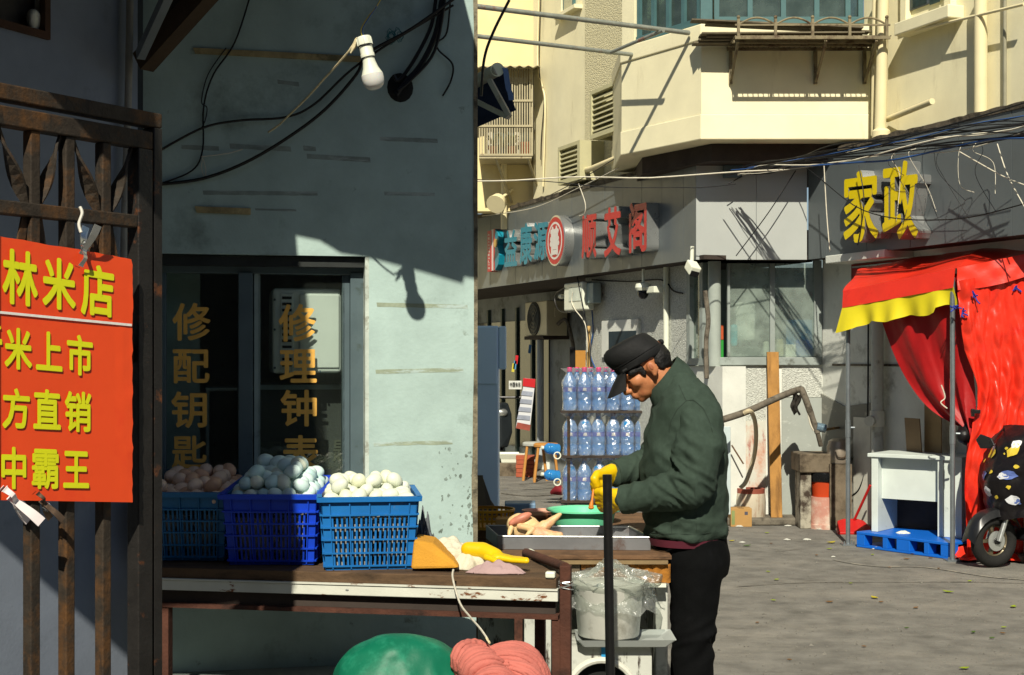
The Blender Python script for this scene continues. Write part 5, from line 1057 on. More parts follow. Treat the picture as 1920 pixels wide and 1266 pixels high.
c1 = px(340, 1055, 4.17); c1.z = ZS+.001; tp, W, D, H = crate('egg_crate', 'dark teal-blue crate of brown eggs next to the gate post', c1, -.03, .11, mCr1, 3)
eggs(tp, W, D, .175, .012, 6, 7, [EM[2], EM[3], EM[3]], 'brown egg in the dark crate next to the gate post', 'brown eggs', 2, 8, .5)
# ---------------- cloths and bags on and under the bench ------------------
def heap(c, sx, sy, h, seed, fold=6, n=34, edge=.25, rot=0, base=0.0, amp=.35):
    g = G(); c = V(c)
    def fn(s, t):
        x, y = 2*s-1, 2*t-1; r = math.sqrt(x*x+y*y); a = math.atan2(y, x)
        m = max(abs(x), abs(y)); k = (m/r if r > 1e-6 else 1); x2, y2 = x*k, y*k; rr = math.sqrt(x2*x2+y2*y2)
        ed = 1+edge*nz((math.cos(a)*1.3, math.sin(a)*1.3, 0), 1.6, seed)
        hh = h*(1-rr**2.2)*(1+amp*nz((x*2.2, y*2.2, 3), 1, seed))+h*amp*abs(nz((x*fold*.4, y*fold*.25, 1), 1, seed+5))*(1-rr**4)+h*.12*(1-2*abs(nz((x*fold*.35+y*2, y*fold*.3-x*2, 2), 1, seed+9)))*(1-rr**3)
        ca, sa = math.cos(rot), math.sin(rot); X, Y = x2*sx*ed, y2*sy*ed
        return c+V((X*ca-Y*sa, X*sa+Y*ca, base+max(hh, .0005)))
    return g.sheet(fn, n, n, .003)
zt_ = ZS+.003
mCl = M('cream_cloth', '#c9c3ae', .95, .12, 9, .25, 120, c2='#a59f8a', t=.6, s2=7); mFoam = M('yellow_sponge', '#c08a2c', .9, .12, 9, .3, 150); mPr = M('dusty_pink_cloth', '#a58c8b', .95, .15, 9, .25, 120); mGl = M('yellow_rubber', '#d9b40c', .42, .08, 9, .08, 60, sp=.4)
P('foam_wedge', G().poly([px(770, 1068, 3.98), px(862, 1066, 3.96), px(850, 1052, 3.97), px(812, 1018, 4.0), px(776, 1012, 4.0)], (0, .14, 0)), mFoam, None, bev=.008, label='yellow sponge wedge lying against the bright blue crate', cat='sponge')
P('cream_rag', heap((px(838, 1050, 4.13).x, 4.13, zt_), .09, .09, .06, 3, 7, amp=.3), mCl, None, sm=True, ang=180, label='crumpled cream rag heaped beside the bright blue crate', cat='rag')
P('cream_rag', heap((px(878, 1052, 4.05).x, 4.06, zt_), .06, .07, .035, 8, 7, amp=.3), mCl, None, sm=True, ang=180, label='folded end of cream rag by the yellow glove', cat='rag')
P('grey_bag', heap((px(795, 1045, 4.2).x, 4.24, zt_), .035, .05, .09, 5, 9, amp=.6), M('grey_film', '#5f6468', .3, .2, 9, .3), None, sm=True, ang=180, label='crumpled grey plastic bag behind the sponge', cat='bag')
P('pink_rag', heap((px(930, 1068, 3.95).x, 3.955, zt_), .085, .035, .022, 12, 8, rot=-.1, amp=.5), mPr, None, sm=True, ang=180, label='dusty pink rag flat on the plank edge', cat='rag')
rg = T('rubber_glove', 'empty yellow rubber glove lying on the bench', 'glove', px(935, 1058, 4.02)); g = G(); zg = zt_+.03
gp = lambda u, v, d, z: V(((u-CX)/F*d, d, z))
g.chain([gp(878, 0, 4.06, zg+.02), gp(905, 0, 4.05, zg+.016), gp(930, 0, 4.02, zg+.008)], [.022, .026, .02]); 
for k, dv in enumerate((-.02, -.007, .006, .018)): g.chain([gp(930, 0, 4.02+dv, zg+.006), gp(960, 0, 4.0+dv, zg), gp(988-8*(k % 2), 0, 3.98+dv, zg)], [.011, .009, .008], 10)
g.chain([gp(912, 0, 4.0, zg+.005), gp(930, 0, 3.97, zg-.002)], [.011, .008], 10); blob('glove_skin', g, mGl, rg, .004, 4)
g = G(); sc_ = V((px(772, 0, 3.6).x, 3.62, 0)); rings = []
for i in range(44):
    t = i/43; z = .87*t; ring = []
    for j in range(72):
        a = 6.2832*j/72; ph = max(0, (t-.4)/.6)*math.pi/2; rt = .215*max(.001, math.cos(ph))**.85; R_ = rt*(1+.08*math.sin(2*a+.6)*(t > .2)); z = .5*t/.4 if t < .4 else .5+.36*math.sin(ph); p = V((math.cos(a)*R_*1.05, math.sin(a)*R_*.85, z))
        q = p*1.0; kk = .022*nz(p, 5, 4)+.014*abs(nz(p, 13, 6))-.02*abs(nz((p.x*9, p.y*9, p.z*5), 1, 9)); ring.append(sc_+p+V((math.cos(a)*kk-.03*t*t, math.sin(a)*kk, .03*nz(p, 4, 8)*t)))
    rings.append(ring)
g.loft(rings); P('green_sack', g, M('green_tarp', '#056349', .5, .16, 5, .12, 30, c2='#2c8a6c', t=.6, w=.12, s2=11, c3='#8fae98', t3=.71, s3=18, st3=(.4, 1, 2), w3=.03), None, sm=True, ang=180, label='bulging green tarpaulin sack in front of the bench', cat='sack')
# pink knitted bundle
mKnit = M('pink_knit', '#b96a5f', .95, .08, 30, .3, 300); c = px(945, 1250, 3.55)
kb = T('knitted_cloth', 'bundle of salmon pink ribbed knit tied with string', 'cloth', V((c.x, c.y, c.z-.36)))
def kp(u, v, o=0): p = px(950+(u-942)*.86, 1196+(v-1196)*.95+34, 3.55+o); return p
# each fold is a ribbed band bent over a path; ribs run along the path
def kfold(path, wid, bulge, ribs, up):
    path = spl(path, 5); up = V(up); m = len(path)
    def fn(s, t):
        i = min(int(s*(m-1)), m-2); f = s*(m-1)-i; p = path[i].lerp(path[i+1], f); tg = (path[i+1]-path[i]).normalized(); x = tg.cross(up)
        x = x.normalized() if x.length > 1e-4 else V((1, 0, 0)); n = x.cross(tg); q = (t-.5)*2; w = .82*wid*(1-.25*math.cos(s*6.28))*(.75+.25*math.sin(math.pi*s))
        r = (.5+.5*math.cos(t*ribs*6.2832))**.6
        return p+x*q*w*.5+n*(bulge*math.sqrt(max(0, 1-q*q))+.0035*r)+noise.noise_vector(p*11+V((q*1.5, 0, 0)))*.016
    return G().sheet(fn, 60, ribs*8, .004)
FD = [([(872, 1240, .06), (866, 1215, .0), (880, 1203, .02), (905, 1205, .05)], .10, .03, 9, (0, -1, .5)), ([(868, 1250, -.02), (872, 1222, -.05), (900, 1212, -.04), (930, 1225, -.01)], .075, .025, 7, (0, -1, .6)),
      ([(900, 1205, .06), (935, 1196, .06), (970, 1202, .07), (1000, 1222, .07), (1020, 1275, .07)], .09, .035, 8, (-.2, -.7, .7)), ([(905, 1215, -.01), (945, 1212, -.02), (985, 1228, -.01), (1005, 1262, .0), (1012, 1300, .02)], .10, .03, 9, (0, -1, .6)),
      ([(885, 1290, -.06), (892, 1250, -.09), (920, 1238, -.10), (955, 1250, -.08), (975, 1275, -.06)], .07, .026, 6, (0, -1, .5)), ([(900, 1300, -.1), (915, 1262, -.12), (945, 1258, -.12), (960, 1290, -.1)], .07, .03, 6, (0, -1, .4)), ([(950, 1225, -.05), (985, 1240, -.07), (995, 1270, -.06), (985, 1310, -.04)], .09, .03, 8, (.2, -1, .3))]
for pts, wd_, bu, rb, up_ in FD: P('knit_fold', kfold([kp(*q) for q in pts], wd_, bu, rb, up_), mKnit, kb, sm=True, ang=180)
P('knit_core', G().ell(kp(940, 1275, .05), (.11, .08, .085)).ell(kp(945, 1330, .04), (.13, .1, .14)).jit(.02, 9), mKnit, kb, sm=True)
P('tie_string', G().tube(wob(px(912, 1196, 3.55), px(918, 1206, 3.53), 6, 0, .004), .003, 5), MATS['twine'], kb); P('string', G().tube(spl([px(850, 1068, 3.87), px(849, 1085, 3.85), px(862, 1130, 3.78), px(880, 1155, 3.7), px(900, 1178, 3.6), px(914, 1198, 3.55)]), .0028, 6), M('white_string', '#b9b5a6', .9, .2, 60, .2, 200), kb, sm=True)
P('support_block', G().box((c.x+.02, c.y+.02, (c.z-.3)/2), (.2, .16, c.z-.3)), mWood, kb)
# black post
bp_ = T('black_post', 'slim black iron post standing in front of the butcher stall', 'post', px(1140, 1330, 4.4)*1); bx_ = px(1138.5, 890, 4.4); bt2 = V((px(1150, 1690, 4.4).x, 4.4, 0)); P('tube', G().tube([bt2, bx_], .0145, 18), mBlack, bp_, sm=True, ang=60); P('base_plate', G().lathe([(.06, 0), (.06, .012)], bt2, 20), mBlack, bp_)
# ---------------- butcher stall ------------------------------------------
ST = T('butcher_stall', 'battered white stall with a foam edged plank top where the man works', 'stall', px(1100, 1500, 5.5)*1)
ZTb = .85; x0, x1 = -.10, px(1252, 1040, 5.2).x
mFo = M('orange_foam', '#a86f27', .95, .35, 9, .6, 40, c2='#3f2813', t=.52, w=.08, s2=9); mCnc = M('grey_slab', '#8b887c', .9, .2, 8, .25); mPW = M('peeled_white', '#b9bcb3', .6, .1, 6, .08, 60, c2='#3a3029', t=.585, w=.035, s2=6, st=(2.5, 2.5, .7), c3='#7d8078', t3=.62, s3=4)
P('top_board', G().box(((x0+x1)/2+.003, 5.56, ZTb-.008), (x1-x0+.01, .84, .016)).jit(.003, 6), mWood, ST, bev=.003); P('top_board', G().box(((x0+x1)/2-.002, 5.55, ZTb-.024), (x1-x0-.01, .84, .013)).jit(.003, 6), M('pale_ply', '#7d6a4c', .9, .25), ST)
xs = [px(915, 0, 5.14).x, px(988, 0, 5.14).x, px(1050, 0, 5.14).x, px(1090, 0, 5.14).x, x1+.005]
P('stone_block', G().box(((xs[0]+xs[1])/2, 5.25, ZTb-.07), (xs[1]-xs[0], .22, .07)), mCnc, ST, bev=.006); P('stone_block', G().box(((xs[2]+xs[3])/2-.02, 5.25, ZTb-.07), (xs[3]-xs[2]+.03, .2, .07)).jit(.004, 20), mStone, ST, bev=.004)
P('foam_slab', G().loft([[V((xs[3]+(xs[4]-xs[3])*i/40, y+.014*nz((i*.4, y*9, z*30), 1, 3), z+.006*nz((i*.5, y*7, z*20), 1, 6))) for y, z in ((5.15, ZTb-.1), (5.15, ZTb-.075), (5.15, ZTb-.052), (5.15, ZTb-.034), (5.36, ZTb-.034), (5.36, ZTb-.1))] for i in range(41)]), mFo, ST, sm=True)
P('side_panel', G().box((x1-.022, 5.35, (ZTb-.12)/2), (.045, .3, ZTb-.12)), mPW, ST, bev=.004); P('back_panel', G().box((.25, 5.62, (ZTb-.12)/2), (.62, .03, ZTb-.12)), mPW, ST)
P('left_panel', G().box((px(1008, 0, 5.3).x, 5.3, (ZTb-.12)/2), (.1, .03, ZTb-.12)), mPW, ST, bev=.003); P('far_leg', G().box((px(972, 0, 5.3).x, 5.32, (ZTb-.12)/2), (.03, .03, ZTb-.12)), mRb, ST); P('left_panel', G().box((px(930, 0, 5.5).x, 5.52, (ZTb-.12)/2), (.14, .03, ZTb-.12)), mPW, ST); P('crossbar', G().box((.2, 5.2, ZTb-.115), (.62, .03, .02)), mSoff, ST)
P('white_strip', G().box((px(1233, 0, 5.14).x, 5.15, ZTb-.108), (.06, .04, .012)), mSock, ST)
# tray
mSt2 = M('stained_steel', '#85878a', .42, .12, 7, .05, 60, c2='#6e5c55', t=.63, w=.06, s2=9, metal=.55, c3='#5a2a22', t3=.72, s3=16, w3=.03)
ty = T('steel_tray', 'shallow steel tray with rusty stains on the stall top', 'tray', px(1075, 1030, 5.3)); zt0 = ZTb+.001; fl, fr_ = px(934, 0, 5.3), px(1219, 0, 5.27); dv = V((-.05, .33, 0)); A = V((fl.x, 5.3, zt0)); B = V((fr_.x, 5.27, zt0)); h = V((0, 0, .048))
P('tray_floor', G().ob(A, B-A, dv, (0, 0, .004)), mSt2, ty)
for p, q in ((A, B), (A+dv, B+dv), (A, A+dv), (B, B+dv)):
    t = (q-p).normalized(); n_ = V((t.y, -t.x, 0)); P('tray_wall', G().ob(p-n_*.0015+t*.0, q-p, n_*.003, h+V((0, 0, -.0005*(p == A and q == B)))), mSt2, ty); P('rolled_rim', G().tube([p+h, q+h], .004, 8), M('rim_steel', '#8d8f8d', .35, .1, metal=.6), ty)
# plucked chicken
ck = T('plucked_chicken', 'pale plucked chicken lying in the steel tray', 'chicken', px(1000, 1000, 5.45)); zc = zt0+.005; cp = lambda u, z, d=5.45: V(((u-CX)/F*d, d, zc+z*1.35)); g = G()
g.ell(cp(985, .04), (.062, .05, .052), Euler((0, .1, 0)).to_matrix()); g.ell(cp(970, .055), (.045, .04, .036), Euler((0, -.5, 0)).to_matrix()); g.ell(cp(1005, .032, 5.42), (.05, .035, .03))
g.chain([cp(1008, .035, 5.42), cp(1030, .058, 5.42), cp(1050, .082, 5.42)], [.03, .018, .009]); g.chain([cp(1010, .03, 5.38), cp(1035, .026, 5.37), cp(1050, .028, 5.37)], [.028, .02, .014]); g.ell(cp(1048, .028, 5.37), (.016, .012, .012))
g.chain([cp(975, .05, 5.40), cp(1000, .045, 5.37), cp(985, .025, 5.36)], [.014, .011, .007]); g.chain([cp(958, .045, 5.4), cp(953, .02, 5.38)], [.012, .006])
mSkin = M('chicken_skin', '#dcbd8a', .5, .1, 14, .15, 140, c2='#c4836a', t=.58, w=.1, s2=7, sp=.5, sss=.2); blob('carcass', g, mSkin, ck, .004, 4, lambda p, n: .002*nz(p, 60))
P('wing_flesh', G().ell(cp(975, .07, 5.41), (.05, .016, .017), Euler((0, -.45, 0)).to_matrix()).jit(.004, 40), M('chicken_red', '#c07c66', .45, .2, 20, .1, sss=.2), ck, sm=True)
# basins and things behind the tray
def basin(nm, lb, cat, c, r, h, m, lip=.012, base=.7):
    R = T(nm, lb, cat, c); P('bowl', G().lathe([(r*base, 0), (r*(base+.02), .004), (r*.95, h-.004), (r, h), (r+lip, h), (r+lip, h-.005), (r+.001, h-.006), (r*.95-.003, h-.01), (r*base, .006)], c, 48), m, R, sm=True); return R
mMint = M('mint_plastic', '#6fd0a4', .35, .05, 5, .02, sp=.5, sss=.15)
zb2 = ZTb+.003
basin('mint_basin', 'mint green plastic basin behind the steel tray', 'basin', V((px(1094, 0, 5.8).x, 5.81, zb2)), .14, .094, mMint, base=.78)
basin('dark_basin', 'dark teal basin behind the mint green basin', 'basin', V((px(1092, 0, 6.3).x, 6.32, .84)), .16, .05, M('dark_teal_pl', '#1d4a50', .4)); 
P('rear_board', G().box((.25, 6.35, .82), (.9, .7, .03)), mWood, ST, bev=.003); P('rear_leg', G().box((.6, 6.6, .4), (.05, .05, .8)), mWood, ST); P('rear_leg', G().box((-.12, 6.6, .4), (.05, .05, .8)), mWood, ST)
basin('pink_bowl', 'pale pink bowl between the yellow basket and the mint basin', 'bowl', V((px(1008, 0, 6.05).x, 6.06, .836)), .062, .08, M('pale_pink_pl', '#d6a28c', .4), .006, .85); 
P('chopping_board', G().box((px(1000, 0, 5.9).x, 5.93, zb2+.045), (.14, .12, .03), rz=.2), M('brown_board', '#7a4526', .7, .3, 6, .1), None, bev=.01, label='brown wooden chopping board beside the mint basin', cat='board'); P('wood_block', G().box((px(957, 0, 5.8).x, 5.84, zb2+.028), (.12, .1, .055)), M('pale_block', '#b58c55', .8, .15, 6, .1), None, bev=.004, label='pale wooden block behind the steel tray', cat='block')
P('support_block', G().box((px(1000, 0, 5.9).x, 5.93, zb2+.0145), (.12, .1, .029)), mWood, None, label='dark wooden block under the chopping board', cat='block')
yb = T('yellow_basket', 'yellow slotted plastic basket by the worn wall corner', 'basket', V((px(918, 0, 5.9).x, 5.94, zb2))); c = yb.location; mYb = M('amber_plastic', '#b07f12', .4, .1, 6, .02)
P('base', G().lathe([(.085, 0), (.085, .012)], c, 30), mYb, yb); P('rim', G().lathe([(.1, .07), (.106, .072), (.106, .082), (.098, .082)], c, 30, capb=False, capt=False), mYb, yb, sm=True); P('band', G().lathe([(.092, .032), (.094, .032), (.095, .042), (.092, .042)], c, 30, capb=False, capt=False), mYb, yb)
for k in range(30): a = k*6.2832/30; P('slat', G().tube([c+V((.087*math.cos(a), .087*math.sin(a), .01)), c+V((.1*math.cos(a), .1*math.sin(a), .072))], .004, 5), mYb, yb)
P('blue_tub', G().box((px(975, 0, 6.6).x, 6.5, .87), (.14, .14, .07)), M('grey_blue_pl', '#6d8aa5', .5), None, bev=.006, label='grey-blue tub behind the wooden block', cat='tub')
for k, (u0, u1, v0, tl_) in enumerate(((892, 912, 905, .12), (908, 935, 912, .2), (918, 944, 918, .3))):
    c = px(u0, 955, 6.45); g = G(); g.ob(V((c.x-.02, 6.45+.03*k, .836)), (.075, .0, 0), (0, .012, 0), (-tl_*.45+.03, .05, .19-.02*k)); P('wood_board', g, M('grey_board', '#5c5142', .9, .2, 6, .15), None, label=('short dark board leaning on the cabinet by the wall corner', 'middle grey board leaning in front of the cabinet', 'outermost grey board slanting from the basket')[k], cat='board')
P('crate_base', G().box((-.1, 6.55, .41), (.4, .4, .82)), mWood, None, label='wooden box under the leaning boards behind the stall', cat='box')
cb = T('blue_cabinet', 'tall pale blue metal cabinet standing past the wall corner', 'cabinet', V((px(905, 0, 7.2).x, 7.3, 0))); mCab = M('powder_blue', '#c3dbf2', .5, .05, 3, .02); ztp = HC+(670-611)/F*7.1; xr = px(935, 0, 7.1).x
P('body', G().box((xr-.35, 7.4, ztp/2), (.7, .6, ztp)), mCab, cb, bev=.008); P('door', G().box((xr+.0195, 7.25, ztp-.11), (.037, .3, .216)), mCab, cb, bev=.006); P('side_panel', G().box((xr-.3, 7.095, ztp-.15), (.58, .006, .28)), mCab, cb, bev=.002)
# bucket under the top
bk2 = T('paint_bucket', 'dirty white bucket under a clear plastic bag on the stall tray', 'bucket', px(1140, 1188, 5.0)); c = V((px(1141, 0, 5.02).x, 5.02, HC-(1190-HZ)/F*5.02)); bk2.location = c
P('pail', G().lathe([(.104, 0), (.108, .004), (.122, .165), (.126, .17), (.126, .185), (.118, .186)], c, 36), M('dirty_white_pl', '#d3d4ca', .5, .08, 6, .05, c2='#8f8d7e', t=.62, w=.08, s2=5, c3='#7a5a30', t3=.74, s3=9, w3=.02), bk2, sm=True)
g = G(); rings = []
for i in range(16):
    t = i/15; z = .275-.17*t if t > .15 else .275-.0255+.0*t; r0 = (.02+.62*t)*.3 if t < .4 else .134+.025*math.sin(t*6); ring = []
    for j in range(40):
        a = 6.2832*j/40; rr_ = r0*(1+.25*nz((math.cos(a)*1.5, math.sin(a)*1.5, t*3), 1.3, 4)*t); ring.append(c+V((rr_*math.cos(a)*(1.08+.22*t)+.02*t, rr_*math.sin(a), z+.035*nz((math.cos(a)*2, math.sin(a)*2, t*4), 1.5, 8)+.016*nz((math.cos(a)*6, math.sin(a)*6, t*9), 1, 2))))
    rings.append(ring)
g.loft(rings, False); P('clear_bag', g, MG('thick_film', '#f4f7f4', .22, '#dfe4df', .22, .07, 22), bk2, sm=True)
P('plate', G().loft([[c+V((.03+x*w, y*w*.8, z)) for x, y in ((-.14, -.12), (.19, -.12), (.19, .12), (-.14, .12))] for z, w in ((-.028, .85), (-.026, .88), (-.002, 1.03), (.001, 1.06), (-.004, 1.0), (-.018, .86))]), M('grey_plate', '#a5aba7', .4, .08, 6, .02), bk2, bev=.004)
wm = T('washing_machine_shell', 'broken white washing machine shell under the paint bucket', 'appliance', V((px(1135, 0, 5.0).x, 5.05, 0))); zw = c.z-.03; xa, xb = px(1052, 0, 4.98).x, px(1222, 0, 4.98).x; xc = px(1128, 0, 4.98).x; zc2 = HC-(1300-HZ)/F*4.98; rh = .105
g = G(); n_ = 40; out = []; inn = []
for i in range(n_):
    a = 6.2832*i/n_; dx, dz = math.cos(a), math.sin(a); s_ = min((xb-xc)/dx if dx > 1e-6 else ((xa-xc)/dx if dx < -1e-6 else 9), (zw-zc2)/dz if dz > 1e-6 else ((.02-zc2)/dz if dz < -1e-6 else 9))
    out.append(V((xc+dx*s_, 4.98, zc2+dz*s_))); inn.append(V((xc+dx*rh, 4.98, zc2+dz*rh)))
vs_ = out+inn+[p+V((0, .02, 0)) for p in out+inn]; fs = []
for i in range(n_):
    j = (i+1) % n_; fs += [(i, n_+i, n_+j, j), (2*n_+i, 2*n_+j, 3*n_+j, 3*n_+i), (i, j, 2*n_+j, 2*n_+i), (n_+i, 3*n_+i, 3*n_+j, n_+j)]
g.add(vs_, fs); P('front_panel', g, mPW, wm); P('door_ring', G().tube([V((xc+math.cos(i*.157)*(rh+.012), 4.975, zc2+math.sin(i*.157)*(rh+.012))) for i in range(40)], .012, 8, closed=True), mWhitePt, wm, sm=True)
P('shell_top', G().box(((xa+xb)/2-.02, 5.14, zw-.008), (xb-xa-.04, .29, .012)), mPW, wm, bev=.004); P('shell_side', G().box((xa+.008, 5.14, zw/2-.01), (.014, .28, zw-.03)), mPW, wm); P('shell_side', G().box((xb-.008, 5.14, zw/2-.01), (.014, .28, zw-.03)), mPW, wm); P('drum', G().lathe([(rh+.02, 0), (rh+.02, .24)], V((xc, 5.01, zc2)), 30, Matrix.Rotation(-math.pi/2, 3, 'X')), mDark, wm)
P('blue_tape', G().box((px(1133, 0, 4.97).x, 4.976, zw-.03), (.02, .004, .05)), M('blue_tape', '#2f8fc4', .4), wm)
P('plastic_saucer', heap((px(993, 1020, 5.2).x, 5.2, ZTb+.001), .025, .02, .012, 9, 5, 12), mSock, None, sm=True, label='small white plastic saucer at the front of the stall top', cat='saucer')
# ---------------- the man -------------------------------------------------
dm = 5.33
man = T('person', 'man in a dark green fleece jacket, black cap and yellow gloves bent over the stall', 'person', V((px(1297, 0, dm).x, dm, 0)))
def mp(u, v, o=0): p = px(u, v, dm); return V((p.x, dm+o, p.z))      # point in the man's plane, o metres further away
mFlc = M('green_fleece', '#3a483f', .95, .14, 60, .5, 420, c2='#303d34', t=.6, w=.12, s2=5, sp=.15)
mTrs = M('black_trousers', '#08090a', .9, .2, 12, .2, 160, c2='#0d0e10', t=.6, s2=6, sp=.12)
mFace = M('tan_skin', '#b5774f', .5, .1, 18, .12, 160, c2='#a05f40', t=.6, w=.1, s2=14, sss=.12); mHair = M('black_hair', '#0e0d0d', .6, .3, 60, .4, 120); mCap = M('black_cap', '#0f1011', .75, .25, 30, .2, 260)
# head frame: origin at the ear, f forward, w up, s towards the camera
HO = mp(1214.5, 692); hf = V((-.826, 0, -.563)); hw = V((-.563, 0, .826)); hf = (hf+V((0, -.10, 0))).normalized(); hs = hw.cross(hf).normalized()*-1; hs = hs if hs.y < 0 else -hs; hw = (hw-hf*hw.dot(hf)).normalized(); hs = hf.cross(hw).normalized(); hs = hs if hs.y < 0 else -hs
HO = HO-hs*.0+V((0, .0, 0)); RH = Matrix((hf, hs, hw)).transposed()
if RH.determinant() < 0: RH = Matrix((hf, -hs, hw)).transposed()
def hp(f, w, s=0): return HO+hf*f+hw*w+hs*s
g = G()
g.ell(hp(-.006, .038), (.092, .074, .078), RH, 24, 16); g.ell(hp(.04, -.015), (.056, .06, .075), RH, 20, 14); g.ell(hp(.052, -.055), (.044, .047, .038), RH); g.ell(hp(.078, -.078), (.019, .022, .016), RH); g.ell(hp(.02, -.045), (.05, .055, .035), RH)
g.chain([hp(.094, .018), hp(.108, -.008), hp(.117, -.026)], [.008, .011, .0135], 10); g.ell(hp(.105, -.031, .012), (.012, .009, .009), RH); g.ell(hp(.105, -.031, -.012), (.012, .009, .009), RH)
g.ell(hp(.097, -.052), (.013, .024, .0065), RH); g.ell(hp(.094, -.063), (.014, .022, .007), RH); g.ell(hp(.083, .026), (.018, .05, .012), RH)
for s_ in (-1, 1):
    g.ell(hp(.062, -.012, .04*s_), (.03, .024, .026), RH); g.ell(hp(.081, .004, .031*s_), (.012, .017, .010), RH)
    g.ell(hp(-.004, .0, .084*s_), (.019, .009, .029), RH @ Euler((0, .25, 0)).to_matrix()); g.ell(hp(.003, -.024, .082*s_), (.010, .008, .012), RH); g.ell(hp(.012, .0, .072*s_), (.012, .006, .012), RH)
g.chain([hp(-.02, -.03), mp(1252, 722), mp(1275, 780)], [.06, .062, .075], 18)
# the body goes on under the clothes so that the figure is one skin
g.loft([[mp(u, v)+V((math.cos(a)*w, math.sin(a)*dd, 0)) for a in [i*6.2832/20 for i in range(20)]] for u, v, w, dd in ((1300, 1050, .10, .14), (1290, 960, .10, .15), (1285, 860, .10, .16), (1287, 780, .08, .15), (1280, 745, .05, .08))])
for o, sx in ((-.1, 0), (.1, 6)): g.chain([mp(1300+sx, 1050, o), mp(1301+sx, 1225, o), mp(1298+sx, 1420, o)], [.06, .035, .03]); g.chain([mp(1296+sx, 1432, o), mp(1255+sx, 1450, o)], [.035, .025])
sl_, el_, wl_ = mp(1297, 800, -.12), mp(1282, 900, -.2), mp(1168, 932, -.11); sr_, er_, wr_ = mp(1272, 800, .12), mp(1240, 880, .19), mp(1158, 893, .07)
g.chain([sl_, el_, wl_], [.045, .04, .03]); g.chain([sr_, er_, wr_], [.045, .04, .03])
body = blob('body', g, mFace, man, .0055, 3)
for s_ in (-1, 1):
    P('eye', G().ell(hp(.0885, .0015, .032*s_), (.0075, .013, .0045), RH), M('eye_dark', '#1a120e', .3), man, sm=True); P('eyebrow', G().ell(hp(.0965, .02, .03*s_), (.006, .02, .0045), RH), mHair, man, sm=True)
for s_ in (-1, 1): P('ear_hollow_shade', G().ell(hp(.001, .004, .0915*s_), (.007, .0022, .012), RH), M('ear_shadow', '#9a5c3e', .6), man, sm=True)  # small darker ellipsoids paint the shade of the ear hollows
P('lip_line', G().ell(hp(.109, -.0575), (.003, .019, .002), RH), M('lip_dark', '#5a2c22', .6), man, sm=True)
# hair
g = G(); g.ell(hp(-.046, .016), (.058, .0745, .058), RH, 20, 14); g.ell(hp(-.055, -.018), (.036, .062, .032), RH); g.ell(hp(-.02, .04), (.085, .078, .02), RH)
for s_ in (-1, 1): g.ell(hp(.032, .014, .064*s_), (.012, .010, .03), RH); g.ell(hp(-.04, .005, .062*s_), (.018, .011, .036), RH); g.ell(hp(.055, .025, .055*s_), (.03, .016, .014), RH)
blob('hair', g, mHair, man, .005, 2, lambda p, n: .0022*nz(p, 90)+.0015*nz(p, 200))
# cap
def ering(cf, cw, rf, rs, tilt=0, n=36): return [hp(cf+rf*math.cos(a), cw+tilt*math.cos(a)*rf, rs*math.sin(a)*(1-.06*math.cos(a))) for a in [i*6.2832/n for i in range(n)]]
g = G(); g.loft([ering(.006, .034, .098, .0865, .05), ering(.007, .048, .100, .088, .05), ering(.0075, .064, .1005, .0885, .06), ering(.010, .0655, .1025, .0885, .08), ering(.017, .088, .103, .087, .10), ering(.020, .108, .0985, .083, .12), ering(.0185, .124, .090, .077, .13), ering(.016, .133, .076, .066, .13), ering(.013, .138, .045, .04, .12), ering(.012, .139, .004, .004, .12)])
cp_ = P('cap', g, mCap, man, sm=True, ang=50); P('cap_band', G().loft([ering(.006, .036, .0995, .088, .05), ering(.0065, .038, .1015, .0898, .05), ering(.0072, .058, .103, .0908, .055), ering(.0072, .060, .1005, .0885, .055)], False), mCap, cp_, sm=True)
P('cap_seam', G().tube(ering(.0115, .0648, .1035, .0902, .066), .0015, 5, closed=True), mCap, cp_); P('cap_strap', G().ell(hp(-.098, .055), (.012, .025, .012), RH), mCap, cp_, sm=True); P('cap_tag', G().box(hp(.085, .05, .066), (.02, .002, .006), R=RH @ Euler((0, 0, -.75)).to_matrix()), M('grey_tag', '#3c3d3e', .6), cp_)
def brim(s, t):
    a = (s-.5)*1.3; f0 = .004+.099*math.cos(a); s0 = .086*math.sin(a); L_ = .082*(1-(2*s-1)**4*.55)
    return hp(f0+L_*t, .037+.05*f0-.040*t*(1+.25*t)-.008*(2*s-1)**2*t, s0*(1+.12*t))
P('cap_brim', G().sheet(brim, 20, 8, .004), mCap, cp_, sm=True, ang=60)
# jacket
def ring(u, v, hwid, dep, n=32, tl=0): return [mp(u, v)+V((math.cos(a)*hwid/500.4, math.sin(a)*dep, tl*math.cos(a))) for a in [i*6.2832/n for i in range(n)]]
g = G(); g.loft([ring(1285, 1006, 78, .185), ring(1284, 985, 80, .195), ring(1283, 940, 80, .20), ring(1281, 880, 80, .205), ring(1281, 820, 75, .205), ring(1284, 775, 64, .205), ring(1284, 740, 54, .18), ring(1277, 715, 38, .12), ring(1268, 700, 25, .07)])
g.ell(mp(1320, 860), (.085, .17, .2)); g.ell(mp(1300, 775), (.09, .2, .09))
g.ell(mp(1290, 900), (.09, .12, .16))
def seg(p, a, b): t = max(0, min(1, (p-a).dot(b-a)/(b-a).length_squared)); return t, (p-(a+(b-a)*t)).length
EL = mp(1279, 900, -.205); SHn = mp(1297, 775, -.155); WRn = mp(1172, 930, -.115)
def rdg0(x, y, z): return .42-2*abs(nz((x, y, z), 1, 17))
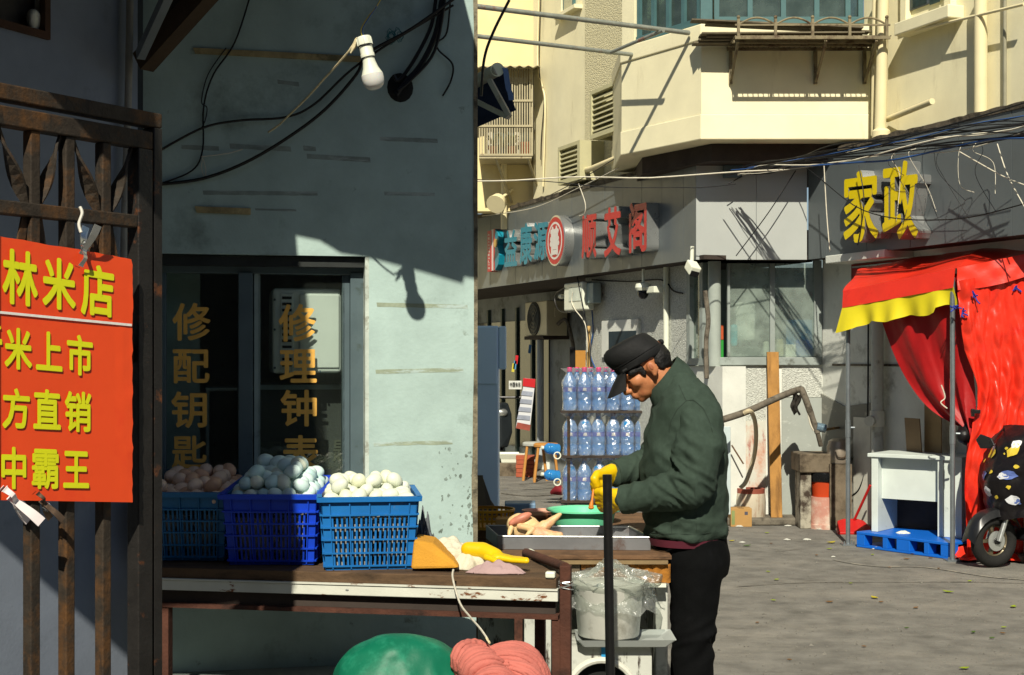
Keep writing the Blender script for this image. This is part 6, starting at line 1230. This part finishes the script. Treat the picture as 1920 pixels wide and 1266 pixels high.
def jfold(p, n):
    d = .007*nz((p.x*7, p.y*7, p.z*11), 1)+.003*nz(p, 22)
    k = math.exp(-((p-mp(1262, 880, -.24)).length/.11)**2); d += .016*k*nz((p.x*22+p.z*30, p.y*6, p.z*9-p.x*12), 1)          # creases at the near elbow
    k = math.exp(-((p-mp(1222, 890, .1)).length/.1)**2); d += .012*k*nz((p.x*24+p.z*20, p.y*5, 0), 1, 3)
    zz = max(0, 1-abs(p.z-.93)/.1); d += .016*zz*rdg0(p.x*4, p.y*4, p.z*22+p.x*5)                                  # soft folds above the hem
    k = math.exp(-((p-mp(1330, 800, -.1)).length/.13)**2); d += .010*k*nz((p.x*16-p.z*12, p.y*8, 0), 1, 8)
    if p.z < .905: d -= .004
    rd = lambda x, y, z, sd: (.42-2*abs(nz((x, y, z), 1, sd)))
    d += .008*rd(p.x*8+p.z*5, p.y*5, p.z*6, 11)+.005*rd(p.x*16-p.z*10, p.y*8, p.z*10, 13)
    return d
jk = blob('jacket', g, mFlc, man, .0075, 5, jfold)
def rdg(x, y, z, sd=0): return .42-2*abs(nz((x, y, z), 1, sd))
def sfold(el, wr, sh, sg):
    def f(p, n):
        d = .004*nz(p, 9)+.003*rdg(p.x*14+p.z*6, p.y*8, p.z*10, 3)
        for c_, r_, am, fx_, fz_ in ((mp(1250, 868, el), .08, .030, 30, 24), (mp(1272, 905, el), .10, .018, 20, 26), (mp(1205, 918, wr), .11, .012, 26, -12), (mp(1290, 800, sh), .13, .013, 12, 14)):
            k = math.exp(-((p-c_).length/r_)**2); d += am*k*rdg(p.x*fx_+p.z*fz_, p.y*7, p.z*5-p.x*5, 5)
        return d
    return f
g = G(); g.chain([mp(1300, 778, -.13), mp(1299, 830, -.185), mp(1281, 903, -.205)], [.092, .094, .082], 18); g.chain([mp(1281, 903, -.205), mp(1228, 918, -.17), mp(1172, 930, -.115)], [.082, .068, .053], 18); g.ell(mp(1288, 898, -.2), (.085, .07, .075))
blob('sleeve', g, mFlc, jk, .006, 3, sfold(-.26, -.15, -.22, 1))
g = G(); g.chain([mp(1272, 775, .13), mp(1258, 840, .18), mp(1236, 880, .19)], [.088, .086, .078], 18); g.chain([mp(1236, 880, .19), mp(1195, 884, .13), mp(1160, 891, .075)], [.078, .064, .052], 18)
blob('sleeve', g, mFlc, jk, .006, 3, sfold(.12, .1, .1, 1))
# stand collar, hem band, seams
def crng(u0, v0, u1, v1, dp, n=28, off=0):
    c = (mp(u0, v0)+mp(u1, v1))/2; ax_ = (mp(u1, v1)-mp(u0, v0))/2
    return [c+ax_*math.cos(a)*(1+off)+V((0, math.sin(a)*dp*(1+off), 0)) for a in [i*6.2832/n for i in range(n)]]
lo_, mi_, hi_ = crng(1228, 770, 1306, 706, .112), crng(1220, 752, 1290, 684, .096), crng(1216, 736, 1270, 668, .083)
hi2 = crng(1216, 736, 1270, 668, .083, off=-.11); mi2 = crng(1221, 752, 1289, 686, .096, off=-.11)
P('collar', G().loft([lo_, mi_, hi_, hi2, mi2], False), mFlc, jk, sm=True, ang=70)
P('shirt_collar', G().loft([crng(1226, 762, 1288, 694, .085), crng(1220, 742, 1268, 676, .071)], False), M('check_shirt', '#6f3a3c', .9, .5, 60, .1, c2='#b9a99f', t=.52, w=.02, s2=60), man, sm=True)
def seamline(pts, nm='seam'):
    o = []
    for u, v in pts:                                            # drop each point onto the near side of the jacket
        o.append((u, v))
    return o
dg_ = bpy.context.evaluated_depsgraph_get(); dg_.update()
def onj(u, v):
    eye = V((0, 0, HC)); r = rootloc(jk); inv = eye-r; dr = (px(u, v, 1)-eye).normalized(); best = None
    for o_ in [jk]+[c_ for c_ in jk.children if c_.name.startswith('sleeve')]:
        ok, loc, nn, i = o_.ray_cast(inv, dr)
        if ok and (best is None or (loc-inv).length < best[0]): best = ((loc-inv).length, loc+r+nn*.0008)
    return best[1] if best else None
for pts in ([(1273, 722), (1283, 745), (1287, 752), (1300, 750), (1318, 765), (1330, 790), (1337, 815)], [(1287, 752), (1270, 768), (1258, 790), (1254, 815)], [(1302, 912), (1305, 960), (1306, 1004)], [(1262, 945), (1258, 975), (1260, 1006)], [(1206, 998), (1250, 1001), (1300, 1002), (1362, 996)], [(1200, 780), (1199, 830), (1200, 870)]):
    q = []
    for i in range(len(pts)-1):
        for k in range(6): q.append(onj(pts[i][0]+(pts[i+1][0]-pts[i][0])*k/6, pts[i][1]+(pts[i+1][1]-pts[i][1])*k/6))
    q = [p for p in q if p]
    q = [q[0]]+[(q[i-1]+q[i]*2+q[i+1])/4 for i in range(1, len(q)-1)]+[q[-1]] if len(q) > 4 else q
    if len(q) > 4: P('seam', G().tube(q, .0012, 5), M('seam_green', '#26322a', .95), jk)
# cuffs
for (a, b, r_) in ((mp(1180, 929, -.12), mp(1162, 932, -.105), .055), (mp(1170, 889, .09), mp(1152, 892, .065), .052)):
    t = (b-a).normalized(); P('cuff', G().tube([a, a.lerp(b, .5), b, b-t*.004], [r_*.98, r_*1.01, r_*.97, r_*.8], 20), mFlc, jk, sm=True)
P('shirt_hem', G().loft([ring(1284, 1004, 76, .18), ring(1286, 1018, 73, .17)], False), M('maroon_shirt', '#5b2030', .9), man, sm=True)
# trousers
g = G(); g.loft([ring(1299, 1000, 64, .17), ring(1300, 1035, 66, .175), ring(1302, 1075, 60, .17)])
for o, sx in ((-.088, -4), (.088, 8)):
    g.chain([mp(1302+sx, 1050, o), mp(1300+sx, 1130, o*1.05), mp(1297+sx, 1215, o*1.1), mp(1296+sx, 1330, o*1.1), mp(1296+sx, 1425, o*1.1)], [.103, .09, .078, .074, .07], 18)
g.ell(mp(1330, 1055), (.06, .14, .08))
def tfold(p, n):
    d = .004*nz(p, 8)+.003*nz(p, 20, 2)
    k = math.exp(-((p.z-.53)/.075)**2); d += .018*k*rdg0(p.x*5, p.y*5, p.z*15-p.x*9); d += .012*nz((p.x*8, p.y*8, p.z*20), 1, 7)*max(0, 1-abs(p.z-.2)/.35); d += .008*nz((p.x*6+p.z*9, p.y*6, p.z*4), 1, 9)
    return d
blob('trousers', g, mTrs, man, .0085, 4, tfold)
for o, sx in ((-.095, -4), (.095, 8)):
    g = G(); b = mp(1296+sx, 1440, o); b.z = 0
    g.loft([[b+V((x*.095-.05, y*.045, z)) for x, y in [(math.cos(a)*(1.45 if math.cos(a) < 0 else 1), math.sin(a)) for a in [i*.3142 for i in range(20)]]] for z in (.0, .025)]); g.chain([b+V((0, 0, .06)), b+V((-.1, 0, .045)), b+V((-.16, 0, .035))], [.05, .042, .033])
    blob('shoe', g, M('black_shoe', '#17181a', .5, .2), man, .007, 3)
# gloves: palm, four curled fingers, thumb
def glove(nm, wr, kn, side, spread, up):
    """wr wrist, kn knuckle centre, side = across the palm, up = back of the hand"""
    g = G(); wr, kn, side, up = V(wr), V(kn), V(side).normalized(), V(up).normalized(); fw = (kn-wr).normalized()
    g.chain([wr-fw*.055, wr-fw*.02, wr], [.04, .04, .036], 16)
    for k in range(5): q = kn+side*(k/4-.5)*.062; g.chain([wr+side*(k/4-.5)*.035, wr.lerp(q, .55), q], [.029, .027, .02], 12)
    for k in range(4):
        b = kn+side*(k/3-.5)*.07; L_ = (.036, .041, .039, .031)[k]; c1 = b+fw*L_*.75-up*.012; c2 = c1+fw*L_*.15-up*L_*.75; c3 = c2-fw*L_*.55-up*.006
        g.chain([b, c1, c2, c3], [.0175, .0165, .0155, .014], 12)
    t0 = wr.lerp(kn, .35)+side*.03*spread; t1 = t0+side*.02*spread+fw*.035-up*.02; t2 = t1+fw*.022-up*.02-side*.012*spread; g.chain([t0, t1, t2], [.021, .0165, .0135], 12)
    return blob(nm, g, mGl, man, .0042, 2, lambda p, n: .0012*nz(p, 50)+.0008*math.sin((p.x+p.z)*300)*max(0, nz(p, 15)))
glove('rubber_glove', mp(1160, 932, -.105), mp(1131, 931, -.075), (.15, .55, -.8), 1, (-.45, -.75, .45))
glove('rubber_glove', mp(1150, 892, .062), mp(1121, 902, .0), (.1, .65, -.75), 1, (-.5, -.3, .8))
kf = T('chicken_foot', 'orange chicken foot held in the yellow gloves over the basin', 'chicken foot', mp(1108, 950, -.03)); g = G(); g.chain([mp(1112, 918, -.03), mp(1109, 936, -.045), mp(1107, 946, -.05)], [.005, .0045, .009]); g.ell(mp(1107, 949, -.05), (.011, .009, .008)); P('foot', g, M('orange_skin', '#c87a2e', .5, .15, 20, .1), kf, sm=True)
# ---------------- red tent ------------------------------------------------
mRedT = M('red_tarpaulin', '#d9321f', .33, .1, 4, .25, 9, c2='#bb1a18', t=.64, w=.1, s2=4, sp=.5); mYelT = M('yellow_valance', '#d8c921', .6, .06, 6, .1, 20); mGal = M('galvanised_tube', '#8f979b', .35, .12, 14, .03, metal=.7)
PLb, PRb = gd(1590, 1022), gd(1786, 1052); tdir = (PRb-PLb).normalized(); tn = V((-tdir.y, tdir.x, 0)); tn = tn if tn.y > 0 else -tn      # tn points to the wall
tent = T('market_tent', 'red tarpaulin lean-to tent with a scalloped yellow valance and steel poles', 'tent', (PLb+PRb)/2)
hL = px(1590, 560, PLb.y).z; hR = px(1788, 520, PRb.y).z
for b, h, nm in ((PLb, hL, 0), (PRb, hR, 1)):
    P('pole', G().tube([b, b+V((0, 0, h))], .019, 14), mGal, tent, sm=True); P('pole_foot', G().box(b+V((0, 0, .006)), (.11, .11, .012)), mGal, tent)
    for sx, sy in ((-.04, -.04), (.04, -.04), (.04, .04)): P('foot_bolt', G().tube([b+V((sx, sy, .012)), b+V((sx, sy, .035))], .006, 6), mGal, tent)
    P('pole_joint', G().tube([b+V((0, 0, .9)), b+V((0, 0, 1.04))], .023, 14), mGal, tent, sm=True); P('wing_bolt', G().tube([b+V((.02, -.02, .98)), b+V((.05, -.03, .98))], .008, 6), mGal, tent)
# corner points: pixel corners of the roof at the depth of the poles
EL_ = px(1583, 546, PLb.y-.02); ER = px(1793, 503, PRb.y-.03); ELs = px(1583, 578, PLb.y-.02); ERs = px(1791, 540, PRb.y-.03)
WLt = EL_+V((.28, .70, .22)); RG = V((.78, -.16, 0)); ER2 = ER+RG+V((0, 0, .16)); WR2 = ER2+V((.3, .85, .3)); WLr = ER+V((.45, .62, .24))
def fold(p, k=.012, sc=5, sd=0): return V((0, 0, 0))+noise.noise_vector(p*sc+V((sd, sd, sd)))*k
P('roof_slope', G().sheet(lambda s, t: (lambda p: p+fold(p, .02, 3)+V((0, 0, -.03*math.sin(math.pi*s)*math.sin(math.pi*t))))(EL_.lerp(ER, s).lerp(WLt.lerp(WLr, s), t)), 24, 16, .003), mRedT, tent, sm=True)
P('roof_slope', G().sheet(lambda s, t: (lambda p: p+fold(p, .02, 3)+V((0, 0, -.03*math.sin(math.pi*s)*math.sin(math.pi*t))))(ER.lerp(ER2, s).lerp(WLr.lerp(WR2, s), t)), 24, 16, .003), mRedT, tent, sm=True)
on = -tn
P('fascia_flap', G().sheet(lambda s, t: (lambda p: p+on*(.012+.012*nz(p, 7))*t)(EL_.lerp(ER, s).lerp(ELs.lerp(ERs, s), t))+on*.01, 30, 8, .003), mRedT, tent, sm=True)
def val(s, t):
    p = ELs.lerp(ERs, s); dr = .155+.032*abs(math.sin(s*math.pi*3.1+.4))-.03*(s > .85)+.05*max(0, .15-s)/.15
    return p+V((0, 0, -dr*t+.01))+on*(.02+.07*t*nz((s*4, 0, 1), 2, 2)+.022*t*math.sin(s*17)+.05*t*max(0, .2-s)/.2)-tdir*.06*t*max(0, .12-s)/.12
P('valance', G().sheet(val, 60, 10, .002), mYelT, tent, sm=True)
# end wall facing the viewer: from the right pole to the right
def endw(s, t):
    top = (ER+V((0, 0, -.10))).lerp(ER2+V((0, 0, -.12)), s); bot = V((PRb.x+.10+.02, PRb.y+.02, 0.02)).lerp(V((ER2.x, ER2.y+.25, .02)), s)
    p = top.lerp(bot, t); pinch = math.exp(-((t-.42)/.16)**2); p += V((.12*pinch*(1-s)**2, 0, 0)); 
    d = .07*nz((s*3, t*2.4, 0), 1.2, 4)+.05*abs(nz((s*6+t*5, t*6-s*5, 0), 1, 7))+.025*abs(nz((s*13-t*9, t*12+s*6, 0), 1, 5))+.03*pinch*math.sin((s*2+t)*22)*(1-s)+.004*nz((s*20, t*20, 0), 1, 2)+.010*(1-2*abs(nz((math.atan2(t-.42, s+.02)*3.2, (s*s+t*t)*1.5, 0), 1, 21)))*min(1, 2.5*math.hypot(s, t-.42))+.005*(1-2*abs(nz((s*16-t*9, t*20+s*7, 0), 1, 22)))
    return p+V((0, -d, 0))
P('end_wall', G().sheet(endw, 120, 110, .003), mRedT, tent, sm=True)
def flap2(s, t):
    top = ER.lerp(ER2, s)+V((0, -.02, 0)); return top+V((0, -.02*t-.012*nz((s*8, t*2, 0), 1, 3), -.17*t-.02*math.sin(s*5)*t))
P('end_flap', G().sheet(flap2, 40, 8, .003), mRedT, tent, sm=True)
# drawn curtain across the front opening, gathered at the right pole
def curt(s, t):
    top = (EL_.lerp(ER, .22)).lerp(ER, s)+tn*(.05+.012*math.sin(s*11)+.03*nz((s*4, 0, 0), 1, 3))+V((0, 0, -.03)); kn = PRb+tn*.12+V((.06, 0, .0)); g_ = V((kn.x, kn.y, 1.0))+tdir*(s-.5)*.1+tn*(.03*math.sin(s*14))
    lowr = V((kn.x+.06, kn.y, .32))+tdir*(s-.5)*.22+tn*.05*math.sin(s*20)
    if t < .62: q = t/.62; p = top.lerp(g_, q); p += V((0, 0, -.22*math.sin(math.pi*q)*(1-s)))-tdir*.10*math.sin(math.pi*q)*(1-s)
    else: q = (t-.62)/.38; p = g_.lerp(lowr, q)
    return p+tn*(.04*nz((s*3, t*4, 0), 1, 6)+.018*abs(nz((s*9, t*5, 0), 1, 2)))
P('curtain', G().sheet(curt, 50, 40, .003), M('dark_red_curtain', '#9c1416', .5, .12, 5, .25, 16), tent, sm=True)
P('front_bar', G().tube([px(1590, 566, PLb.y), px(1788, 526, PRb.y)], .015, 10), mGal, tent, sm=True)
mTie = M('blue_tie', '#22358f', .6)
for u, v in ((1826, 553), (1905, 538), (1805, 585), (1792, 575)):
    c = px(u, v, PRb.y-.12); g = G()
    for k in range(5): g.tube(wob(c, c+V((rnd.uniform(-.05, .05), -.02, rnd.uniform(-.07, .03))), 4, 0, .015, k), .006, 5)
    P('blue_tie', g, mTie, tent)
P('spring_clamp', (lambda g: (g.box(px(1829, 772, PRb.y-.06), (.07, .03, .03)), g.box(px(1824, 774, PRb.y-.07), (.02, .04, .06)), g)[2])(G()), mBlack, tent, bev=.004); P('ground_flap', G().sheet(lambda s, t: PRb+V((.03+1.3*s, -.1+.35*t+.05*nz((s*3, t*3, 0), 1, 5), .015+.07*abs(nz((s*6, t*3, 1), 1, 5))+.05*(t > .6))), 40, 12, .004), mRedT, tent, sm=True)
P('curtain_cord', G().tube(spl([px(1765, 722, PRb.y-.03), px(1772, 745, PRb.y-.03), px(1764, 755, PRb.y-.03), px(1776, 766, PRb.y-.03)]), .005, 5), mWhiteC, tent)
# pallet
pl = T('plastic_pallet', 'bright blue plastic pallet under the grey desk', 'pallet', gd(1690, 1040)); mBluP = M('pallet_blue', '#1162c4', .4, .06, 6, .02); a_ = gd(1606, 1026); b_ = gd(1782, 1050); PLc = Fc((a_.x, a_.y), (b_.x-a_.x, b_.y-a_.y)); Wp = (b_-a_).length; Dp = .62; Hp = .13
P('deck', G().fb(PLc, 0, Wp, Hp-.022, Hp, -Dp, 0), mBluP, pl, bev=.004); P('base', G().fb(PLc, 0, Wp, .003, .02, -Dp, 0), mBluP, pl, bev=.003)
for k, (s0, s1) in enumerate(((0, .09), (.29, .34), (.44, .58), (.73, .78), (.90, 1))):
    for d0, d1 in ((-.1, -.001), (-Dp+.001, -Dp+.1)): P('foot', G().fb(PLc, Wp*s0, Wp*s1, .0205, Hp-.0225, d0, d1), mBluP, pl, bev=.003)
# desk on the pallet
dk = T('grey_desk', 'pale grey metal desk standing on the blue pallet', 'desk', (a_+b_)/2); mDk = M('grey_enamel', '#c6cfc9', .45, .07, 5, .03, c2='#8a918c', t=.68, s2=8)
zd = Hp+.001; p0 = px(1634, 850, 11.72); p1 = px(1768, 853, 11.35); DK = Fc((p0.x, p0.y), (p1.x-p0.x, p1.y-p0.y)); Wd = (p1-p0).length; zt2 = p0.z
P('desk_top', G().fb(DK, -.03, Wd+.16, zt2-.03, zt2, -.45, .015), mDk, dk, bev=.004); P('side_panel', G().fb(DK, 0, .055, zd, zt2-.031, -.42, 0), mDk, dk, bev=.003); P('side_panel', G().fb(DK, Wd-.045, Wd, zd, zt2-.031, -.42, 0), mDk, dk, bev=.003); P('modesty_panel', G().fb(DK, .0555, Wd-.0455, zd+.27, zt2-.031, -.1, -.08), mDk, dk); P('drawer_unit', G().fb(DK, Wd+.001, Wd+.15, zd, zt2-.031, -.42, -.01), mDk, dk, bev=.003); P('inner_back', G().fb(DK, .0555, Wd-.0455, zd, zt2-.031, -.42, -.4), mSoff, dk)
P('crumpled_tissue', heap(DK.pt(.25, zd, -.05), .06, .04, .016, 31, 5, 14), mSock, None, sm=True, label='crumpled pale cloth on the pallet under the desk', cat='cloth')
P('cardboard_sheet', G().ob(W2.hit(1735, 850, .12), W2.e*.22, W2.n*.01, (.0, 0, .62)), M('brown_sheet', '#8a7454', .9, .1), None, label='tall brown board leaning in the tent behind the desk', cat='board'); P('cardboard_sheet', G().ob(W2.hit(1702, 850, .2), W2.e*.2, W2.n*.01, (-.02, 0, .30)), M('brown_sheet2', '#75614a', .9, .1), None, label='low dirty board standing on the desk behind', cat='board')
# ---------------- scooter -------------------------------------------------
sc0 = gd(1863, 1064); sc = T('motor_scooter', 'black scooter under a cartoon print quilted cover by the red tent', 'scooter', sc0); fx = V((-.93, -.36, 0)).normalized(); sx_ = V((-fx.y, fx.x, 0)); sx_ = sx_ if sx_.y < 0 else -sx_
def sp_(f, s, z): return sc0+fx*f+sx_*s+V((0, 0, z))
mTyre = M('tyre', '#1a1a19', .85, .2, 20, .3); mRim = M('rim_bronze', '#6d6552', .4, .2, metal=.6); mScB = M('scooter_black', '#1b1c1e', .35, .15, 6, .02, sp=.5); rw = .2
def circ(c, r, n=36): return [c+fx*math.cos(i*6.2832/n)*r+V((0, 0, math.sin(i*6.2832/n)*r)) for i in range(n)]
def wheel(c):
    w = P('wheel', G().tube(circ(c, rw-.045), .045, 12, closed=True, sq=1.0), mTyre, sc, sm=True); P('rim', G().tube(circ(c, rw-.085), .014, 8, closed=True), mRim, w, sm=True); P('brake_disc', G().tube([c+sx_*.03, c+sx_*.035], .075, 24), mSil, w); P('hub', G().tube([c-sx_*.05, c+sx_*.05], .025, 12), mBlack, w)
    for k in range(5): a = k*1.2566; P('spoke', G().bar(c, c+(fx*math.cos(a)+V((0, 0, math.sin(a))))*(rw-.09), .03, .022), mRim, w)
wheel(sp_(0, 0, rw)); wheel(sp_(-1.18, 0, rw))
fn = [sp_(math.cos(a)*.235, 0, rw+math.sin(a)*.235) for a in [.15+i*.26 for i in range(11)]]
P('front_fender', G().loft([[p+sx_*.075+V((0, 0, -.05)), p+sx_*.05+V((0, 0, .0)), p+V((0, 0, .012)), p-sx_*.05, p-sx_*.075+V((0, 0, -.05)), p-V((0, 0, .012))] for p in fn]), mScB, sc, sm=True)
for s_ in (-.06, .06): P('fork_leg', G().tube([sp_(0, s_, rw), sp_(-.16, s_, .62)], .02, 10), mSil, sc, sm=True)
P('leg_shield', G().loft([[sp_(f+dx, s_*w, z) for s_, dx in ((-1, -.07), (-.6, .02), (0, .05), (.6, .02), (1, -.07), (.5, -.09), (-.5, -.09))] for f, z, w in ((-.12, .42, .13), (-.13, .55, .2), (-.17, .75, .23), (-.22, .92, .2))]), mScB, sc, sm=True)
P('foot_deck', G().loft([[sp_(f, s_*w, z+zz) for s_, zz in ((-1, 0), (-1, .1), (1, .1), (1, 0))] for f, z, w in ((-.2, .2, .14), (-.4, .16, .17), (-.75, .17, .17), (-.95, .28, .15))]), mScB, sc, bev=.015)
P('body', G().loft([[sp_(f, s_*w, z+zz*h) for s_, zz in ((-1, 0), (-1.05, .5), (-.7, 1), (.7, 1), (1.05, .5), (1, 0))] for f, z, w, h in ((-.72, .3, .13, .35), (-.95, .3, .17, .42), (-1.3, .36, .16, .38), (-1.62, .52, .08, .2))]), mScB, sc, bev=.02); P('seat', G().loft([[sp_(f, s_*w, z) for s_, z in ((-1, zz), (-.9, zz+.07), (0, zz+.09), (.9, zz+.07), (1, zz))] for f, w, zz in ((-.74, .1, .66), (-.95, .14, .71), (-1.35, .14, .74), (-1.58, .08, .74))]), mBlack, sc, bev=.015)
P('handlebar', G().tube([sp_(-.27, -.34, 1.0), sp_(-.24, 0, 1.02), sp_(-.27, .34, 1.0)], .018, 8), mBlack, sc); P('tail_lamp', G().ell(sp_(-1.64, 0, .62), (.03, .06, .04)), mRedP, sc)
# quilted cover with print
mQuilt = M('black_quilt', '#120f11', .45, .25, 9, .5, 18)
def quilt(s, t):
    a = (s-.5)*2; top = sp_(-.22-.07*abs(a), a*.42, 1.05-.05*a*a); bot = sp_(.0-.2*abs(a)**1.5, a*.30, .36+.06*a*a); p = top.lerp(bot, t); b = math.sin(math.pi*min(1, t*1.1))
    return p+fx*(.12*b*(1-.5*abs(a))+.03*nz((s*5, t*5, 0), 1, 9)+.015*nz((s*13, t*13, 0), 1, 3))+sx_*(.05*a*b+.02*nz((s*6, t*6, 4), 1, 1))
qc = P('windbreak_cover', G().sheet(quilt, 40, 40, .012), mQuilt, sc, sm=True)
def qn(s, t): return (quilt(s+.01, t)-quilt(s-.01, t)).cross(quilt(s, t+.01)-quilt(s, t-.01)).normalized()
sgn = 1 if qn(.6, .5).dot(V((0, 0, HC))-sc0) > 0 else -1
def patch(s, t, rs, rt, m, nm='print_patch', k=12, sd=0):
    g = G(); vv = [(s, t)]+[(s+rs*math.cos(i*6.2832/k)*(1+.5*nz((i, sd, 0), .9))*q, t+rt*math.sin(i*6.2832/k)*(1+.5*nz((i, sd, 2), .9))*q) for q in (.5, 1) for i in range(k)]; g.add([quilt(*w)+qn(*w)*sgn*.02 for w in vv], [((0, 1+i, 1+(i+1) % k) if sgn > 0 else (0, 1+(i+1) % k, 1+i)) for i in range(k)]+[(1+i, 1+k+i, 1+k+(i+1) % k, 1+(i+1) % k) for i in range(k)]); P(nm, g, m, qc)
mPy, mPw, mPb = M('print_yellow', '#c9b13a', .5), M('print_white', '#c9ccd0', .5), M('print_blue', '#5a6fae', .5)
for i, (s, t, rs, rt, m) in enumerate(((.62, .26, .05, .075, mPy), (.62, .2, .04, .05, mPw), (.66, .52, .065, .05, mPb), (.63, .53, .04, .035, mPw), (.72, .78, .06, .05, mPw), (.76, .8, .03, .03, mPb), (.7, .42, .018, .02, mPy), (.66, .64, .02, .02, mPy), (.75, .24, .02, .02, mPy), (.55, .24, .016, .015, mPy), (.55, .3, .012, .015, mPy), (.8, .4, .016, .018, mPy), (.84, .3, .03, .03, mPw), (.86, .5, .03, .025, mPw), (.4, .3, .05, .06, mPy), (.4, .24, .03, .04, mPw), (.36, .55, .06, .05, mPb), (.34, .56, .04, .03, mPw), (.45, .7, .05, .05, mPw), (.5, .5, .02, .02, mPy), (.3, .4, .02, .02, mPy), (.55, .75, .02, .02, mPy))): patch(s, t, rs, rt, m, sd=i)
for a in (-1, 1):
    g = G(); c = sp_(-.36, a*.40, 1.02); g.chain([c, c+sx_*a*.05+fx*.2+V((0, 0, -.04)), c+sx_*a*.02+fx*.3+V((0, 0, -.06))], [.1, .11, .06]); blob('hand_muff', g, mQuilt, sc, .012, 4, lambda p, n: .008*nz(p, 14))
for a in (-1, 1):
    c = sp_(-.05, a*.36, 1.03) if a > 0 else px(1846, 829, 10.3)-sx_*.06*a; P('mirror_stem', G().tube([sp_(-.27, a*.2, 1.03), c], .008, 6), mBlack, sc); g = G(); g.loft([[c+sx_*a*.06+(fx*.3*dx+sx_*a*dy*.1+V((0, 0, dz*.055)))*k-fx*o for dx, dy, dz in ((0, -1, -.3), (0, -.6, .6), (0, .5, 1), (0, 1, .2), (0, .5, -.9), (0, -.5, -.8))] for o, k in ((0, 1), (.012, 1.02), (.04, .5))]); P('mirror', g, mScB, sc, bev=.006)
P('yellow_bag', (lambda g: g)(G().ell(sp_(-.45, .12, .48), (.13, .1, .14)).jit(.03, 9)), M('yellow_film', '#d1c40f', .4, .1, 9, .3), None, sm=True, label='yellow plastic bag on the scooter footboard', cat='bag')
ch = T('chain_lock', 'rusty chain and padlock hanging by the scooter footboard', 'chain', sp_(-.3, .2, .25))
for k in range(5): c = sp_(-.32, .19, .33-.032*k); ex_ = fx if k % 2 else sx_; P('chain_link', G().tube([c+ex_*math.cos(i*.785)*.011+V((0, 0, math.sin(i*.785)*.022)) for i in range(8)], .005, 5, closed=True), mRust, ch)
for k in range(3): P('padlock', G().box(sp_(-.28-.05*k, .2, .14+.03*(k % 2)), (.04, .02, .06), rz=.3), M('old_brass', '#77704d', .5, .2, metal=.5), ch, bev=.004)
# ---------------- litter and fallen leaves --------------------------------
lm = [M('leaf_yellow', '#a89a1e', .6, .25, 30, 0), M('leaf_lime', '#7f8f1e', .6, .25, 30, 0), M('leaf_brown', '#6a4a22', .7, .25, 30, 0), M('leaf_dark', '#3f5a1e', .6, .2, 30, 0)]
nm_ = ('yellow', 'lime green', 'brown', 'dark green')
lv = [(1640, 1123, .075, 0), (1778, 1112, .085, 1), (1900, 1140, .07, 1), (1555, 1131, .06, 2), (1652, 1131, .04, 2), (1717, 1142, .05, 2), (1825, 1188, .045, 3), (1882, 1179, .04, 1), (1860, 1199, .04, 3), (1808, 1256, .06, 1), (1558, 1019, .1, 0), (1400, 1025, .08, 3), (1372, 1016, .06, 0), (1440, 1074, .04, 1), (1438, 1001, .05, 1), (1555, 1031, .05, 1), (1456, 1089, .05, 1), (1713, 1040, .08, 2), (1700, 1050, .06, 2), (1745, 1048, .05, 2), (1636, 1042, .04, 1), (1531, 1043, .04, 2), (1446, 1021, .03, 2), (1668, 1066, .03, 2), (1818, 1092, .05, 1), (1760, 1068, .03, 2), (1595, 1096, .03, 1), (1450, 1128, .04, 1), (1880, 1190, .035, 2), (1480, 1240, .03, 2), (1620, 1215, .03, 2), (1700, 1180, .03, 3), (1420, 1170, .03, 2)]
for i, (u, v, L_, k) in enumerate(lv):
    c = gd(u, v); a = rnd.uniform(-1.2, 1.2); ex = V((math.cos(a), math.sin(a), 0)); ey = V((-ex.y, ex.x, 0)); L2 = L_*.95
    g = G(); g.sheet(lambda s, t: c+ex*(s-.5)*L2+ey*(t-.5)*L2*.55*math.sin(math.pi*min(.97, max(.03, s)))+V((0, 0, .008+.006*(L_/.06)*(2*(s-.5))**2+.004*(2*(t-.5))**2*math.sin(math.pi*s))), 8, 4, .0012)
    P('fallen_leaf', g, lm[k], None, sm=True, label=('large ' if L_ > .065 else 'small ')+nm_[k]+' fallen leaf lying on the concrete', cat='leaf', group='fallen leaves on the concrete')
lt = [(1386, 988, .1), (1478, 987, .08), (1495, 985, .12), (1540, 993, .1), (1392, 1018, .08), (1476, 1013, .08), (1514, 1013, .09), (1646, 1030, .12), (1562, 1045, .05)]
for i, (u, v, r_) in enumerate(lt):
    c = gd(u, v); P('paper_scrap', heap((c.x, c.y, .004), r_*.36, r_*.22, r_*.09 if v < 1050 else .008, 40+i, 6, 12, amp=.7, edge=.6), M('scrap_paper', '#b9b9b0', .8, .15), None, sm=True, label='crumpled white paper scrap on the ground'+(' near the sink and buckets' if v < 1000 else ' by the pallet' if u == 1646 else ' in the open street'), cat='litter', group='paper scraps')
